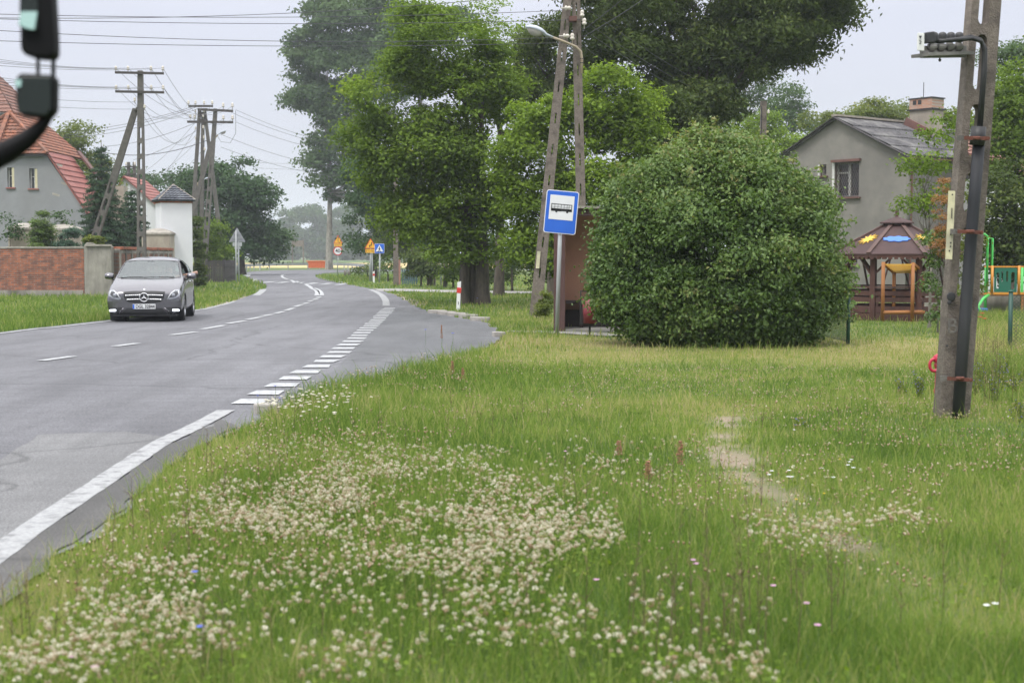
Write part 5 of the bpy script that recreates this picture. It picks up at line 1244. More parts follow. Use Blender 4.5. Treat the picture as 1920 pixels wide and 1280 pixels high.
for i, (a, e_) in enumerate([((1092, 10), (1420, 200)), ((1093, 38), (1420, 214)), ((1093, 55), (1425, 232)), ((1085, 80), (1300, 190))]):
    wire(AT(a[0], a[1], Ya - .2), AT(e_[0], e_[1], 61.8), .3, 'thin wire slanting from the A-shaped pole down to the grey stub pole', GF, .008)
wire(AT(1092, 70, Ya - .3), AT(1500, -240, 24), .2, 'thick wire rising from the A-shaped pole out of the top of the frame', 'wires rising to the top edge from the A-shaped pole', .012)
wire(AT(1092, 58, Ya - .3), AT(1500, -330, 24), .2, 'thick wire rising from the A-shaped pole out of the top of the frame', 'wires rising to the top edge from the A-shaped pole', .012)
for i in range(2): wire(AT(480, 305 + 10 * i, 260), AT(900, 300 + 14 * i, 240), .5, 'very faint distant wire low in the sky above the far wood', 'distant low wires above the far wood', .02)
# ================================================================== CAR
mat('car_paint', (.17, .165, .178), (.16, .155, .168), 2, .22, metal=.85, coat=.5)
mat('car_black', (.018, .018, .02), (.028, .028, .03), 8, .5)
mat('car_trim', (.03, .03, .032), (.02, .02, .022), 8, .3)
mat('chrome', (.8, .8, .82), (.72, .72, .74), 4, .18, metal=1)
mat('rubber', (.025, .025, .026), (.04, .04, .04), 12, .85)
mat('alloy', (.45, .45, .47), (.38, .38, .4), 6, .3, metal=.9)
mat('plate_white', (.78, .79, .8), (.74, .75, .76), 7, .45)
mat('sign_blue', (.02, .13, .62), (.018, .115, .56), 3, .4)
mat('skin', (.42, .25, .18), (.37, .21, .15), 8, .5)
mat('shirt', (.35, .3, .26), (.28, .24, .21), 9, .9)
mat('hair_dark', (.05, .035, .025), (.03, .02, .015), 20, .8)
mat('interior', (.06, .06, .065), (.04, .04, .045), 6, .8)
m, t, b, o = nodes('lens'); b.inputs['Base Color'].default_value = (.3, .31, .34, 1); b.inputs['Roughness'].default_value = .08; b.inputs['Metallic'].default_value = .35
m, t, b, o = nodes('lamp_lit'); b.inputs['Base Color'].default_value = (1, 1, 1, 1); b.inputs['Emission Color'].default_value = (.86, .9, 1, 1); b.inputs['Emission Strength'].default_value = 2.4
def glass_mat(name, tint, f0=.1):
    m, t, b, o = nodes(name); t.nodes.remove(b)
    tr = t.nodes.new('ShaderNodeBsdfTransparent'); tr.inputs[0].default_value = (*tint, 1)
    gl = t.nodes.new('ShaderNodeBsdfGlossy'); gl.inputs['Roughness'].default_value = .03; gl.inputs[0].default_value = (.95, 1, 1, 1)
    fr = t.nodes.new('ShaderNodeLayerWeight'); fr.inputs[0].default_value = f0
    mx = t.nodes.new('ShaderNodeMixShader'); t.links.new(fr.outputs['Fresnel'], mx.inputs[0]); t.links.new(tr.outputs[0], mx.inputs[1]); t.links.new(gl.outputs[0], mx.inputs[2]); t.links.new(mx.outputs[0], o.inputs[0])
glass_mat('windscreen', (.7, .82, .8), .5); glass_mat('side_glass', (.25, .3, .29), .2)
cdir = Vector((-math.sin(R(8)), math.cos(R(8)), 0)); cf = Vector((XU(271.5, 34.55), 34.55, .02))
car = thing('grey_car', 'metallic grey hatchback driving towards the camera on the left lane', 'car', cf + cdir * 2.18, R(8))
ST = [(-2.19, .78, .22, (.74, .60), (.66, .65), (.48, .68), .69), (-2.12, .89, .19, (.84, .67), (.74, .725), (.54, .765), .78), (-1.93, .885, .17, (.85, .75), (.76, .82), (.56, .865), .885),
      (-1.6, .9, .17, (.88, .85), (.79, .92), (.56, .96), .98), (-1.2, .9, .17, (.88, .94), (.81, 1.0), (.6, 1.03), 1.045), (-1.02, .9, .17, (.88, .96), (.82, 1.05), (.68, 1.1), 1.12),
      (-.45, .9, .17, (.88, 1.0), (.82, 1.2), (.69, 1.43), 1.47), (0, .9, .17, (.88, 1.02), (.82, 1.27), (.67, 1.51), 1.57), (.9, .9, .17, (.88, 1.04), (.81, 1.28), (.66, 1.51), 1.575),
      (1.55, .9, .18, (.87, 1.06), (.79, 1.27), (.62, 1.45), 1.51), (1.95, .87, .2, (.83, 1.06), (.74, 1.22), (.58, 1.33), 1.37), (2.13, .8, .25, (.75, 1.0), (.66, 1.08), (.5, 1.13), 1.15), (2.19, .7, .32, (.62, .9), (.55, .93), (.4, .95), .96)]
bm = bmesh.new(); Rg = []
for y, w_, zb_, s5, s6, s7, zt_ in ST:
    half = [(0, zb_), (w_ * .8, zb_), (w_ * .975, zb_ + .09), (w_, zb_ + .28), (w_ * .99, min(.72, s5[1] - .1)), s5, s6, s7, (s7[0] * .55, zt_ - .01), (0, zt_)]
    r_ = [bm.verts.new((x, y, z)) for x, z in half] + [bm.verts.new((-x, y, z)) for x, z in half[-2:0:-1]]
    Rg.append(r_)
n = len(Rg[0])
for a, c in zip(Rg, Rg[1:]):
    for k in range(n): bm.faces.new((a[k], a[(k + 1) % n], c[(k + 1) % n], c[k]))
for r_, fl in ((Rg[0], 1), (Rg[-1], 0)):
    prev = (r_[0],)
    for k in range(1, 9):
        p, q = r_[k], r_[n - k]
        f = [*prev, p, q] if len(prev) == 1 else [prev[0], p, q, prev[1]]
        bm.faces.new(f); prev = (p, q)
    bm.faces.new((prev[0], r_[9], prev[1]))
bmesh.ops.recalc_face_normals(bm, faces=bm.faces)
me = bpy.data.meshes.new('tmp'); bm.to_mesh(me); bm.free()
to = bpy.data.objects.new('tmp', me); COL.objects.link(to); md = to.modifiers.new('s', 'SUBSURF'); md.levels = 4; md.render_levels = 4
dg = bpy.context.evaluated_depsgraph_get(); bodyme = bpy.data.meshes.new_from_object(to.evaluated_get(dg)); bpy.data.objects.remove(to)
bm = bmesh.new(); bm.from_mesh(bodyme); bvh = BVHTree.FromBMesh(bm)
def hit(view, a, z):
    if view == 'F': r = bvh.ray_cast(Vector((a, -6, z)), Vector((0, 1, 0)))
    elif view == 'R': r = bvh.ray_cast(Vector((a, 6, z)), Vector((0, -1, 0)))
    elif view == 'L': r = bvh.ray_cast(Vector((4, a, z)), Vector((-1, 0, 0)))
    else: r = bvh.ray_cast(Vector((-4, a, z)), Vector((1, 0, 0)))
    if r[0] is None:
        q = bvh.find_nearest({'F': Vector((a, -2.2, z)), 'R': Vector((a, 2.2, z)), 'L': Vector((.9, a, z)), 'W': Vector((-.9, a, z))}[view]); return q[0], q[1]
    return r[0], r[1]
def resample(poly, st):
    o = []
    for a, c in zip(poly, poly[1:] + poly[:1]):
        k = max(1, int(math.hypot(c[0] - a[0], c[1] - a[1]) / st)); o += [(a[0] + (c[0] - a[0]) * i / k, a[1] + (c[1] - a[1]) * i / k) for i in range(k)]
    return o
def patch(name, poly, view, off, m, parent, hole=None, st=.035):
    P = resample(poly, st); pts = [Vector(p) for p in P]; ed = [(i, (i + 1) % len(P)) for i in range(len(P))]
    if hole:
        H_ = resample(hole, st); k0 = len(pts); pts += [Vector(p) for p in H_]; ed += [(k0 + i, k0 + (i + 1) % len(H_)) for i in range(len(H_))]
    xs = [p[0] for p in P]; zs = [p[1] for p in P]; a = min(xs) + st / 2
    while a < max(xs):
        z = min(zs) + st / 2
        while z < max(zs):
            if inside(P, np.array(a), np.array(z)): pts.append(Vector((a, z)))
            z += st * 1.3
        a += st * 1.3
    vo, _, fo, *_ = delaunay_2d_cdt(pts, ed, [], 1, 1e-5)
    V, ok = [], []
    for p in vo:
        l_, n_ = hit(view, p.x, p.y)
        ok.append(l_ is not None); V.append((l_ + n_ * off) if l_ is not None else Vector((0, 0, 0)))
    fs = []
    for f in fo:
        if not all(ok[i] for i in f): continue
        if hole:
            cx = sum(vo[i].x for i in f) / 3; cz = sum(vo[i].y for i in f) / 3
            if inside(hole, np.array(cx), np.array(cz)): continue
        if max((V[f[0]] - V[f[1]]).length, (V[f[1]] - V[f[2]]).length) < max(.25, st * 6): fs.append(tuple(f))
    b = MB(); b.add(V, fs); return b.build(name, m, parent, True)
WS = [(-.745, 1.06), (-.5, 1.035), (0, 1.028), (.5, 1.035), (.745, 1.06), (.65, 1.40), (.6, 1.445), (.3, 1.465), (-.3, 1.465), (-.6, 1.445), (-.65, 1.40)]
WSo = [(x * 1.04, 1.23 + (z - 1.23) * 1.06) for x, z in WS]
SF = [(-.86, 1.09), (-.45, 1.31), (-.15, 1.44), (.3, 1.47), (.34, 1.1)]
SR = [(.4, 1.1), (.38, 1.47), (.9, 1.465), (1.35, 1.41), (1.62, 1.3), (1.75, 1.2), (1.4, 1.12)]
RW = [(-.62, 1.12), (.62, 1.12), (.55, 1.32), (-.55, 1.32)]
kill = []
AX = ((-1.31, .33), (1.39, .33)); WR = .318
for f in bm.faces:
    c = f.calc_center_median(); n_ = f.normal
    k = False
    if c.y < -.25 and n_.y < 0 and c.z > 1.0 and inside(WS, np.array(c.x), np.array(c.z)) and n_.z > .1 and abs(n_.x) < .8: k = True
    if abs(c.x) > .6 and abs(n_.x) > .3 and (inside(SF, np.array(c.y), np.array(c.z)) or inside(SR, np.array(c.y), np.array(c.z))): k = True
    if c.y > 1.7 and n_.y > .3 and inside(RW, np.array(c.x), np.array(c.z)): k = True
    if abs(c.x) > .5:
        for ya, za in AX:
            if math.hypot(c.y - ya, c.z - za) < .365: k = True
    if k: kill.append(f)
bmesh.ops.delete(bm, geom=kill, context='FACES'); bm.to_mesh(bodyme); bm.free()
body = link('body', bodyme, 'car_paint', car, True)
patch('windscreen', WS, 'F', .002, 'windscreen', car, st=.15); patch('windscreen_seal', WSo, 'F', .005, 'car_trim', car, WS)
for v_ in 'LW':
    big = lambda P: [(sum(p[0] for p in P) / len(P) + (x - sum(p[0] for p in P) / len(P)) * 1.07, 1.28 + (z - 1.28) * 1.1) for x, z in P]
    if v_ == 'W': patch('side_window', SF, v_, .002, 'side_glass', car)
    patch('side_window', SR, v_, .002, 'side_glass', car)
    patch('window_trim', big(SF), v_, .005, 'car_trim', car, SF); patch('window_trim', big(SR), v_, .004, 'car_trim', car, SR)
    sg = 1 if v_ == 'L' else -1
    patch('door_seam', [(.36, .3), (.37, .3), (.37, 1.06), (.36, 1.06)], v_, .003, 'car_black', car); patch('door_seam', [(-.78, .34), (-.77, .34), (-.72, 1.0), (-.73, 1.0)], v_, .003, 'car_black', car)
    patch('sill_trim', [(-.93, .2), (1.0, .2), (1.0, .29), (-.93, .27)], v_, .004, 'car_trim', car)
    for y in (.1, .95):
        l_, _n = hit(v_, y, .93); b = MB(); b.box(l_ + Vector((sg * .025, 0, 0)), (.03, .2, .035)); b.build('door_handle', 'chrome', car, bevel=.01)
patch('rear_window', RW, 'R', .002, 'side_glass', car)
grl = [(-.47, .71), (-.2, .725), (.2, .725), (.47, .71), (.44, .56), (.36, .485), (.15, .455), (-.15, .455), (-.36, .485), (-.44, .56)]
gr = patch('grille', grl, 'F', .006, 'car_black', car)
patch('grille_frame', [(x * 1.045, .59 + (z - .59) * 1.09) for x, z in grl], 'F', .01, 'car_trim', car, grl)
for z in (.645, .545):
    b = MB(); pts = []
    for i in range(21):
        x = (-.44 + .88 * i / 20) * (1 if z > .6 else .93); l_, n_ = hit('F', x, z + .015 * (1 - (x / .44) ** 2) - .012); pts.append(l_ + n_ * .016)
    for p, q in zip(pts, pts[1:]): b.beam(p, q, .03, .02, up=(0, 1, 0))
    b.build('grille_bar', 'chrome', gr, True)
l_, _n = hit('F', 0, .6); sy = l_.y - .035
b = MB(); b.tube([(.1 * math.cos(a * math.pi / 14), sy, .592 + .1 * math.sin(a * math.pi / 14)) for a in range(29)], .0115, 8, False)
for k in range(3):
    a = R(90 + 120 * k); d = Vector((math.cos(a), 0, math.sin(a))); pz = Vector((0, sy, .592)); s_ = Vector((-d.z, 0, d.x))
    b.add([pz + s_ * .018, pz + s_ * -.018, pz + d * .095, pz + Vector((0, -.014, 0))], [(0, 2, 3), (1, 3, 2), (0, 3, 1)])
b.build('star_emblem', 'chrome', gr, False)
b = MB(); b.lathe([(0, 0), (.1, 0), (.1, .012), (0, .012)], 24, (0, sy + .02, .592), Matrix.Rotation(R(90), 4, 'X')); b.build('emblem_base', 'car_black', gr)
l_, n_ = hit('F', 0, .775); b = MB(); b.lathe([(0, 0), (.024, 0), (.022, .006), (0, .008)], 14, l_ + n_ * .004, n_.to_track_quat('Z', 'Y').to_matrix().to_4x4()); b.build('bonnet_badge', 'chrome', car)
lg = patch('lower_grille', [(-.42, .335), (.42, .335), (.55, .2), (-.55, .2)], 'F', .014, 'car_black', car)
for sx in (1, -1):
    hl = [(.85 * sx, .71), (.81 * sx, .775), (.72 * sx, .765), (.62 * sx, .69), (.53 * sx, .545), (.6 * sx, .54), (.74 * sx, .57), (.83 * sx, .63)]
    h_l = patch('headlight', hl, 'F', .006, 'lens', car, st=.02)
    patch('headlight_housing', [(.69 * sx + (x - .69 * sx) * .62, .65 + (z - .65) * .58) for x, z in hl], 'F', .009, 'interior', h_l, st=.02)
    b = MB(); pts = []
    for x, z in ((.80, .66), (.785, .735), (.71, .742), (.64, .69), (.56, .575)):
        q, n_ = hit('F', x * sx, z)
        if q: pts.append(q + n_ * .014)
    b.tube([Vector((*p, 0))[:3] for p in pts], .011, 6); b.build('light_strip', 'plate_white', h_l, True)
    q, n_ = hit('F', .685 * sx, .64); b = MB(); b.lathe([(.0, 0), (.045, .0), (.05, .012), (.03, .02), (0, .024)], 16, q + n_ * .006, Matrix.Rotation(R(90), 4, 'X')); b.build('headlight_bulb', 'lens', h_l, True)
    patch('air_intake', [(.85 * sx, .35), (.55 * sx, .35), (.48 * sx, .33), (.6 * sx, .22), (.84 * sx, .22)], 'F', .005, 'car_black', car, st=.025)
    b = MB(); x0, x1 = (.66, .8); pts = []
    for i in range(7):
        q, n_ = hit('F', (x0 + (x1 - x0) * i / 6) * sx, .285)
        if q: pts.append(q + n_ * .018)
    b.tube(pts, .024, 8); b.build('fog_light', 'lamp_lit', car, True)
    b = MB(); pts = []
    for x, z in ((.47, .335), (.55, .27), (.62, .21), (.74, .195), (.86, .195)):
        q, n_ = hit('F', x * sx, z); pts.append(q + n_ * .012)
    for p, q in zip(pts, pts[1:]): b.beam(p, q, .03, .02, up=(0, 1, 0))
    b.build('bumper_blade', 'car_paint', car, True)
    # mirror
    b = MB(); cx = 1.0 * sx; vs = []
    prof = [(-.11, .05, .06), (-.085, .085, .085), (0, .1, .095), (.085, .09, .085), (.11, .055, .06)]
    for x, hy, hz in prof:
        for k in range(12):
            a = 2 * math.pi * k / 12; vs.append((cx + x, -.68 + hy * math.cos(a), 1.07 + hz * math.sin(a) * (1 if math.sin(a) > 0 else .7)))
    b.add(vs, [(i * 12 + k, i * 12 + (k + 1) % 12, (i + 1) * 12 + (k + 1) % 12, (i + 1) * 12 + k) for i in range(4) for k in range(12)] + [tuple(range(12)), tuple(range(48, 60))])
    mr_ = b.build('side_mirror', 'car_paint', car, True)
    b = MB(); b.beam((sx * .93, -.66, 1.0), (sx * .84, -.66, .99), .1, .03); b.box((cx, -.585, 1.075), (.17, .01, .11)); b.build('mirror_glass', 'car_trim', mr_)
    for ya, za in AX:
        wh = Vector((sx * .79, ya, za - .012))
        M90 = Matrix.Rotation(R(90) * sx, 4, 'Y')
        b = MB(); b.lathe([(.21, -.09), (.29, -.1), (.315, -.08), (.318, 0), (.315, .08), (.29, .1), (.21, .09), (.21, -.09)], 30, wh, M90); ty = b.build('wheel', 'rubber', car, True)
        b = MB(); b.lathe([(.215, -.05), (.215, .075), (.2, .09), (.19, .06), (.18, -.04)], 30, wh, M90)
        for k in range(5):
            a = 2 * math.pi * k / 5 + .3
            for da in (-.13, .13): b.beam(wh + M90 @ Vector((.04 * math.cos(a), .04 * math.sin(a), .055)), wh + M90 @ Vector((.2 * math.cos(a + da), .2 * math.sin(a + da), .075)), .03, .02)
        b.lathe([(0, .03), (.05, .03), (.05, .08), (0, .085)], 12, wh, M90); b.build('rim', 'alloy', ty, False)
        b = MB(); b.lathe([(0, -.06), (.19, -.06), (.19, .0), (0, .0)], 20, wh, M90)
        b.lathe([(.375, -.3), (.375, .08), (.37, .085), (.36, -.3)], 32, wh, M90); b.box(wh - Vector((sx * .24, 0, -.0)), (.03, .7, .66)); b.build('wheel_arch', 'car_black', car)
l_, _n = hit('F', 0, .37); b = MB(); b.box((0, l_.y - .02, .372), (.53, .02, .118)); pl = b.build('number_plate', 'plate_white', car, bevel=.004)
tm = text_mesh('DGL 32844', .112, .002, bold=.003); tm.transform(Matrix.Translation((.025, l_.y - .033, .37)) @ Matrix.Diagonal((.84, 1, 1, 1))); link('plate_text', tm, 'car_black', pl)
b = MB(); b.box((-.243, l_.y - .0315, .372), (.04, .004, .108)); b.build('plate_band', 'sign_blue', pl)
b = MB(); b.box((0, -1.85, .165), (1.5, .5, .05)); b.box((0, 0, .2), (1.4, 4.0, .08)); b.build('underbody', 'car_black', car)
b = MB(); b.box((0, -.85, .93), (1.45, .45, .14)); b.box((0, .55, .55), (1.5, 2.6, .1)); b.box((0, 1.75, .8), (1.4, .2, .5)); it = b.build('dashboard', 'interior', car, bevel=.03)
for x in (.37, -.37):
    b = MB(); b.box((x, .55, .85), (.5, .14, .68), Matrix.Rotation(-.2, 4, 'X')); b.box((x, .3, .58), (.5, .5, .14)); b.box((x, .63, 1.28), (.26, .1, .2)); b.build('seat', 'interior', car, bevel=.05)
b = MB(); b.tube([(.37 + .185 * math.cos(a * math.pi / 12), -.42 + .07 * math.sin(a * math.pi / 12), 1.0 + .165 * math.sin(a * math.pi / 12)) for a in range(25)], .016, 8, False); b.tube([(.19, -.42, 1.0), (.55, -.42, 1.0)], .018, 6); b.tube([(.37, -.42, 1.0), (.37, -.7, .9)], .03, 6); b.build('steering_wheel', 'car_black', car, True)
q, n_ = hit('F', 0, 1.43); b = MB(); b.box(q + Vector((0, .04, -.02)), (.2, .03, .07)); b.build('rear_view_mirror', 'car_black', car, bevel=.01)
q, n_ = hit('F', -.6, 1.075); b = MB(); b.box(q - n_ * .01, (.12, .005, .03)); b.build('parking_slip', 'plate_white', car)
for x0, x1 in ((-.1, .62), (-.66, -.12)):
    b = MB(); p, n_ = hit('F', x0, 1.045); q, m_n = hit('F', x1, 1.05); b.beam(p + n_ * .015, q + m_n * .015, .02, .012); b.build('wiper', 'car_black', car)

# ---- driver
def skinned(name, V, E, Rr, m, parent, root=0, sub=2):
    me = bpy.data.meshes.new(name); bm = bmesh.new(); ly = bm.verts.layers.skin.verify(); vs = []
    for i, (p, r) in enumerate(zip(V, Rr)):
        v = bm.verts.new(p); v[ly].radius = (r, r) if not isinstance(r, tuple) else r; v[ly].use_root = i == root; vs.append(v)
    for a, c in E: bm.edges.new((vs[a], vs[c]))
    bm.to_mesh(me); bm.free(); o = link(name, me, m, parent); s = o.modifiers.new('skin', 'SKIN'); s.use_smooth_shade = True
    s2 = o.modifiers.new('sub', 'SUBSURF'); s2.levels = sub; s2.render_levels = sub; return o
drv = thing('person', 'car driver with bare elbow resting out of the side window', 'person', cf + cdir * 2.18, R(8))
V = [(.37, .36, .62), (.37, .4, .8), (.37, .42, .98), (.37, .4, 1.09), (.37, .36, 1.19), (.37, .33, 1.29),
     (.56, .4, 1.03), (.84, .38, 1.08), (1.07, .3, 1.16), (.92, .05, 1.12), (.8, -.12, 1.1),
     (.18, .4, 1.02), (.1, .18, .86), (.2, -.1, .95), (.24, -.24, 1.02), (.24, -.32, 1.05),
     (.27, .3, .62), (.22, -.15, .68), (.24, -.45, .4), (.47, .3, .62), (.5, -.15, .68), (.48, -.45, .4)]
E = [(0, 1), (1, 2), (2, 3), (3, 4), (4, 5), (2, 6), (6, 7), (7, 8), (8, 9), (9, 10), (2, 11), (11, 12), (12, 13), (13, 14), (14, 15), (0, 16), (16, 17), (17, 18), (0, 19), (19, 20), (20, 21)]
Rr = [.15, .15, .15, .06, .075, .085, .07, .055, .048, .036, .034, .07, .05, .038, .03, .028, .09, .065, .045, .09, .065, .045]
body_ = skinned('body', V, E, Rr, 'skin', drv)
b = MB(); b.lathe([(.0, -.12), (.16, -.12), (.19, .0), (.2, .22), (.17, .34), (.08, .4), (0, .4)], 16, (.37, .4, .72), Matrix.Diagonal((1.05, .72, 1, 1))); b.build('shirt', 'shirt', drv, True)
b = MB(); b.lathe([(.095, -.02), (.105, .03), (.09, .09), (.05, .12), (0, .125)], 14, (.37, .36, 1.29)); b.build('hair', 'hair_dark', drv, True)
b = MB(); b.lathe([(0, -.03), (.015, -.015), (0, .02)], 6, (.37, .245, 1.27)); b.build('nose', 'skin', drv, True)
for i in range(4):
    b = MB(); y0 = -.31; x0 = .215 + i * .018; b.tube([(x0, y0, 1.055), (x0 + .003, y0 - .05, 1.07 - i * .004), (x0 + .004, y0 - .075, 1.045), (x0 + .004, y0 - .065, 1.025)], [.01, .009, .008, .006], 6); b.build('finger', 'skin', drv, True)
    b = MB(); x0 = .775 + i * .012; b.tube([(x0, -.14, 1.12 - i * .017), (x0 - .01, -.19, 1.115 - i * .017), (x0 - .02, -.215, 1.09 - i * .017)], [.01, .009, .006], 6); b.build('finger', 'skin', drv, True)

# ================================================================== COACH MIRROR (close, out of focus)
mat('mirror_black', (.003, .0033, .0036), (.006, .006, .007), 6, .6, spec=.15)
m, t, b, o = nodes('mirror_glass'); b.inputs['Base Color'].default_value = (.21, .31, .285, 1); b.inputs['Metallic'].default_value = 1; b.inputs['Roughness'].default_value = .04
m, t, b, o = nodes('mirror_dark_reflection'); b.inputs['Base Color'].default_value = (.006, .012, .009, 1); b.inputs['Metallic'].default_value = 0; b.inputs['Roughness'].default_value = .25  # dark green: the dim reflection is put into the glass colour
m, t, b, o = nodes('livery_green'); b.inputs['Base Color'].default_value = (.01, .06, .03, 1); b.inputs['Roughness'].default_value = .3
Ym = 3.2
cm = thing('coach_mirror', 'blurred black double wing mirror on a curved arm, top left corner', 'mirror', tuple(AT(60, 130, Ym)))
cm0 = AT(60, 130, Ym)
def mp(u, v, dy=0): return AT(u, v, Ym + dy) - cm0
def mpoly(pts): return [(mp(u, v).x, mp(u, v).z) for u, v in pts]
def panel(name, pts, y0, y1, m, parent, bev=.004):
    b = MB(); b.prism(mpoly(pts), y0, y1); return b.build(name, m, parent, bevel=bev)
uh = panel('upper_housing', [(38, -90), (92, -90), (96, -10), (100, 60), (101, 100), (95, 110), (70, 109), (45, 103), (37, 92), (36, 20)], 0, .05, 'mirror_black', cm, .008)
panel('upper_glass', [(40, -60), (70, -60), (72, 8), (72, 58), (40, 58), (37, 20)], -.004, .004, 'mirror_dark_reflection', uh, .002)
sky_g = panel('sky_reflection', [(39, 8), (69, 8), (72, 14), (70, 60), (58, 58), (38, 50)], -.007, .002, 'mirror_glass', uh, .002)  # added tilted pane, cut to the outline of the reflected sky
for v_ in sky_g.data.vertices: v_.co.y += (v_.co.z - mp(50, 30).z) * .35
lh = panel('lower_housing', [(31, 139), (40, 137), (98, 140), (101, 150), (100, 205), (90, 222), (45, 218), (32, 212), (28, 190), (27, 150)], 0, .045, 'mirror_black', cm, .008)
panel('lower_glass', [(33, 143), (95, 144), (96, 205), (86, 217), (34, 211)], -.004, .004, 'mirror_dark_reflection', lh, .002)
s2_ = panel('sky_reflection', [(29, 149), (42, 149), (42, 166), (30, 164)], -.007, .002, 'mirror_glass', lh, .002)  # added small pane standing for the lower spot of reflected sky
for v_ in s2_.data.vertices: v_.co.y += (v_.co.z - mp(36, 157).z) * .35
b = MB(); b.tube([mp(71, 104, .02), mp(71.5, 142, .02)], .0045, 8); b.build('link_rod', 'mirror_black', cm, True)
b = MB(); b.tube([mp(93, -110, .03), mp(97, 0, .03), mp(100, 90, .03), mp(100, 150, .03), mp(99, 198, .03), mp(92, 218, .03), mp(76, 238, .03), mp(50, 262, .03), mp(18, 282, .03), mp(-30, 305, .03), mp(-130, 345, .03)],
              [.004, .0045, .005, .005, .006, .01, .015, .021, .026, .029, .031], 12); b.build('arm', 'mirror_black', cm, True)

# ================================================================== SIGNS
mat('sign_white', (.74, .75, .77), (.7, .71, .73), 3, .45)
mat('sign_yellow', (.78, .42, .03), (.74, .38, .025), 4, .5)
mat('sign_red', (.55, .03, .03), (.5, .025, .028), 4, .5)
mat('sign_black', (.015, .015, .017), (.02, .02, .022), 4, .5)
mat('sign_back', (.3, .31, .33), (.25, .26, .28), 5, .5)
mat('post_galv', (.4, .42, .43), (.32, .335, .345), 7, .5, stretch=(1, 1, .2))
mat('orange_tarp', (.72, .16, .04), (.62, .12, .03), 3, .6)
mat('rail_steel', (.36, .37, .38), (.27, .28, .29), 3, .5)
def board(name, loops, y, th, m, parent):
    me = curve_mesh(loops, th / 2); me.transform(Matrix.Translation((0, y, 0))); return link(name, me, m, parent)
def tri(cx, cz, s, r=.05):
    P = [Vector((cx, cz + s * .577)), Vector((cx - s / 2, cz - s * .289)), Vector((cx + s / 2, cz - s * .289))]; o = []
    for i in range(3):
        p, a, c = P[i], P[i - 1], P[(i + 1) % 3]; d1 = (a - p).normalized() * r * s; d2 = (c - p).normalized() * r * s
        for k in range(5):
            t_ = k / 4; q = (p + d1) * (1 - t_) ** 2 + p * 2 * t_ * (1 - t_) + (p + d2) * t_ ** 2; o.append((q.x, q.y))
    return o
def up_post(name, mt, parent, x0, x1, z1, r=.03, y=0): b = MB(); b.tube([(x0, y, -.1), (x1, y, z1)], r, 12); return b.build(name, mt, parent, True)
# bus stop sign
Yb = 29.2; bx = XU(1043.5, Yb); bs = thing('bus_stop_sign', 'blue and white bus stop sign on a slightly leaning grey pole before the shelter', 'sign', (bx, Yb, 0))
pb = lambda u, v, dy=0: Vector((XU(u, Yb + dy) - bx, dy, ZV(v, Yb + dy)))
b = MB(); b.tube([(0, 0, -.1), pb(1052, 365)], .042, 14); b.build('pole', 'post_galv', bs, True)
cb = pb(1051.5, 398); W_, H_ = .655, .865; RT = Matrix.Translation(cb + Vector((0, -.055, 0))) @ Matrix.Rotation(R(5.2), 4, 'Y')
def onb(me, dy=0): me.transform(RT @ Matrix.Translation((0, dy, 0))); return me
bd_ = link('sign_board', onb(curve_mesh([rrect(-W_ / 2, -H_ / 2, W_ / 2, H_ / 2, .05)], .006)), 'sign_white', bs)
link('blue_field', onb(curve_mesh([rrect(-W_ / 2 + .016, -H_ / 2 + .016, W_ / 2 - .016, H_ / 2 - .016, .04)], .004), -.006), 'sign_blue', bd_)
link('white_panel', onb(curve_mesh([rrect(-.245, -.155, .245, .335, .008)], .003), -.012), 'sign_white', bd_)
bus = MB()
def bb(x, z, w_, h_): bus.box((x, -.018, z), (w_, .004, h_))
bb(0, .045, .42, .05); bb(0, .155, .42, .012); bb(-.205, .1, .012, .12); bb(.203, .1, .012, .12); bb(.16, .035, .1, .03); bb(-.1, .03, .2, .03)
for x in (-.14, -.075, -.01, .05, .11, .15): bb(x, .105, .006, .1)
bb(0, .1, .42, .004)
me = bpy.data.meshes.new('bus'); me.from_pydata(bus.v, [], bus.f); link('bus_symbol', onb(me), 'sign_black', bd_)
for x in (-.1, .12): link('bus_wheel', onb(curve_mesh([circ(x, .012, .024, 16)], .003), -.018), 'sign_black', bd_)
# pedestrian sign
Yp = 86; px_ = XU(712, Yp); ps = thing('pedestrian_crossing_sign', 'square blue sign with white triangle and walking figure, right of the yellow bend sign', 'sign', (px_, Yp, 0))
zc = ZV(466, Yp); up_post('pole', 'post_galv', ps, 0, .04, zc, .045)
bd_ = board('sign_board', [rrect(-.27, zc - .29, .31, zc + .29, .04)], -.06, .012, 'sign_white', ps); board('blue_field', [rrect(-.255, zc - .275, .295, zc + .275, .03)], -.07, .006, 'sign_blue', bd_)
board('white_triangle', [tri(.02, zc - .04, .46, .03)], -.077, .005, 'sign_white', bd_)
b = MB(); zz = zc - .08
for p, q, w_ in (((.02, zz + .13), (.02, zz + .02), .05), ((.02, zz + .02), (-.05, zz - .1), .03), ((.02, zz + .02), (.08, zz - .1), .03), ((.02, zz + .11), (-.05, zz + .04), .022), ((.02, zz + .11), (.08, zz + .03), .022)):
    b.beam((p[0], -.085, p[1]), (q[0], -.085, q[1]), .004, w_, up=(0, 1, 0)) if 0 else b.beam((p[0], -.085, p[1]), (q[0], -.085, q[1]), w_, .004, up=(0, 1, 0))
b.lathe([(0, 0), (.028, 0), (.028, .004), (0, .004)], 10, (.02, -.083, zz + .165), Matrix.Rotation(R(90), 4, 'X'))
for x in (-.14, -.07, 0, .07, .14): b.box((x + .02, -.083, zz - .12), (.035, .004, .03))
b.build('walking_figure', 'sign_black', bd_)
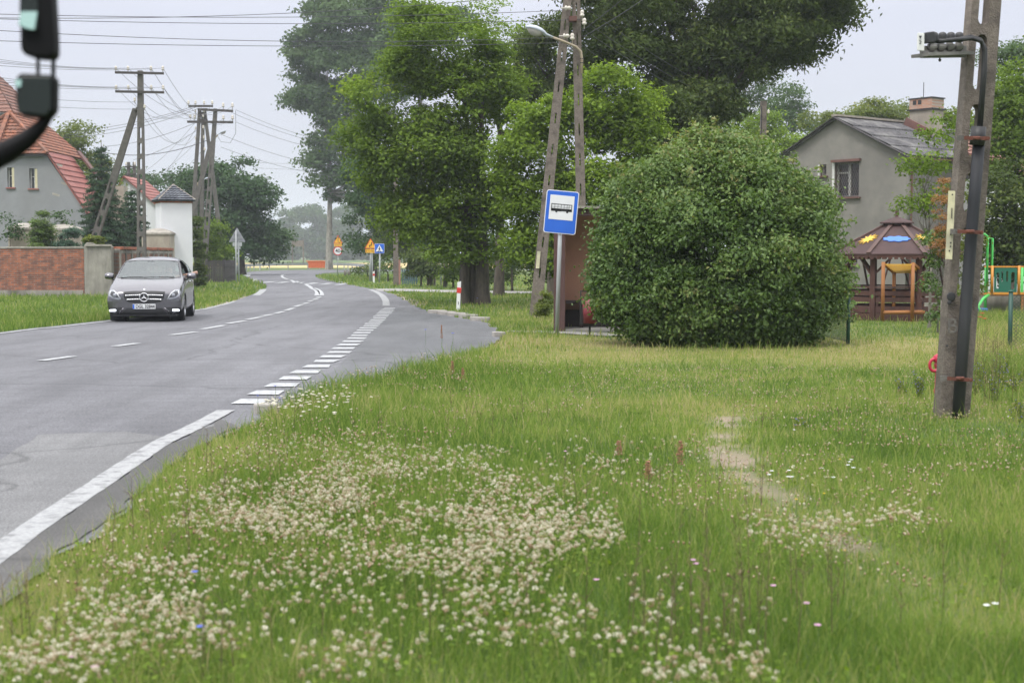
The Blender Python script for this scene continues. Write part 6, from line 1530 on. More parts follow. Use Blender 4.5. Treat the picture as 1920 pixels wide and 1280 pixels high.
# bend sign
Yq = 88; qx = XU(694, Yq); qs = thing('bend_warning_sign', 'yellow triangular double-bend warning sign with a yellow plate below', 'sign', (qx, Yq, 0))
q_ = lambda u, v: (XU(u, Yq) - qx, ZV(v, Yq))
b = MB(); b.tube([(0, 0, -.1), (q_(696.5, 0)[0], 0, q_(0, 452)[1])], .045, 10); b.tube([(.12, .12, -.1), (q_(698.5, 0)[0], .1, q_(0, 470)[1])], .045, 10); b.build('pole', 'post_galv', qs, True)
tx, tz = q_(696.3, 459.5); bd_ = board('sign_board', [tri(tx, tz, .74)], -.1, .012, 'sign_red', qs); board('yellow_field', [tri(tx, tz, .6, .03)], -.11, .006, 'sign_yellow', bd_)
b = MB(); pts = [(tx - .06, tz - .13), (tx - .06, tz - .01), (tx + .05, tz - .02), (tx + .06, tz + .14)]
for p, q in zip(pts, pts[1:]): b.beam((p[0], -.118, p[1]), (q[0], -.118, q[1]), .05, .004, up=(0, 1, 0))
b.add([(tx + .015, -.12, tz + .11), (tx + .105, -.12, tz + .11), (tx + .062, -.12, tz + .19)], [(0, 1, 2)]); b.build('bend_arrow', 'sign_black', bd_)
x0, z0 = q_(686.8, 474); x1, z1 = q_(705.3, 467.3); pl = board('plate', [rrect(x0, z0, x1, z1, .02)], -.1, .01, 'sign_yellow', qs)
tm = text_mesh('1,1 km', .15, .002, bold=.002); tm.transform(Matrix.Translation(((x0 + x1) / 2 + .03, -.108, (z0 + z1) / 2))); link('plate_text', tm, 'sign_black', pl)
b = MB(); b.beam((x0 + .07, -.108, z0 + .04), (x0 + .07, -.108, z1 - .04), .02, .004, up=(0, 1, 0)); b.build('plate_arrow', 'sign_black', pl)
# 40 sign
Yw = 116; wx = XU(633.5, Yw); ws = thing('speed_limit_sign', 'round 40 speed limit sign under a yellow exclamation triangle, right of the orange barrier', 'sign', (wx, Yw, 0))
w_f = lambda u, v: (XU(u, Yw) - wx, ZV(v, Yw)); up_post('pole', 'post_galv', ws, 0, .08, w_f(0, 450)[1], .04)
tx, tz = w_f(635.5, 451.3); bd_ = board('warning_board', [tri(tx, tz, .78)], -.08, .012, 'sign_red', ws); board('yellow_field', [tri(tx, tz, .64, .03)], -.09, .006, 'sign_yellow', bd_)
b = MB(); b.box((tx, -.098, tz + .06), (.045, .004, .2)); b.box((tx, -.098, tz - .1), (.05, .004, .045)); b.build('exclamation_mark', 'sign_black', bd_)
x0, z0 = w_f(628.2, 462); x1, z1 = w_f(642.6, 456.8); pl = board('plate', [rrect(x0, z0, x1, z1, .02)], -.08, .01, 'sign_yellow', ws)
b = MB()
for z in (.33, .66):
    for i in range(7): b.box((x0 + .09 + i * .072, -.088, z0 + (z1 - z0) * z), (.045, .004, .022))
b.build('plate_lettering', 'sign_black', pl)
cx, cz = w_f(634.8, 470.4); bd_ = board('speed_board', [circ(cx, cz, .37)], -.08, .012, 'sign_red', ws); board('white_field', [circ(cx, cz, .29)], -.09, .006, 'sign_white', bd_)
tm = text_mesh('40', .4, .002, bold=.008); tm.transform(Matrix.Translation((cx, -.098, cz))); link('speed_number', tm, 'sign_black', bd_)
# triangle sign seen from behind
Yv = 86.5; vx = XU(445.5, Yv); vs_ = thing('road_sign_back', 'grey back of a triangular road sign on twin posts at the plank fence', 'sign', (vx, Yv, 0))
v_f = lambda u, v: (XU(u, Yv) - vx, ZV(v, Yv))
b = MB(); b.tube([(-.05, 0, -.1), (-.02, 0, ZV(432, Yv))], .045, 10); b.tube([(.1, .12, -.1), (.08, .12, ZV(440, Yv))], .05, 10); b.build('pole', 'post_galv', vs_, True)
tx, tz = v_f(446.5, 444.5); board('sign_board', [tri(tx, tz, 1.0)], -.0 + .06, .012, 'sign_back', vs_)
x0, z0 = v_f(438, 461.5); x1, z1 = v_f(455.5, 454.5); board('plate', [rrect(x0, z0, x1, z1, .02)], .06, .012, 'post_galv', vs_)
x0, z0 = v_f(441.5, 467); x1, z1 = v_f(452.5, 462.5); board('plate', [rrect(x0, z0, x1, z1, .02)], .06, .012, 'post_galv', vs_)
b = MB(); b.box((tx, -.0, tz - .05), (.7, .03, .04)); b.box((tx, 0, tz + .2), (.35, .03, .04)); b.lathe([(0, 0), (.05, 0), (.05, .01), (0, .01)], 10, (tx - .3, -.01, tz - .16), Matrix.Rotation(R(90), 4, 'X')); b.build('bracket', 'sign_back', vs_)
sp = thing('grey_post', 'slim grey post with small plate left of the maple trunks', 'post', BX(827, 79)); up_post('pole', 'post_galv', sp, 0, .02, 1.25, .045)
# guide posts
mat('guide_white', (.74, .74, .74), (.66, .66, .65), 6, .5, c3=(.55, .54, .5)); mat('guide_red', (.62, .035, .03), (.55, .03, .028), 6, .45)
def guide(u, v, vtop, label, num=None, lean=0):
    p = G(u, v); hh = AT(u, vtop, p.y).z; t = thing('guide_post', label, 'guide post', p, R(-12), 'red and white guide posts'); 
    b = MB(); wd = .115; vs = []
    for f in (0, .45, 1):
        for x, y in ((-wd / 2, -.02), (wd / 2, -.02), (wd * .3, .05), (-wd * .3, .05)): vs.append((x + lean * f, y, hh * f + (0.03 * (x / wd + .5) if f == 1 else 0)))
    b.add(vs, [(0, 3, 2, 1), (8, 9, 10, 11)] + [(4 * k + i, 4 * k + (i + 1) % 4, 4 * k + 4 + (i + 1) % 4, 4 * k + 4 + i) for k in range(2) for i in range(4)]); b.build('post', 'guide_white', t, bevel=.006)
    b = MB(); b.box((lean * .72, .012, hh * .72), (wd + .008, .08, hh * .19), Matrix.Rotation(R(5), 4, 'Y')); b.build('red_band', 'guide_red', t, bevel=.004)
    if num:
        tm = text_mesh('1', .12, .002, bold=.003); tm.transform(Matrix.Translation((lean * .28, -.026, hh * .27))); link('number', tm, 'sign_black', t)
guide(859, 583, 529, 'near red and white guide post numbered 1 at the end of the bus bay', True, .04)
guide(701, 530.5, 509, 'distant red and white guide post between the bend sign and the crossing sign poles')
guide(487, 506, 494.5, 'faraway guide post standing in front of the left guardrail')
# guardrail pieces
def rail(label, pts, hgt=.78):
    t = thing('guardrail', label, 'guardrail', (*pts[0], 0)); p0 = Vector((*pts[0], 0)); L_ = [Vector((*p, 0)) - p0 for p in smooth_line(pts, 2.0)]
    b = MB(); prof = [(0, .0), (-.05, .05), (-.0, .1), (-.0, .16), (-.05, .21), (0, .31)]; n = len(L_); vs = []
    for i, p in enumerate(L_):
        d = (L_[min(i + 1, n - 1)] - L_[max(i - 1, 0)]).normalized(); s_ = Vector((d.y, -d.x, 0)); drop = max(0, 1 - min(i, n - 1 - i) / 3) * 0
        for a, z in prof: vs.append(p + s_ * a + Vector((0, 0, hgt - .31 + z)))
    k = len(prof); b.add(vs, [(i * k + j, i * k + j + 1, (i + 1) * k + j + 1, (i + 1) * k + j) for i in range(n - 1) for j in range(k - 1)]); b.build('rail', 'rail_steel', t, True)
    for i, p in enumerate(L_):
        if i % 2 == 0: b = MB(); b.box(p + Vector((0, .1, hgt / 2 - .05)), (.1, .12, hgt - .02)); b.build('post', 'rail_steel', t)
rail('left stretch of steel guardrail curving towards the orange barrier', g2((428, 516), (446, 512), (462, 509), (480, 507), (505, 505.8), (540, 505), (577, 504.5)))
rail('right stretch of steel guardrail leading from the orange barrier to the trees', g2((624, 504.5), (645, 505.3), (668, 507.2), (692, 509.5)))
Yo = 180; ob = thing('orange_barrier', 'orange ribbed road closure barrier at the end of the road', 'barrier', (XU(600, Yo), Yo, 0))
x0, x1 = XU(578, Yo) - XU(600, Yo), XU(622.5, Yo) - XU(600, Yo); zt_ = ZV(489.5, Yo)
b = MB(); n = 24
for i in range(n): b.box((x0 + (x1 - x0) * (i + .5) / n, .03 * (i % 2), .12 + (zt_ - .12) / 2), ((x1 - x0) / n * 1.0, .05, zt_ - .12 - .001 * (i % 2)))
b.build('ribbed_panel', 'orange_tarp', ob); b = MB(); b.tube([(x0 - .2, -.02, zt_), (x1 + .05, -.02, zt_)], .05, 8); b.build('top_rail', 'orange_tarp', ob, True)
for x in (x0 + .2, 0, x1 - .2): b = MB(); b.box((x, .15, zt_ / 2), (.08, .08, zt_)); b.box((x, .1, .05), (.12, .7, .1)); b.build('leg', 'rail_steel', ob)
for i, (u, lb) in enumerate(((647.5, 'left and taller of two grey wooden stumps on the far verge'), (654.5, 'right and shorter of two grey wooden stumps on the far verge'))):
    t = thing('wooden_stump', lb, 'stump', tuple(G(u, 518 - i * .5)), 0, 'stumps on the far verge'); b = MB(); b.lathe([(.13, -.05), (.12, .3), (.115, .46 - i * .06), (.0, .48 - i * .06)], 9); b.build('stump_body', 'bark_grey', t, True)

# ================================================================== SHELTER, BIN, BUSH SIDE
mat('shelter_brown', (.1, .05, .045), (.075, .04, .036), 4, .8, bump=.2)
mat('shelter_peach', (.5, .28, .2), (.45, .25, .18), 1.5, .85, bump=.3, bscale=50)
mat('shelter_dark', (.035, .025, .025), (.05, .035, .033), 4, .8)
mat('bin_red', (.22, .03, .045), (.18, .025, .036), 5, .5)
Ys = 30.5; sx0 = XU(1038, Ys); sh = thing('bus_shelter', 'brown masonry bus shelter with peach inner wall, half hidden by the round bush', 'bus shelter', (sx0, Ys, .0), R(-2))
W_, D_, H_ = 2.9, 1.45, 2.5
for x in (.12, W_ - .12): b = MB(); b.box((x, D_ / 2, H_ / 2), (.24, D_, H_)); b.build('side_wall', 'shelter_brown', sh, bevel=.01)
b = MB(); b.box((W_ / 2, D_ - .1, H_ / 2), (W_ - .48, .2, H_ - .01)); b.build('back_wall', 'shelter_peach', sh)
b = MB(); b.box((.2435, D_ / 2 - .02, H_ / 2 + .2), (.006, D_ - .3, H_ - .42)); b.box((W_ - .2435, D_ / 2 - .02, H_ / 2 + .2), (.006, D_ - .3, H_ - .42)); b.build('inner_plaster', 'shelter_peach', sh)
b = MB(); b.box((W_ / 2, D_ - .22, .21), (W_ - .49, .05, .42)); b.build('dark_base_strip', 'shelter_dark', sh)  # dark strip along the foot of the back wall
b = MB(); b.box((W_ / 2 + .04, -.03, H_ + .0), (W_ + .08, .1, .15), Matrix.Rotation(R(1.5), 4, 'Y')); b.build('fascia', 'shelter_brown', sh)
b = MB(); b.box((W_ / 2 + .04, D_ / 2 - .05, H_ + .1), (W_ + .12, D_ + .35, .05), Matrix.Rotation(R(1.5), 4, 'Y')); b.build('roof', 'cap_stone', sh)
b = MB(); b.box((W_ / 2, D_ - .42, .6), (W_ - .5, .36, .06)); b.build('bench_seat', 'shelter_dark', sh)
for x in (.6, 1.45, 2.3): b = MB(); b.box((x, D_ - .4, .29), (.08, .3, .56)); b.build('bench_leg', 'shelter_dark', sh)
b = MB(); b.box((W_ / 2, D_ / 2, .02), (W_ - .5, D_, .05)); b.build('floor_slab', 'concrete_path', sh)
Yb_ = 28.9; tb_ = thing('litter_bin', 'dark red litter bin on a black frame beside the left edge of the round bush', 'litter bin', (XU(1106, Yb_), Yb_, 0))
bz0, bz1 = ZV(606, Yb_), ZV(560, Yb_)
b = MB(); b.lathe([(.13, bz0), (.16, bz1), (.15, bz1), (.12, bz0 + .02)], 20); b.lathe([(0, bz0), (.13, bz0), (.13, bz0 + .02), (0, bz0 + .02)], 20); b.build('bucket', 'bin_red', tb_, True)
b = MB(); ztp = ZV(546, Yb_)
for x in (-.19, .19): b.box((x * .98, 0, (ztp + bz0) / 2), (.025, .04, ztp - bz0))
b.box((0, .1, ztp / 2), (.04, .04, ztp)); b.box((0, .06, bz1 - .1), (.04, .12, .03)); b.box((0, 0, bz0 - .01), (.4, .04, .02)); b.box((0, 0, ztp), (.4, .045, .025)); b.box((-.17, 0, bz1 - .1), (.05, .03, .03)); b.box((.17, 0, bz1 - .1), (.05, .03, .03)); b.build('frame', 'metal_black', tb_)

# ================================================================== GAZEBO, CLIMBING FRAME, PLAY TOWER, FENCES, HYDRANT
mat('gazebo_wood', (.1, .042, .033), (.065, .028, .023), 5, .7, bump=.4, stretch=(1, 1, .25))
mat('gazebo_roof', (.06, .028, .026), (.042, .02, .019), 3, .75)
mat('gazebo_rib', (.1, .055, .046), (.08, .042, .035), 5, .7)
mat('sun_yellow', (.72, .46, .06), (.62, .38, .05), 5, .6); mat('cloud_blue', (.07, .2, .62), (.06, .17, .54), 5, .6)
mat('honey_wood', (.36, .15, .045), (.27, .105, .03), 5, .65, bump=.3, stretch=(1, 1, .2)); mat('slat_yellow', (.7, .4, .06), (.6, .33, .05), 5, .6)
mat('play_green', (.08, .5, .1), (.07, .44, .09), 4, .4); mat('play_panel', (.01, .13, .08), (.012, .11, .07), 4, .45); mat('play_orange', (.62, .27, .03), (.55, .22, .03), 4, .45)
mat('play_blue', (.02, .16, .45), (.02, .14, .4), 4, .45); mat('fence_green', (.015, .07, .05), (.012, .055, .04), 6, .5)
Yg = 36.8; gz = thing('gazebo', 'small dark brown octagonal wooden gazebo with sun and cloud cut-outs on its roof', 'gazebo', (XU(1678, Yg), Yg, 0), -R(15))
n8 = 8; re = 1.74; rp_ = 1.46; zeave, ztop_ = ZV(476, Yg), ZV(428, Yg) + .06
ang = lambda i: R(-90 - 22.5 + 45 * i)
b = MB(); rt_ = .36
for i in range(8):
    a, c = ang(i), ang(i + 1)
    b.add([(re * math.cos(a), re * math.sin(a), zeave), (re * math.cos(c), re * math.sin(c), zeave), (rt_ * math.cos(c), rt_ * math.sin(c), ztop_), (rt_ * math.cos(a), rt_ * math.sin(a), ztop_),
           (re * math.cos(a), re * math.sin(a), zeave - .03), (re * math.cos(c), re * math.sin(c), zeave - .03), (rt_ * math.cos(c), rt_ * math.sin(c), ztop_ - .03), (rt_ * math.cos(a), rt_ * math.sin(a), ztop_ - .03)],
          [(0, 1, 2, 3), (7, 6, 5, 4), (0, 4, 5, 1), (2, 6, 7, 3)])
roof_ = b.build('roof', 'gazebo_roof', gz)
b = MB()
for i in range(8): a = ang(i); b.beam((re * math.cos(a), re * math.sin(a), zeave + .02), (rt_ * math.cos(a), rt_ * math.sin(a), ztop_ + .02), .1, .04)
b.build('roof_rib', 'gazebo_rib', roof_)
b = MB(); zc1 = ztop_ + .06
b.lathe([(rt_, ztop_ - .02), (rt_, zc1)], 8, (0, 0, 0), None, 0, R(22.5)); b.lathe([(rt_ + .1, zc1), (rt_ + .09, zc1 + .03), (.06, zc1 + .17), (0, zc1 + .18)], 8, (0, 0, 0), None, 0, R(22.5)); cu_ = b.build('cupola', 'gazebo_roof', gz)
b = MB(); b.lathe([(.04, zc1 + .15), (.045, zc1 + .3), (.025, zc1 + .36), (0, zc1 + .39)], 8); b.build('finial', 'gazebo_wood', cu_)
for i in range(8):
    b = MB(); a = ang(i); p = Vector((rp_ * math.cos(a), rp_ * math.sin(a), 0)); b.box(p + Vector((0, 0, zeave / 2)), (.13, .13, zeave)); b.build('post', 'gazebo_wood', gz, bevel=.01)
b = MB()
for i in range(8):
    a, c = ang(i), ang(i + 1); p, q = Vector((rp_ * math.cos(a), rp_ * math.sin(a), 0)), Vector((rp_ * math.cos(c), rp_ * math.sin(c), 0)); P2, Q2 = p * 1.17, q * 1.17
    b.beam(P2 + Vector((0, 0, zeave - .04)), Q2 + Vector((0, 0, zeave - .04)), .03, .1)
    for k in range(9):   # scalloped valance
        m1 = P2.lerp(Q2, (k + .5) / 9) + Vector((0, 0, zeave - .11)); b.box(m1, (.09, .025, .05), Matrix.Rotation(math.atan2(q.y - p.y, q.x - p.x), 4, 'Z'))
b.build('fascia', 'gazebo_wood', gz)
b = MB()
for i in range(8):
    a, c = ang(i), ang(i + 1); p, q = Vector((rp_ * math.cos(a), rp_ * math.sin(a), 0)), Vector((rp_ * math.cos(c), rp_ * math.sin(c), 0)); md_ = (p + q) / 2
    for s_, t_ in ((p, q), (q, p)): b.beam(s_ + Vector((0, 0, zeave - .55)), s_.lerp(t_, .38) + Vector((0, 0, zeave - .1)), .05, .05)
    b.beam(p.lerp(q, .04) + Vector((0, 0, .12)), p.lerp(q, .38) + Vector((0, 0, zeave - .12)), .04, .04)
b.build('braces', 'gazebo_wood', gz)
for i in range(8):
    if i == 3: continue
    a, c = ang(i), ang(i + 1); p, q = Vector((rp_ * math.cos(a), rp_ * math.sin(a), 0)), Vector((rp_ * math.cos(c), rp_ * math.sin(c), 0))
    b = MB()
    for z, hh in ((.1, .16), (.28, .16), (.52, .12), (.68, .12)): b.beam(p + Vector((0, 0, z)), q + Vector((0, 0, z)), .03, hh)
    b.beam(p + Vector((0, 0, .83)), q + Vector((0, 0, .83)), .12, .04); b.build('parapet', 'gazebo_wood', gz)
b = MB(); b.lathe([(0, 0), (rp_ + .05, 0), (rp_ + .05, .05), (0, .05)], 8, (0, 0, 0), None, 0, R(22.5)); b.build('floor', 'gazebo_wood', gz)
# cut-outs lie on the roof planes
def on_roof(poly, i, f, m, nm, sc_=1.0):
    a = (ang(i) + ang(i + 1)) / 2; ap8 = math.cos(R(22.5)); r0, r1 = re * ap8, rt_ * ap8
    c0 = Vector((r0 * math.cos(a), r0 * math.sin(a), zeave)); c1 = Vector((r1 * math.cos(a), r1 * math.sin(a), ztop_)); upv = (c1 - c0).normalized(); sd_ = Vector((-math.sin(a), math.cos(a), 0)); nn = sd_.cross(upv).normalized()
    if nn.z < 0: nn = -nn
    o_ = c0.lerp(c1, f) + nn * .012; me = curve_mesh([[(x * sc_, z * sc_) for x, z in poly]], .012)
    Mx = Matrix((sd_, nn, upv)).transposed().to_4x4(); me.transform(Matrix.Translation(o_) @ Mx); link(nm, me, m, roof_)
cloud = [(math.cos(t_ * math.pi / 24) * (.32 + .025 * math.cos(t_ * math.pi / 24 * 9)), math.sin(t_ * math.pi / 24) * (.13 + .018 * math.cos(t_ * math.pi / 24 * 9))) for t_ in range(48)]
sunp = [((.1 + .13 * (k % 2)) * math.cos(k * math.pi / 11), (.1 + .13 * (k % 2)) * math.sin(k * math.pi / 11)) for k in range(22)]
on_roof(cloud, 0, .5, 'cloud_blue', 'cloud_cutout'); on_roof(sunp, 7, .5, 'sun_yellow', 'sun_cutout', 1.15); on_roof(sunp, 1, .5, 'sun_yellow', 'sun_cutout', 1.15)

Yc = 35.0; cfm = thing('climbing_frame', 'honey-coloured wooden climbing frame with yellow slats in front of the gazebo', 'climbing frame', (XU(1691, Yc), Yc, 0))
c_ = lambda u, v, dy=0: Vector((XU(u, Yc + dy) - XU(1691, Yc), dy, ZV(v, Yc + dy)))
for u, v, dy in ((1654, 491, 0), (1709.5, 493, 0), (1674.5, 511, .55), (1728.5, 506, .55)):
    p = c_(u, v, dy); b = MB(); b.tube([(p.x, p.y, -.05), tuple(p)], .045, 10); b.build('post', 'honey_wood', cfm, True)
b = MB(); b.tube([c_(1654, 586), c_(1732, 585, .1)], .05, 10); b.build('bottom_beam', 'honey_wood', cfm, True)
b = MB(); b.beam(c_(1654, 494), c_(1674.5, 512, .55), .05, .06); b.beam(c_(1709.5, 494), c_(1729, 510, .55), .05, .06); b.build('side_rail', 'honey_wood', cfm)
b = MB()
for k in range(7):
    f = k / 6; b.beam(c_(1658 + 17 * f, 496 + 15 * f, .55 * f) , c_(1708 + 18 * f, 496 + 15 * f, .55 * f), .045, .03)
b.build('yellow_slats', 'slat_yellow', cfm)

Yt_ = 38.5; pt = thing('play_tower', 'green and yellow playground tower with green hoops at the right edge', 'playground tower', (XU(1880, Yt_), Yt_, 0))
t_f = lambda u, v, dy=0: Vector((XU(u, Yt_ + dy) - XU(1880, Yt_), dy, ZV(v, Yt_ + dy)))
b = MB(); b.tube([t_f(1835, 440), t_f(1842, 439), t_f(1848, 443), t_f(1848, 550)], .035, 8); b.tube([t_f(1847, 447, .1), t_f(1857, 447, .1), t_f(1857, 548, .1)], .035, 8); b.build('green_hoop', 'play_green', pt, True)
for u in (1846, 1914, 1945): b = MB(); b.tube([t_f(u, 500, .5), (t_f(u, 600, .5).x, .5, -.05)], .04, 8); b.build('green_post', 'play_green', pt, True)
b = MB(); b.beam(t_f(1843, 500), t_f(1990, 500), .04, .04)
b.build('top_bar', 'play_orange', pt); b = MB(); b.beam(t_f(1843, 550), t_f(1990, 550), .06, .06); b.build('deck_edge', 'play_orange', pt)
for u in (1858, 1908, 1960): b = MB(); b.tube([t_f(u, 498, -.02), t_f(u, 552, -.02)], .038, 8); b.build('yellow_post', 'play_orange', pt, True)
P = lambda u, v: (t_f(u, v).x, t_f(u, v).z)
me = curve_mesh([rrect(*P(1862, 549), *P(1904, 502), .05)] + [rrect(*P(1865.5, 541), *P(1871, 511), .03), rrect(*P(1875, 528), *P(1878, 508), .02), rrect(*P(1884, 528), *P(1887.5, 508), .02), rrect(*P(1893, 543), *P(1900, 510), .04)], .015); link('green_panel', me, 'play_panel', pt)
b = MB(); b.tube([t_f(1852, 553, -.2), t_f(1842, 560, -.5), t_f(1832, 575, -.7), (t_f(1826, 600).x, -.8, 0)], .04, 8); b.build('slide_rail', 'play_green', pt, True)
b = MB(); b.box(t_f(1836, 580, -.6), (.34, .3, .07)); b.build('blue_step', 'play_blue', pt, bevel=.02)
b = MB(); b.tube([t_f(1915, 555), (t_f(1915, 600).x, 0, -.05)], .04, 8); b.box(t_f(1915, 552, .6), (1.9, 1.2, .05)); b.build('deck', 'honey_wood', pt)
# fences
def mesh_fence(label, p0, p1, hh, posts, m='fence_green', st=.06):
    t = thing('mesh_fence', label, 'fence', (*p0, 0)); d = Vector((p1[0] - p0[0], p1[1] - p0[1], 0)); L_ = d.length; d.normalize()
    for f in posts: b = MB(); p = d * L_ * f; b.tube([p - Vector((0, 0, .1)), p + Vector((0, 0, hh))], .035, 8); b.lathe([(.04, 0), (.03, .03), (0, .035)], 8, p + Vector((0, 0, hh))); b.build('post', m, t, True)
    b = MB(); k = int(L_ / st)
    for i in range(-int(hh / st), k):
        for sg in (1, -1):
            x0, z0, x1, z1 = i * st, .04, i * st + hh - .08, hh - .04
            if sg < 0: x0, x1 = x1, x0
            # clip to the fence length
            if min(x0, x1) > L_ or max(x0, x1) < 0: continue
            def cl(x, z, xo, zo):
                if x < 0: return 0, z + (zo - z) * (0 - x) / (xo - x)
                if x > L_: return L_, z + (zo - z) * (L_ - x) / (xo - x)
                return x, z
            a = cl(x0, z0, x1, z1); c = cl(x1, z1, x0, z0)
            b.beam(d * a[0] + Vector((0, 0, a[1])), d * c[0] + Vector((0, 0, c[1])), .004, .004)
    for z in (.06, hh / 2, hh - .05): b.beam(Vector((0, 0, z)), d * L_ + Vector((0, 0, z)), .006, .006)
    b.build('wire_mesh', m, t, fix=False); return t
p0 = G(1590, 645); hh1 = AT(1590, 541, p0.y).z
mesh_fence('dark green wire mesh fence with one post at the right edge of the round bush', (p0.x, p0.y), (XU(1545, 27.5), 30.5), hh1, [0, .98])
p1 = G(1893, 671); hh2 = AT(1895, 548, p1.y).z
mesh_fence('dark green wire mesh fence with a black post at the right edge of the frame', (p1.x, p1.y), (p1.x + 3.2, p1.y - 1.5), hh2, [0, .6, 1])
# hydrant behind the pole
mat('hydrant_red', (.5, .02, .06), (.42, .02, .05), 5, .4)
Yy = 16.6; hy = thing('fire_hydrant', 'pinkish-red hydrant peeping out behind the near concrete pole', 'hydrant', (XU(1764, Yy), Yy, 0))
b = MB(); z_ = ZV(684, Yy); b.lathe([(.09, 0), (.08, .05), (.06, .08), (.055, z_ + .02), (.085, z_ + .04), (.085, z_ + .1), (.04, z_ + .13), (0, z_ + .14)], 16); b.build('barrel', 'hydrant_red', hy, True)
b = MB(); b.tube([(-.05 + .05 * math.cos(k * math.pi / 8) - .03, -.02, z_ + .05 * math.sin(k * math.pi / 8) * 1.4) for k in range(17)], .018, 8, False); b.tube([(0, 0, z_), (-.06, -.02, z_)], .035, 10); b.build('outlet_ring', 'hydrant_red', hy, True)
# ================================================================== WILD PLANTS
ramp_mat('clover_head', [(0, (.26, .15, .09)), (.35, (.42, .31, .2)), (.65, (.6, .54, .4)), (1, (.74, .7, .58))], rough=.8, trans=.2)
mat('clover_pink', (.55, .3, .45), (.65, .4, .55), 30, .8); mat('petal_white', (.8, .8, .8), (.74, .74, .74), 30, .7); mat('petal_blue', (.12, .16, .6), (.16, .2, .66), 30, .7)
mat('petal_yellow', (.7, .5, .03), (.65, .42, .03), 20, .7); mat('poppy_red', (.65, .07, .02), (.55, .05, .02), 20, .6); mat('stalk_brown', (.13, .1, .05), (.09, .065, .035), 12, .9)
mat('sorrel_red', (.33, .17, .1), (.25, .12, .07), 30, .9); mat('stalk_green', (.1, .17, .04), (.07, .12, .03), 12, .8); mat('bugloss', (.14, .13, .4), (.22, .18, .5), 30, .8)
ico = bmesh.new(); bmesh.ops.create_icosphere(ico, subdivisions=1, radius=1); IV = np.array([v.co[:] for v in ico.verts]); IF = np.array([[v.index for v in f.verts] for f in ico.faces]); ico.free()
def heads(name, P, r, tone, m, label, cat, squash=.85, kind='stuff'):
    n = len(P); jitter = 1 + rng.normal(0, .12, (n, len(IV), 1))
    V = P[:, None, :] + IV[None] * jitter * np.broadcast_to(r, (n,))[:, None, None] * np.array([1, 1, squash])
    Fc = (IF[None] + (np.arange(n) * len(IV))[:, None, None]).reshape(-1, 3)
    zf = IV[IF].mean(1)[:, 2]; T = np.clip(tone[:, None] + .3 * zf[None] + rng.normal(0, .07, (n, len(IF))), 0, 1)
    o = np_mesh(name, V.reshape(-1, 3), Fc.ravel(), np.arange(len(Fc)) * 3, m, None, {'tone': ('FACE', T.ravel())}, False)
    return tag(o, label, cat, kind=kind)
PATCHES = [  # picture ellipses (u, v, ru, rv, share)
    (650, 945, 280, 75, 520), (880, 985, 300, 95, 620), (480, 960, 230, 55, 300), (700, 850, 260, 40, 330), (760, 905, 220, 40, 260), (1000, 1010, 170, 80, 240), (250, 1180, 260, 55, 260), (90, 1235, 130, 45, 110), (640, 1250, 160, 45, 60),
    (420, 1100, 300, 60, 90), (800, 1090, 330, 70, 170), (1080, 1150, 250, 70, 110), (1500, 1000, 110, 30, 90), (1640, 965, 110, 25, 60), (1330, 1260, 140, 40, 60), (1150, 870, 260, 60, 120), (980, 1180, 500, 90, 90), (560, 740, 90, 30, 60), (300, 1030, 110, 60, 90), (1500, 880, 150, 50, 14)]
cp = []
for u, v, ru, rv, nn in PATCHES:
    nn = int(nn * 1.6)
    a = rng.uniform(0, 2 * np.pi, nn * 3); q = rng.random(nn * 3) ** .6; uu, vv = u + ru * q * np.cos(a), v + rv * q * np.sin(a); k = 0
    for x_, y_ in zip(uu, vv):
        p = G(x_, y_, .14)
        if k >= nn: break
        if vnoise(p.x, p.y, 2.6, 7) * .6 + vnoise(p.x, p.y, 6, 8) * .4 > .36 + .16 * rng.random(): cp.append((p.x, p.y)); k += 1
cp = np.array(cp); cp = cp[~inside(ROADP, cp[:, 0] - .12, cp[:, 1])]
hz = mound(cp[:, 0], cp[:, 1]) + rng.uniform(.1, .19, len(cp)) + .02 * (cp[:, 1] < 8)
P = np.column_stack([cp, hz])
def florets(name, P, r, tone, m, label, cat, nf=26):
    n = len(P); D = sph(n * nf, rng); D[:, 2] = D[:, 2] * .8 + .12; D = nrm(D); rr = np.repeat(r, nf)[:, None]; C = np.repeat(P, nf, 0)
    S = nrm(np.cross(D, sph(n * nf, rng))); w_ = rr * .2; inn = C + D * rr * .25; out_ = C + D * rr * rng.uniform(.85, 1.15, (n * nf, 1)) + np.array([0, 0, .0006])
    Q = np.stack([inn - S * w_ * .5, out_ - S * w_, out_ + D * rr * .12, out_ + S * w_], 1)
    T = np.repeat(tone, nf) + .34 * D[:, 2] + rng.normal(0, .1, n * nf)
    k = np.arange(n * nf); o = np_mesh(name, Q.reshape(-1, 3), np.arange(4 * n * nf), k * 4, m, None, {'tone': ('FACE', np.clip(T, 0, 1))}); return tag(o, label, cat, kind='stuff')
florets('clover_flowers', P, rng.uniform(.0065, .0125, len(P)), rng.normal(.56, .25, len(P)), 'clover_head', 'cream and brownish clover heads scattered over the near verge', 'clover')
# (heads are built from florets below)
# small tan seed heads further out
n = 13000; Y = rng.uniform(6.5, 20, n); X = rng.uniform(-.36, .38, n) * Y; k = ~inside(ROADP, X - .2, Y) & (vnoise(X, Y, .7, 3) * .6 + vnoise(X, Y, 2.5, 4) * .4 > .47); X, Y = X[k], Y[k]
Z = mound(X, Y) + gheight(X, Y) * 1.15 + .03; P = np.column_stack([X, Y, Z])
heads('seed_heads', P, rng.uniform(.0035, .0075, len(P)), rng.normal(.28, .16, len(P)), 'clover_head', 'tiny tan seed heads above the grass in the middle of the verge', 'seed heads', 1.3)
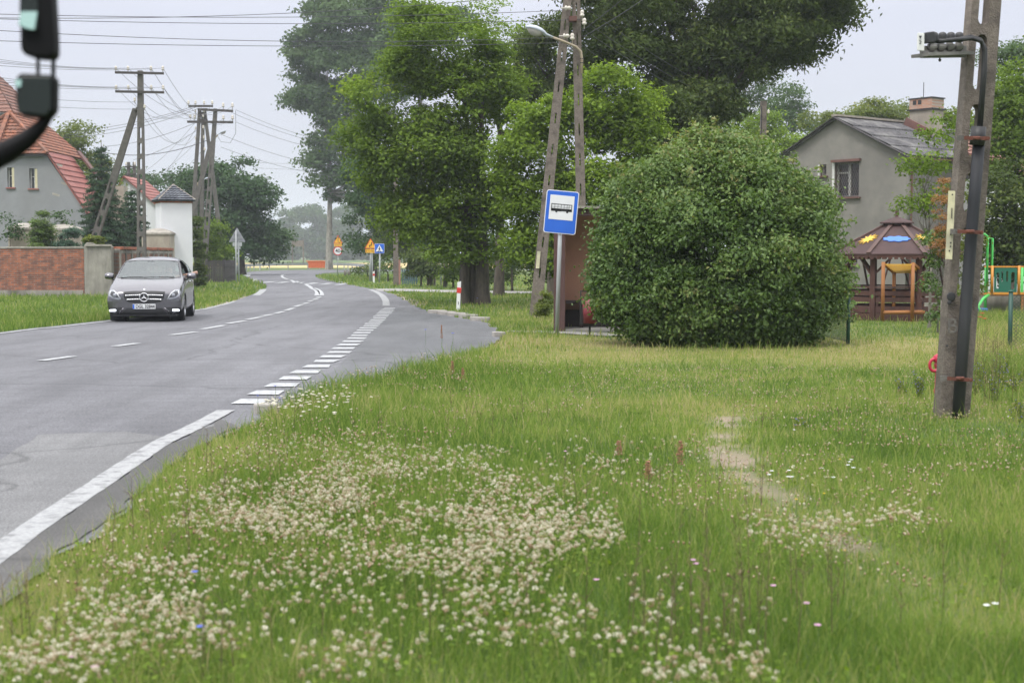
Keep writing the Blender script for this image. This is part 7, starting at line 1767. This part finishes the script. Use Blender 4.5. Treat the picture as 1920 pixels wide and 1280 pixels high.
# clover leaves
n = 9000; i_ = rng.integers(0, len(cp), n); C = np.column_stack([cp[i_] + rng.normal(0, .12, (n, 2)), rng.uniform(.03, .1, n)]); C[:, 2] += mound(C[:, 0], C[:, 1])
kk = ~inside(ROADP, C[:, 0], C[:, 1]); C = C[kk]; N = nrm(np.array([0, -.2, 1]) + rng.normal(size=C.shape) * .35)
o = quads_obj('clover_leaves', leaf_quads(C, N, .022, .9), rng.normal(.5, .2, len(C)), 'leaf_maple'); tag(o, 'dark green clover leaves low among the clover heads', 'clover', kind='stuff')
# broad-leaved weeds low in the turf
n = 15000; Y = 4 + 18 * rng.random(n) ** 1.4; X = rng.uniform(-.37, .4, n) * Y + rng.normal(0, .1, n); k = ~inside(ROADP, X - .06, Y) & (vnoise(X, Y, 1.4, 61) * .5 + vnoise(X, Y, 5, 62) * .5 > .53) & (sandiness(X, Y) < .3); X, Y = X[k], Y[k]
C = np.column_stack([X, Y, mound(X, Y) + rng.uniform(.02, .1, len(X))]); N = nrm(np.array([0, -.3, .8]) + rng.normal(size=C.shape) * .5)
o = quads_obj('weed_leaves', leaf_quads(C, N, .03, .55), rng.normal(.55, .25, len(C)), 'leaf_maple'); tag(o, 'broad dark green weed leaves low in the turf of the verge', 'weeds', kind='stuff')
# thin dry stalks
def stalks(name, S, label, m='stalk_brown', r=.0018):
    b = MB()
    for x, y, h_ in S:
        z = float(mound(np.array(x), np.array(y))); lx, ly = rng.normal(0, .05, 2) * h_
        pts = [(x, y, z), (x + lx * .4, y + ly * .4, z + h_ * .5), (x + lx, y + ly, z + h_)]; b.tube(pts, [r * 1.3, r, r * .5], 4, False)
        for k in range(int(3 + h_ * 10)):
            f = rng.uniform(.35, 1); p = Vector(pts[1]).lerp(Vector(pts[2]), max(0, f * 2 - 1)) if f > .5 else Vector(pts[0]).lerp(Vector(pts[1]), f * 2)
            a = rng.uniform(0, 6.28); l_ = rng.uniform(.015, .05); b.tube([p, p + Vector((math.cos(a) * l_, math.sin(a) * l_, l_ * .9))], [r * .8, r * .9], 3, False)
    return tag(b.build(name, m, None, fix=False), label, 'stalks', kind='stuff')
S = []
for u, v, nn, ru, hh in ((1335, 1240, 14, 70, .55), (1420, 1180, 10, 60, .5), (1230, 960, 12, 90, .35), (500, 800, 12, 60, .35), (430, 920, 9, 60, .35), (280, 1080, 8, 80, .4), (380, 1280, 5, 60, .35), (860, 820, 12, 120, .3), (60, 1180, 9, 60, .3), (1010, 800, 12, 150, .3), (1520, 830, 8, 120, .3), (1150, 1200, 7, 160, .35), (720, 1200, 6, 200, .3), (1650, 1150, 8, 120, .35)):
    for _ in range(nn):
        p = G(u + rng.normal() * ru, v + rng.normal() * 25)
        if not inside(ROADP, np.array(p.x - .05), np.array(p.y)): S.append((p.x, p.y, hh * rng.uniform(.5, 1.1)))
stalks('dry_stalks', S, 'thin dry brown stalks rising above the grass of the near verge')
# red sorrel plants
for i, (u, v, hh, lb) in enumerate([(828, 655, .42, 'reddish sorrel spike standing alone before the bus bay asphalt'), (848, 722, .3, 'left one of two rusty red sorrel plants in the long grass'), (868, 728, .25, 'right one of two rusty red sorrel plants in the long grass'),
                                    (1275, 905, .3, 'faint reddish sorrel left of the trodden path'), (1160, 880, .22, 'small reddish sorrel in the middle of the verge'), (1215, 925, .22, 'pale reddish sorrel between the middle of the verge and the path')]):
    p = G(u, v); t = thing('sorrel_plant', lb, 'sorrel', (p.x, p.y, 0), 0, 'reddish sorrel plants'); b = MB(); b.tube([(0, 0, -.02), (.01, 0, hh * .6), (.0, 0, hh)], [.004, .003, .002], 5); b.build('stem', 'stalk_green', t)
    m_ = 200 if i == 0 else 120; f = rng.random(m_) ** .8; ra = (.026 * (1 - f * .7) if i == 0 else .034 * (1 - f * .6)) * np.sqrt(rng.random(m_)); a = rng.uniform(0, 6.28, m_); Pp = np.column_stack([ra * np.cos(a), ra * np.sin(a), hh * (.45 + .55 * f)])
    V = Pp[:, None, :] + IV[None] * rng.uniform(.003, .007, m_)[:, None, None]; Fc = (IF[None] + (np.arange(m_) * len(IV))[:, None, None]).reshape(-1, 3); np_mesh('seed_spike', V.reshape(-1, 3), Fc.ravel(), np.arange(len(Fc)) * 3, 'sorrel_red', t)
# viper's bugloss by the pole
def bugloss(u, v, hh, label, w_=1.0, blue=.1):
    p = G(u, v); t = thing('bugloss_plant', label, 'wildflower', (p.x, p.y, 0), 0, 'bluish wildflowers near the concrete pole'); b = MB(); C = []
    for k in range(7):
        a = rng.uniform(0, 6.28); l_ = rng.uniform(.03, .13) * w_; h_ = hh * rng.uniform(.6, 1); pts = [Vector((0, 0, -.02)), Vector((math.cos(a) * l_ * .7, math.sin(a) * l_ * .7, h_ * .5)), Vector((math.cos(a) * l_, math.sin(a) * l_, h_))]
        b.tube(pts, [.005, .004, .002], 5, False)
        for q in range(70): f = rng.random(); pp = pts[0].lerp(pts[1], f * 2) if f < .5 else pts[1].lerp(pts[2], f * 2 - 1); C.append(pp + Vector(rng.normal(0, .014, 3)))
    b.build('stem', 'stalk_green', t, fix=False); C = np.array([tuple(c) for c in C]); N = sph(len(C), rng)
    quads_obj('leaves', leaf_quads(C, N, .034, .3), rng.normal(.6, .2, len(C)), 'leaf_olive', t)
    k = (rng.random(len(C)) < blue) & (C[:, 2] > hh * .25); D = C[k] + rng.normal(0, .012, (k.sum(), 3))
    V = D[:, None, :] + IV[None] * rng.uniform(.004, .007, len(D))[:, None, None]; Fc = (IF[None] + (np.arange(len(D)) * len(IV))[:, None, None]).reshape(-1, 3); np_mesh('blossoms', V.reshape(-1, 3), Fc.ravel(), np.arange(len(Fc)) * 3, 'bugloss', t)
for a in ((1725, 752, .36, 'tall bluish wildflower just left of the near concrete pole', 1), (1695, 745, .22, 'short bluish wildflower further left of the near concrete pole', .8), (1830, 745, .5, 'tall bluish wildflower touching the right side of the near concrete pole', 1),
          (1862, 760, .4, 'leaning bluish wildflower second to the right of the near pole', 1.2), (1875, 720, .42, 'pale bluish wildflower in front of the black fence post', 1), (1905, 735, .28, 'bushy green wildflower at the right edge below the black fence post', 1.6), (1912, 800, .3, 'small bluish wildflower at the right edge of the frame', .8),
          (1496, 808, .1, 'tiny blue wildflower right of the sandy path', .6)): bugloss(*a)
for u, v, nn, lb in ((1830, 740, 40, 'dry tall stalks right of the near concrete pole'), (1870, 680, 60, 'straw-coloured tall stalks before the play tower')):
    S = []
    for _ in range(nn): p = G(u + rng.normal() * 28, v + rng.normal() * 18); S.append((p.x, p.y, rng.uniform(.25, .6)))
    stalks('tall_stalks', S, lb)
# daisies, chicory, yellow hawkbits, yarrow, poppies: one flower each
def flower(kind, u, v, hh, r_, m, label, group, cat='wildflower'):
    p = G(u, v, hh); t = thing(kind, label, cat, (p.x, p.y, 0), 0, group); b = MB(); b.tube([(0, 0, -.01), (.004, 0, hh)], .0018, 4, False); b.build('stem', 'stalk_green', t, fix=False)
    b = MB(); N = 9; vs = [(0, 0, hh)]
    for k in range(N * 2): a = math.pi * k / N; q = r_ * (1 if k % 2 == 0 else .7); vs.append((q * math.cos(a), q * math.sin(a) - .3 * q * 0, hh + .35 * q * (1 if k % 2 == 0 else .6)))
    b.add(vs, [(0, 1 + k, 1 + (k + 1) % (2 * N)) for k in range(2 * N)]); b.lathe([(r_ * .35, 0), (r_ * .3, r_ * .25), (0, r_ * .35)], 7, (0, 0, hh + .002)); b.build('petals', m, t, fix=False)
for u, v in ((1442, 890), (1447, 883), (1480, 882), (1478, 894), (1485, 894), (1540, 878), (1592, 866), (1596, 862), (1590, 872), (1600, 877), (1562, 895), (1489, 806), (1850, 1135), (1866, 1132)): flower('white_flower', u, v, .1, .017, 'petal_white', 'white bindweed-like flower in the grass right of the sandy path', 'white flowers right of the path')
for u, v in ((365, 1072), (375, 1175), (483, 742), (525, 746), (516, 724)): flower('chicory_flower', u, v, .22, .017, 'petal_blue', 'single sky-blue chicory flower at the near edge of the verge', 'blue chicory flowers along the verge edge')
for u, v in ((798, 618), (849, 625), (888, 553), (895, 559)): flower('chicory_flower', u, v, .3, .03, 'petal_blue', 'distant sky-blue chicory flower by the bus bay or the guide post', 'blue chicory flowers by the bus bay')
for u, v in ((134, 1232), (177, 1250), (1118, 1087), (1060, 846), (1300, 1050), (1305, 1057), (1450, 1098), (1512, 1131), (1533, 1172), (1640, 690)): flower('pink_clover', u, v, .15, .016, 'clover_pink', 'single pink clover flower among the cream ones', 'pink clover flowers')
for u, v in ((1493, 936), (1538, 976), (1582, 1032), (1545, 925), (1575, 861), (1405, 705), (1380, 712)): flower('yellow_flower', u, v, .08, .013, 'petal_yellow', 'single yellow flower near the sandy path', 'yellow flowers near the path')
for u, v in ((1842, 588), (1846, 598), (1838, 595)): flower('poppy', u, v, .55, .05, 'poppy_red', 'orange-red poppy in tall grass right of the near pole', 'poppies before the play tower', 'poppy')
n = 75; YP = []
for _ in range(n): p = G(600 + rng.normal() * 38, 745 + rng.normal() * 12, .27); YP.append((p.x, p.y, .27 + rng.normal() * .03))
for _ in range(26): p = G(500 + rng.normal() * 15, 752 + rng.normal() * 6, .25); YP.append((p.x, p.y, .25))
YP = np.array(YP); YP = YP[~inside(ROADP, YP[:, 0] - .1, YP[:, 1])]
heads('yarrow_flowers', YP, rng.uniform(.01, .022, len(YP)), np.full(len(YP), .9), 'clover_head', 'white yarrow umbels at the tip of the verge beside the dashed bay line', 'yarrow', .3)
# kerb stones of the bus bay and at the tip
mat('kerb_stone', (.36, .34, .31), (.27, .25, .23), 8, .9, bump=.6, c3=(.2, .19, .17))
for i, (u, v, lb) in enumerate([(820, 589, 'first kerb stone left of the guide post'), (838, 591.5, 'second kerb stone at the guide post foot'), (858, 594, 'third kerb stone right below the guide post'), (878, 597.5, 'fourth kerb stone, broken, right of the guide post'), (900, 603, 'last kerb stone at the corner of the bus bay'), (935, 633, 'pale kerb stone lying at the turn of the bus bay'), (500, 778, 'half-buried pale stone at the tip of the verge by the dashed line')]):
    p = G(u, v); t = thing('kerb_stone', lb, 'kerb stone', (p.x, p.y, .0), R(-35 + rng.normal() * 6 if i < 5 else 20), 'kerb stones of the bus bay')
    b = MB(); b.box((0, 0, .05), (.55 if i < 5 else .25, .14, .14)); b.build('stone', 'kerb_stone', t, bevel=.02)

# ================================================================== HAZE
hm = bpy.data.materials.new('haze_air'); hm.use_nodes = True; t = hm.node_tree; t.nodes.clear(); o = t.nodes.new('ShaderNodeOutputMaterial'); pv = t.nodes.new('ShaderNodeVolumePrincipled')
pv.inputs['Color'].default_value = (.86, .91, 1, 1); pv.inputs['Density'].default_value = HAZE; pv.inputs['Anisotropy'].default_value = .2; t.links.new(pv.outputs[0], o.inputs['Volume'])
b = MB(); b.box((0, 800, 25), (4200, 5400, 53)); MATS['haze_air'] = hm; hz_ = b.build('haze', 'haze_air', None); tag(hz_, 'thin summer haze in the air over the road', 'haze', kind='stuff')
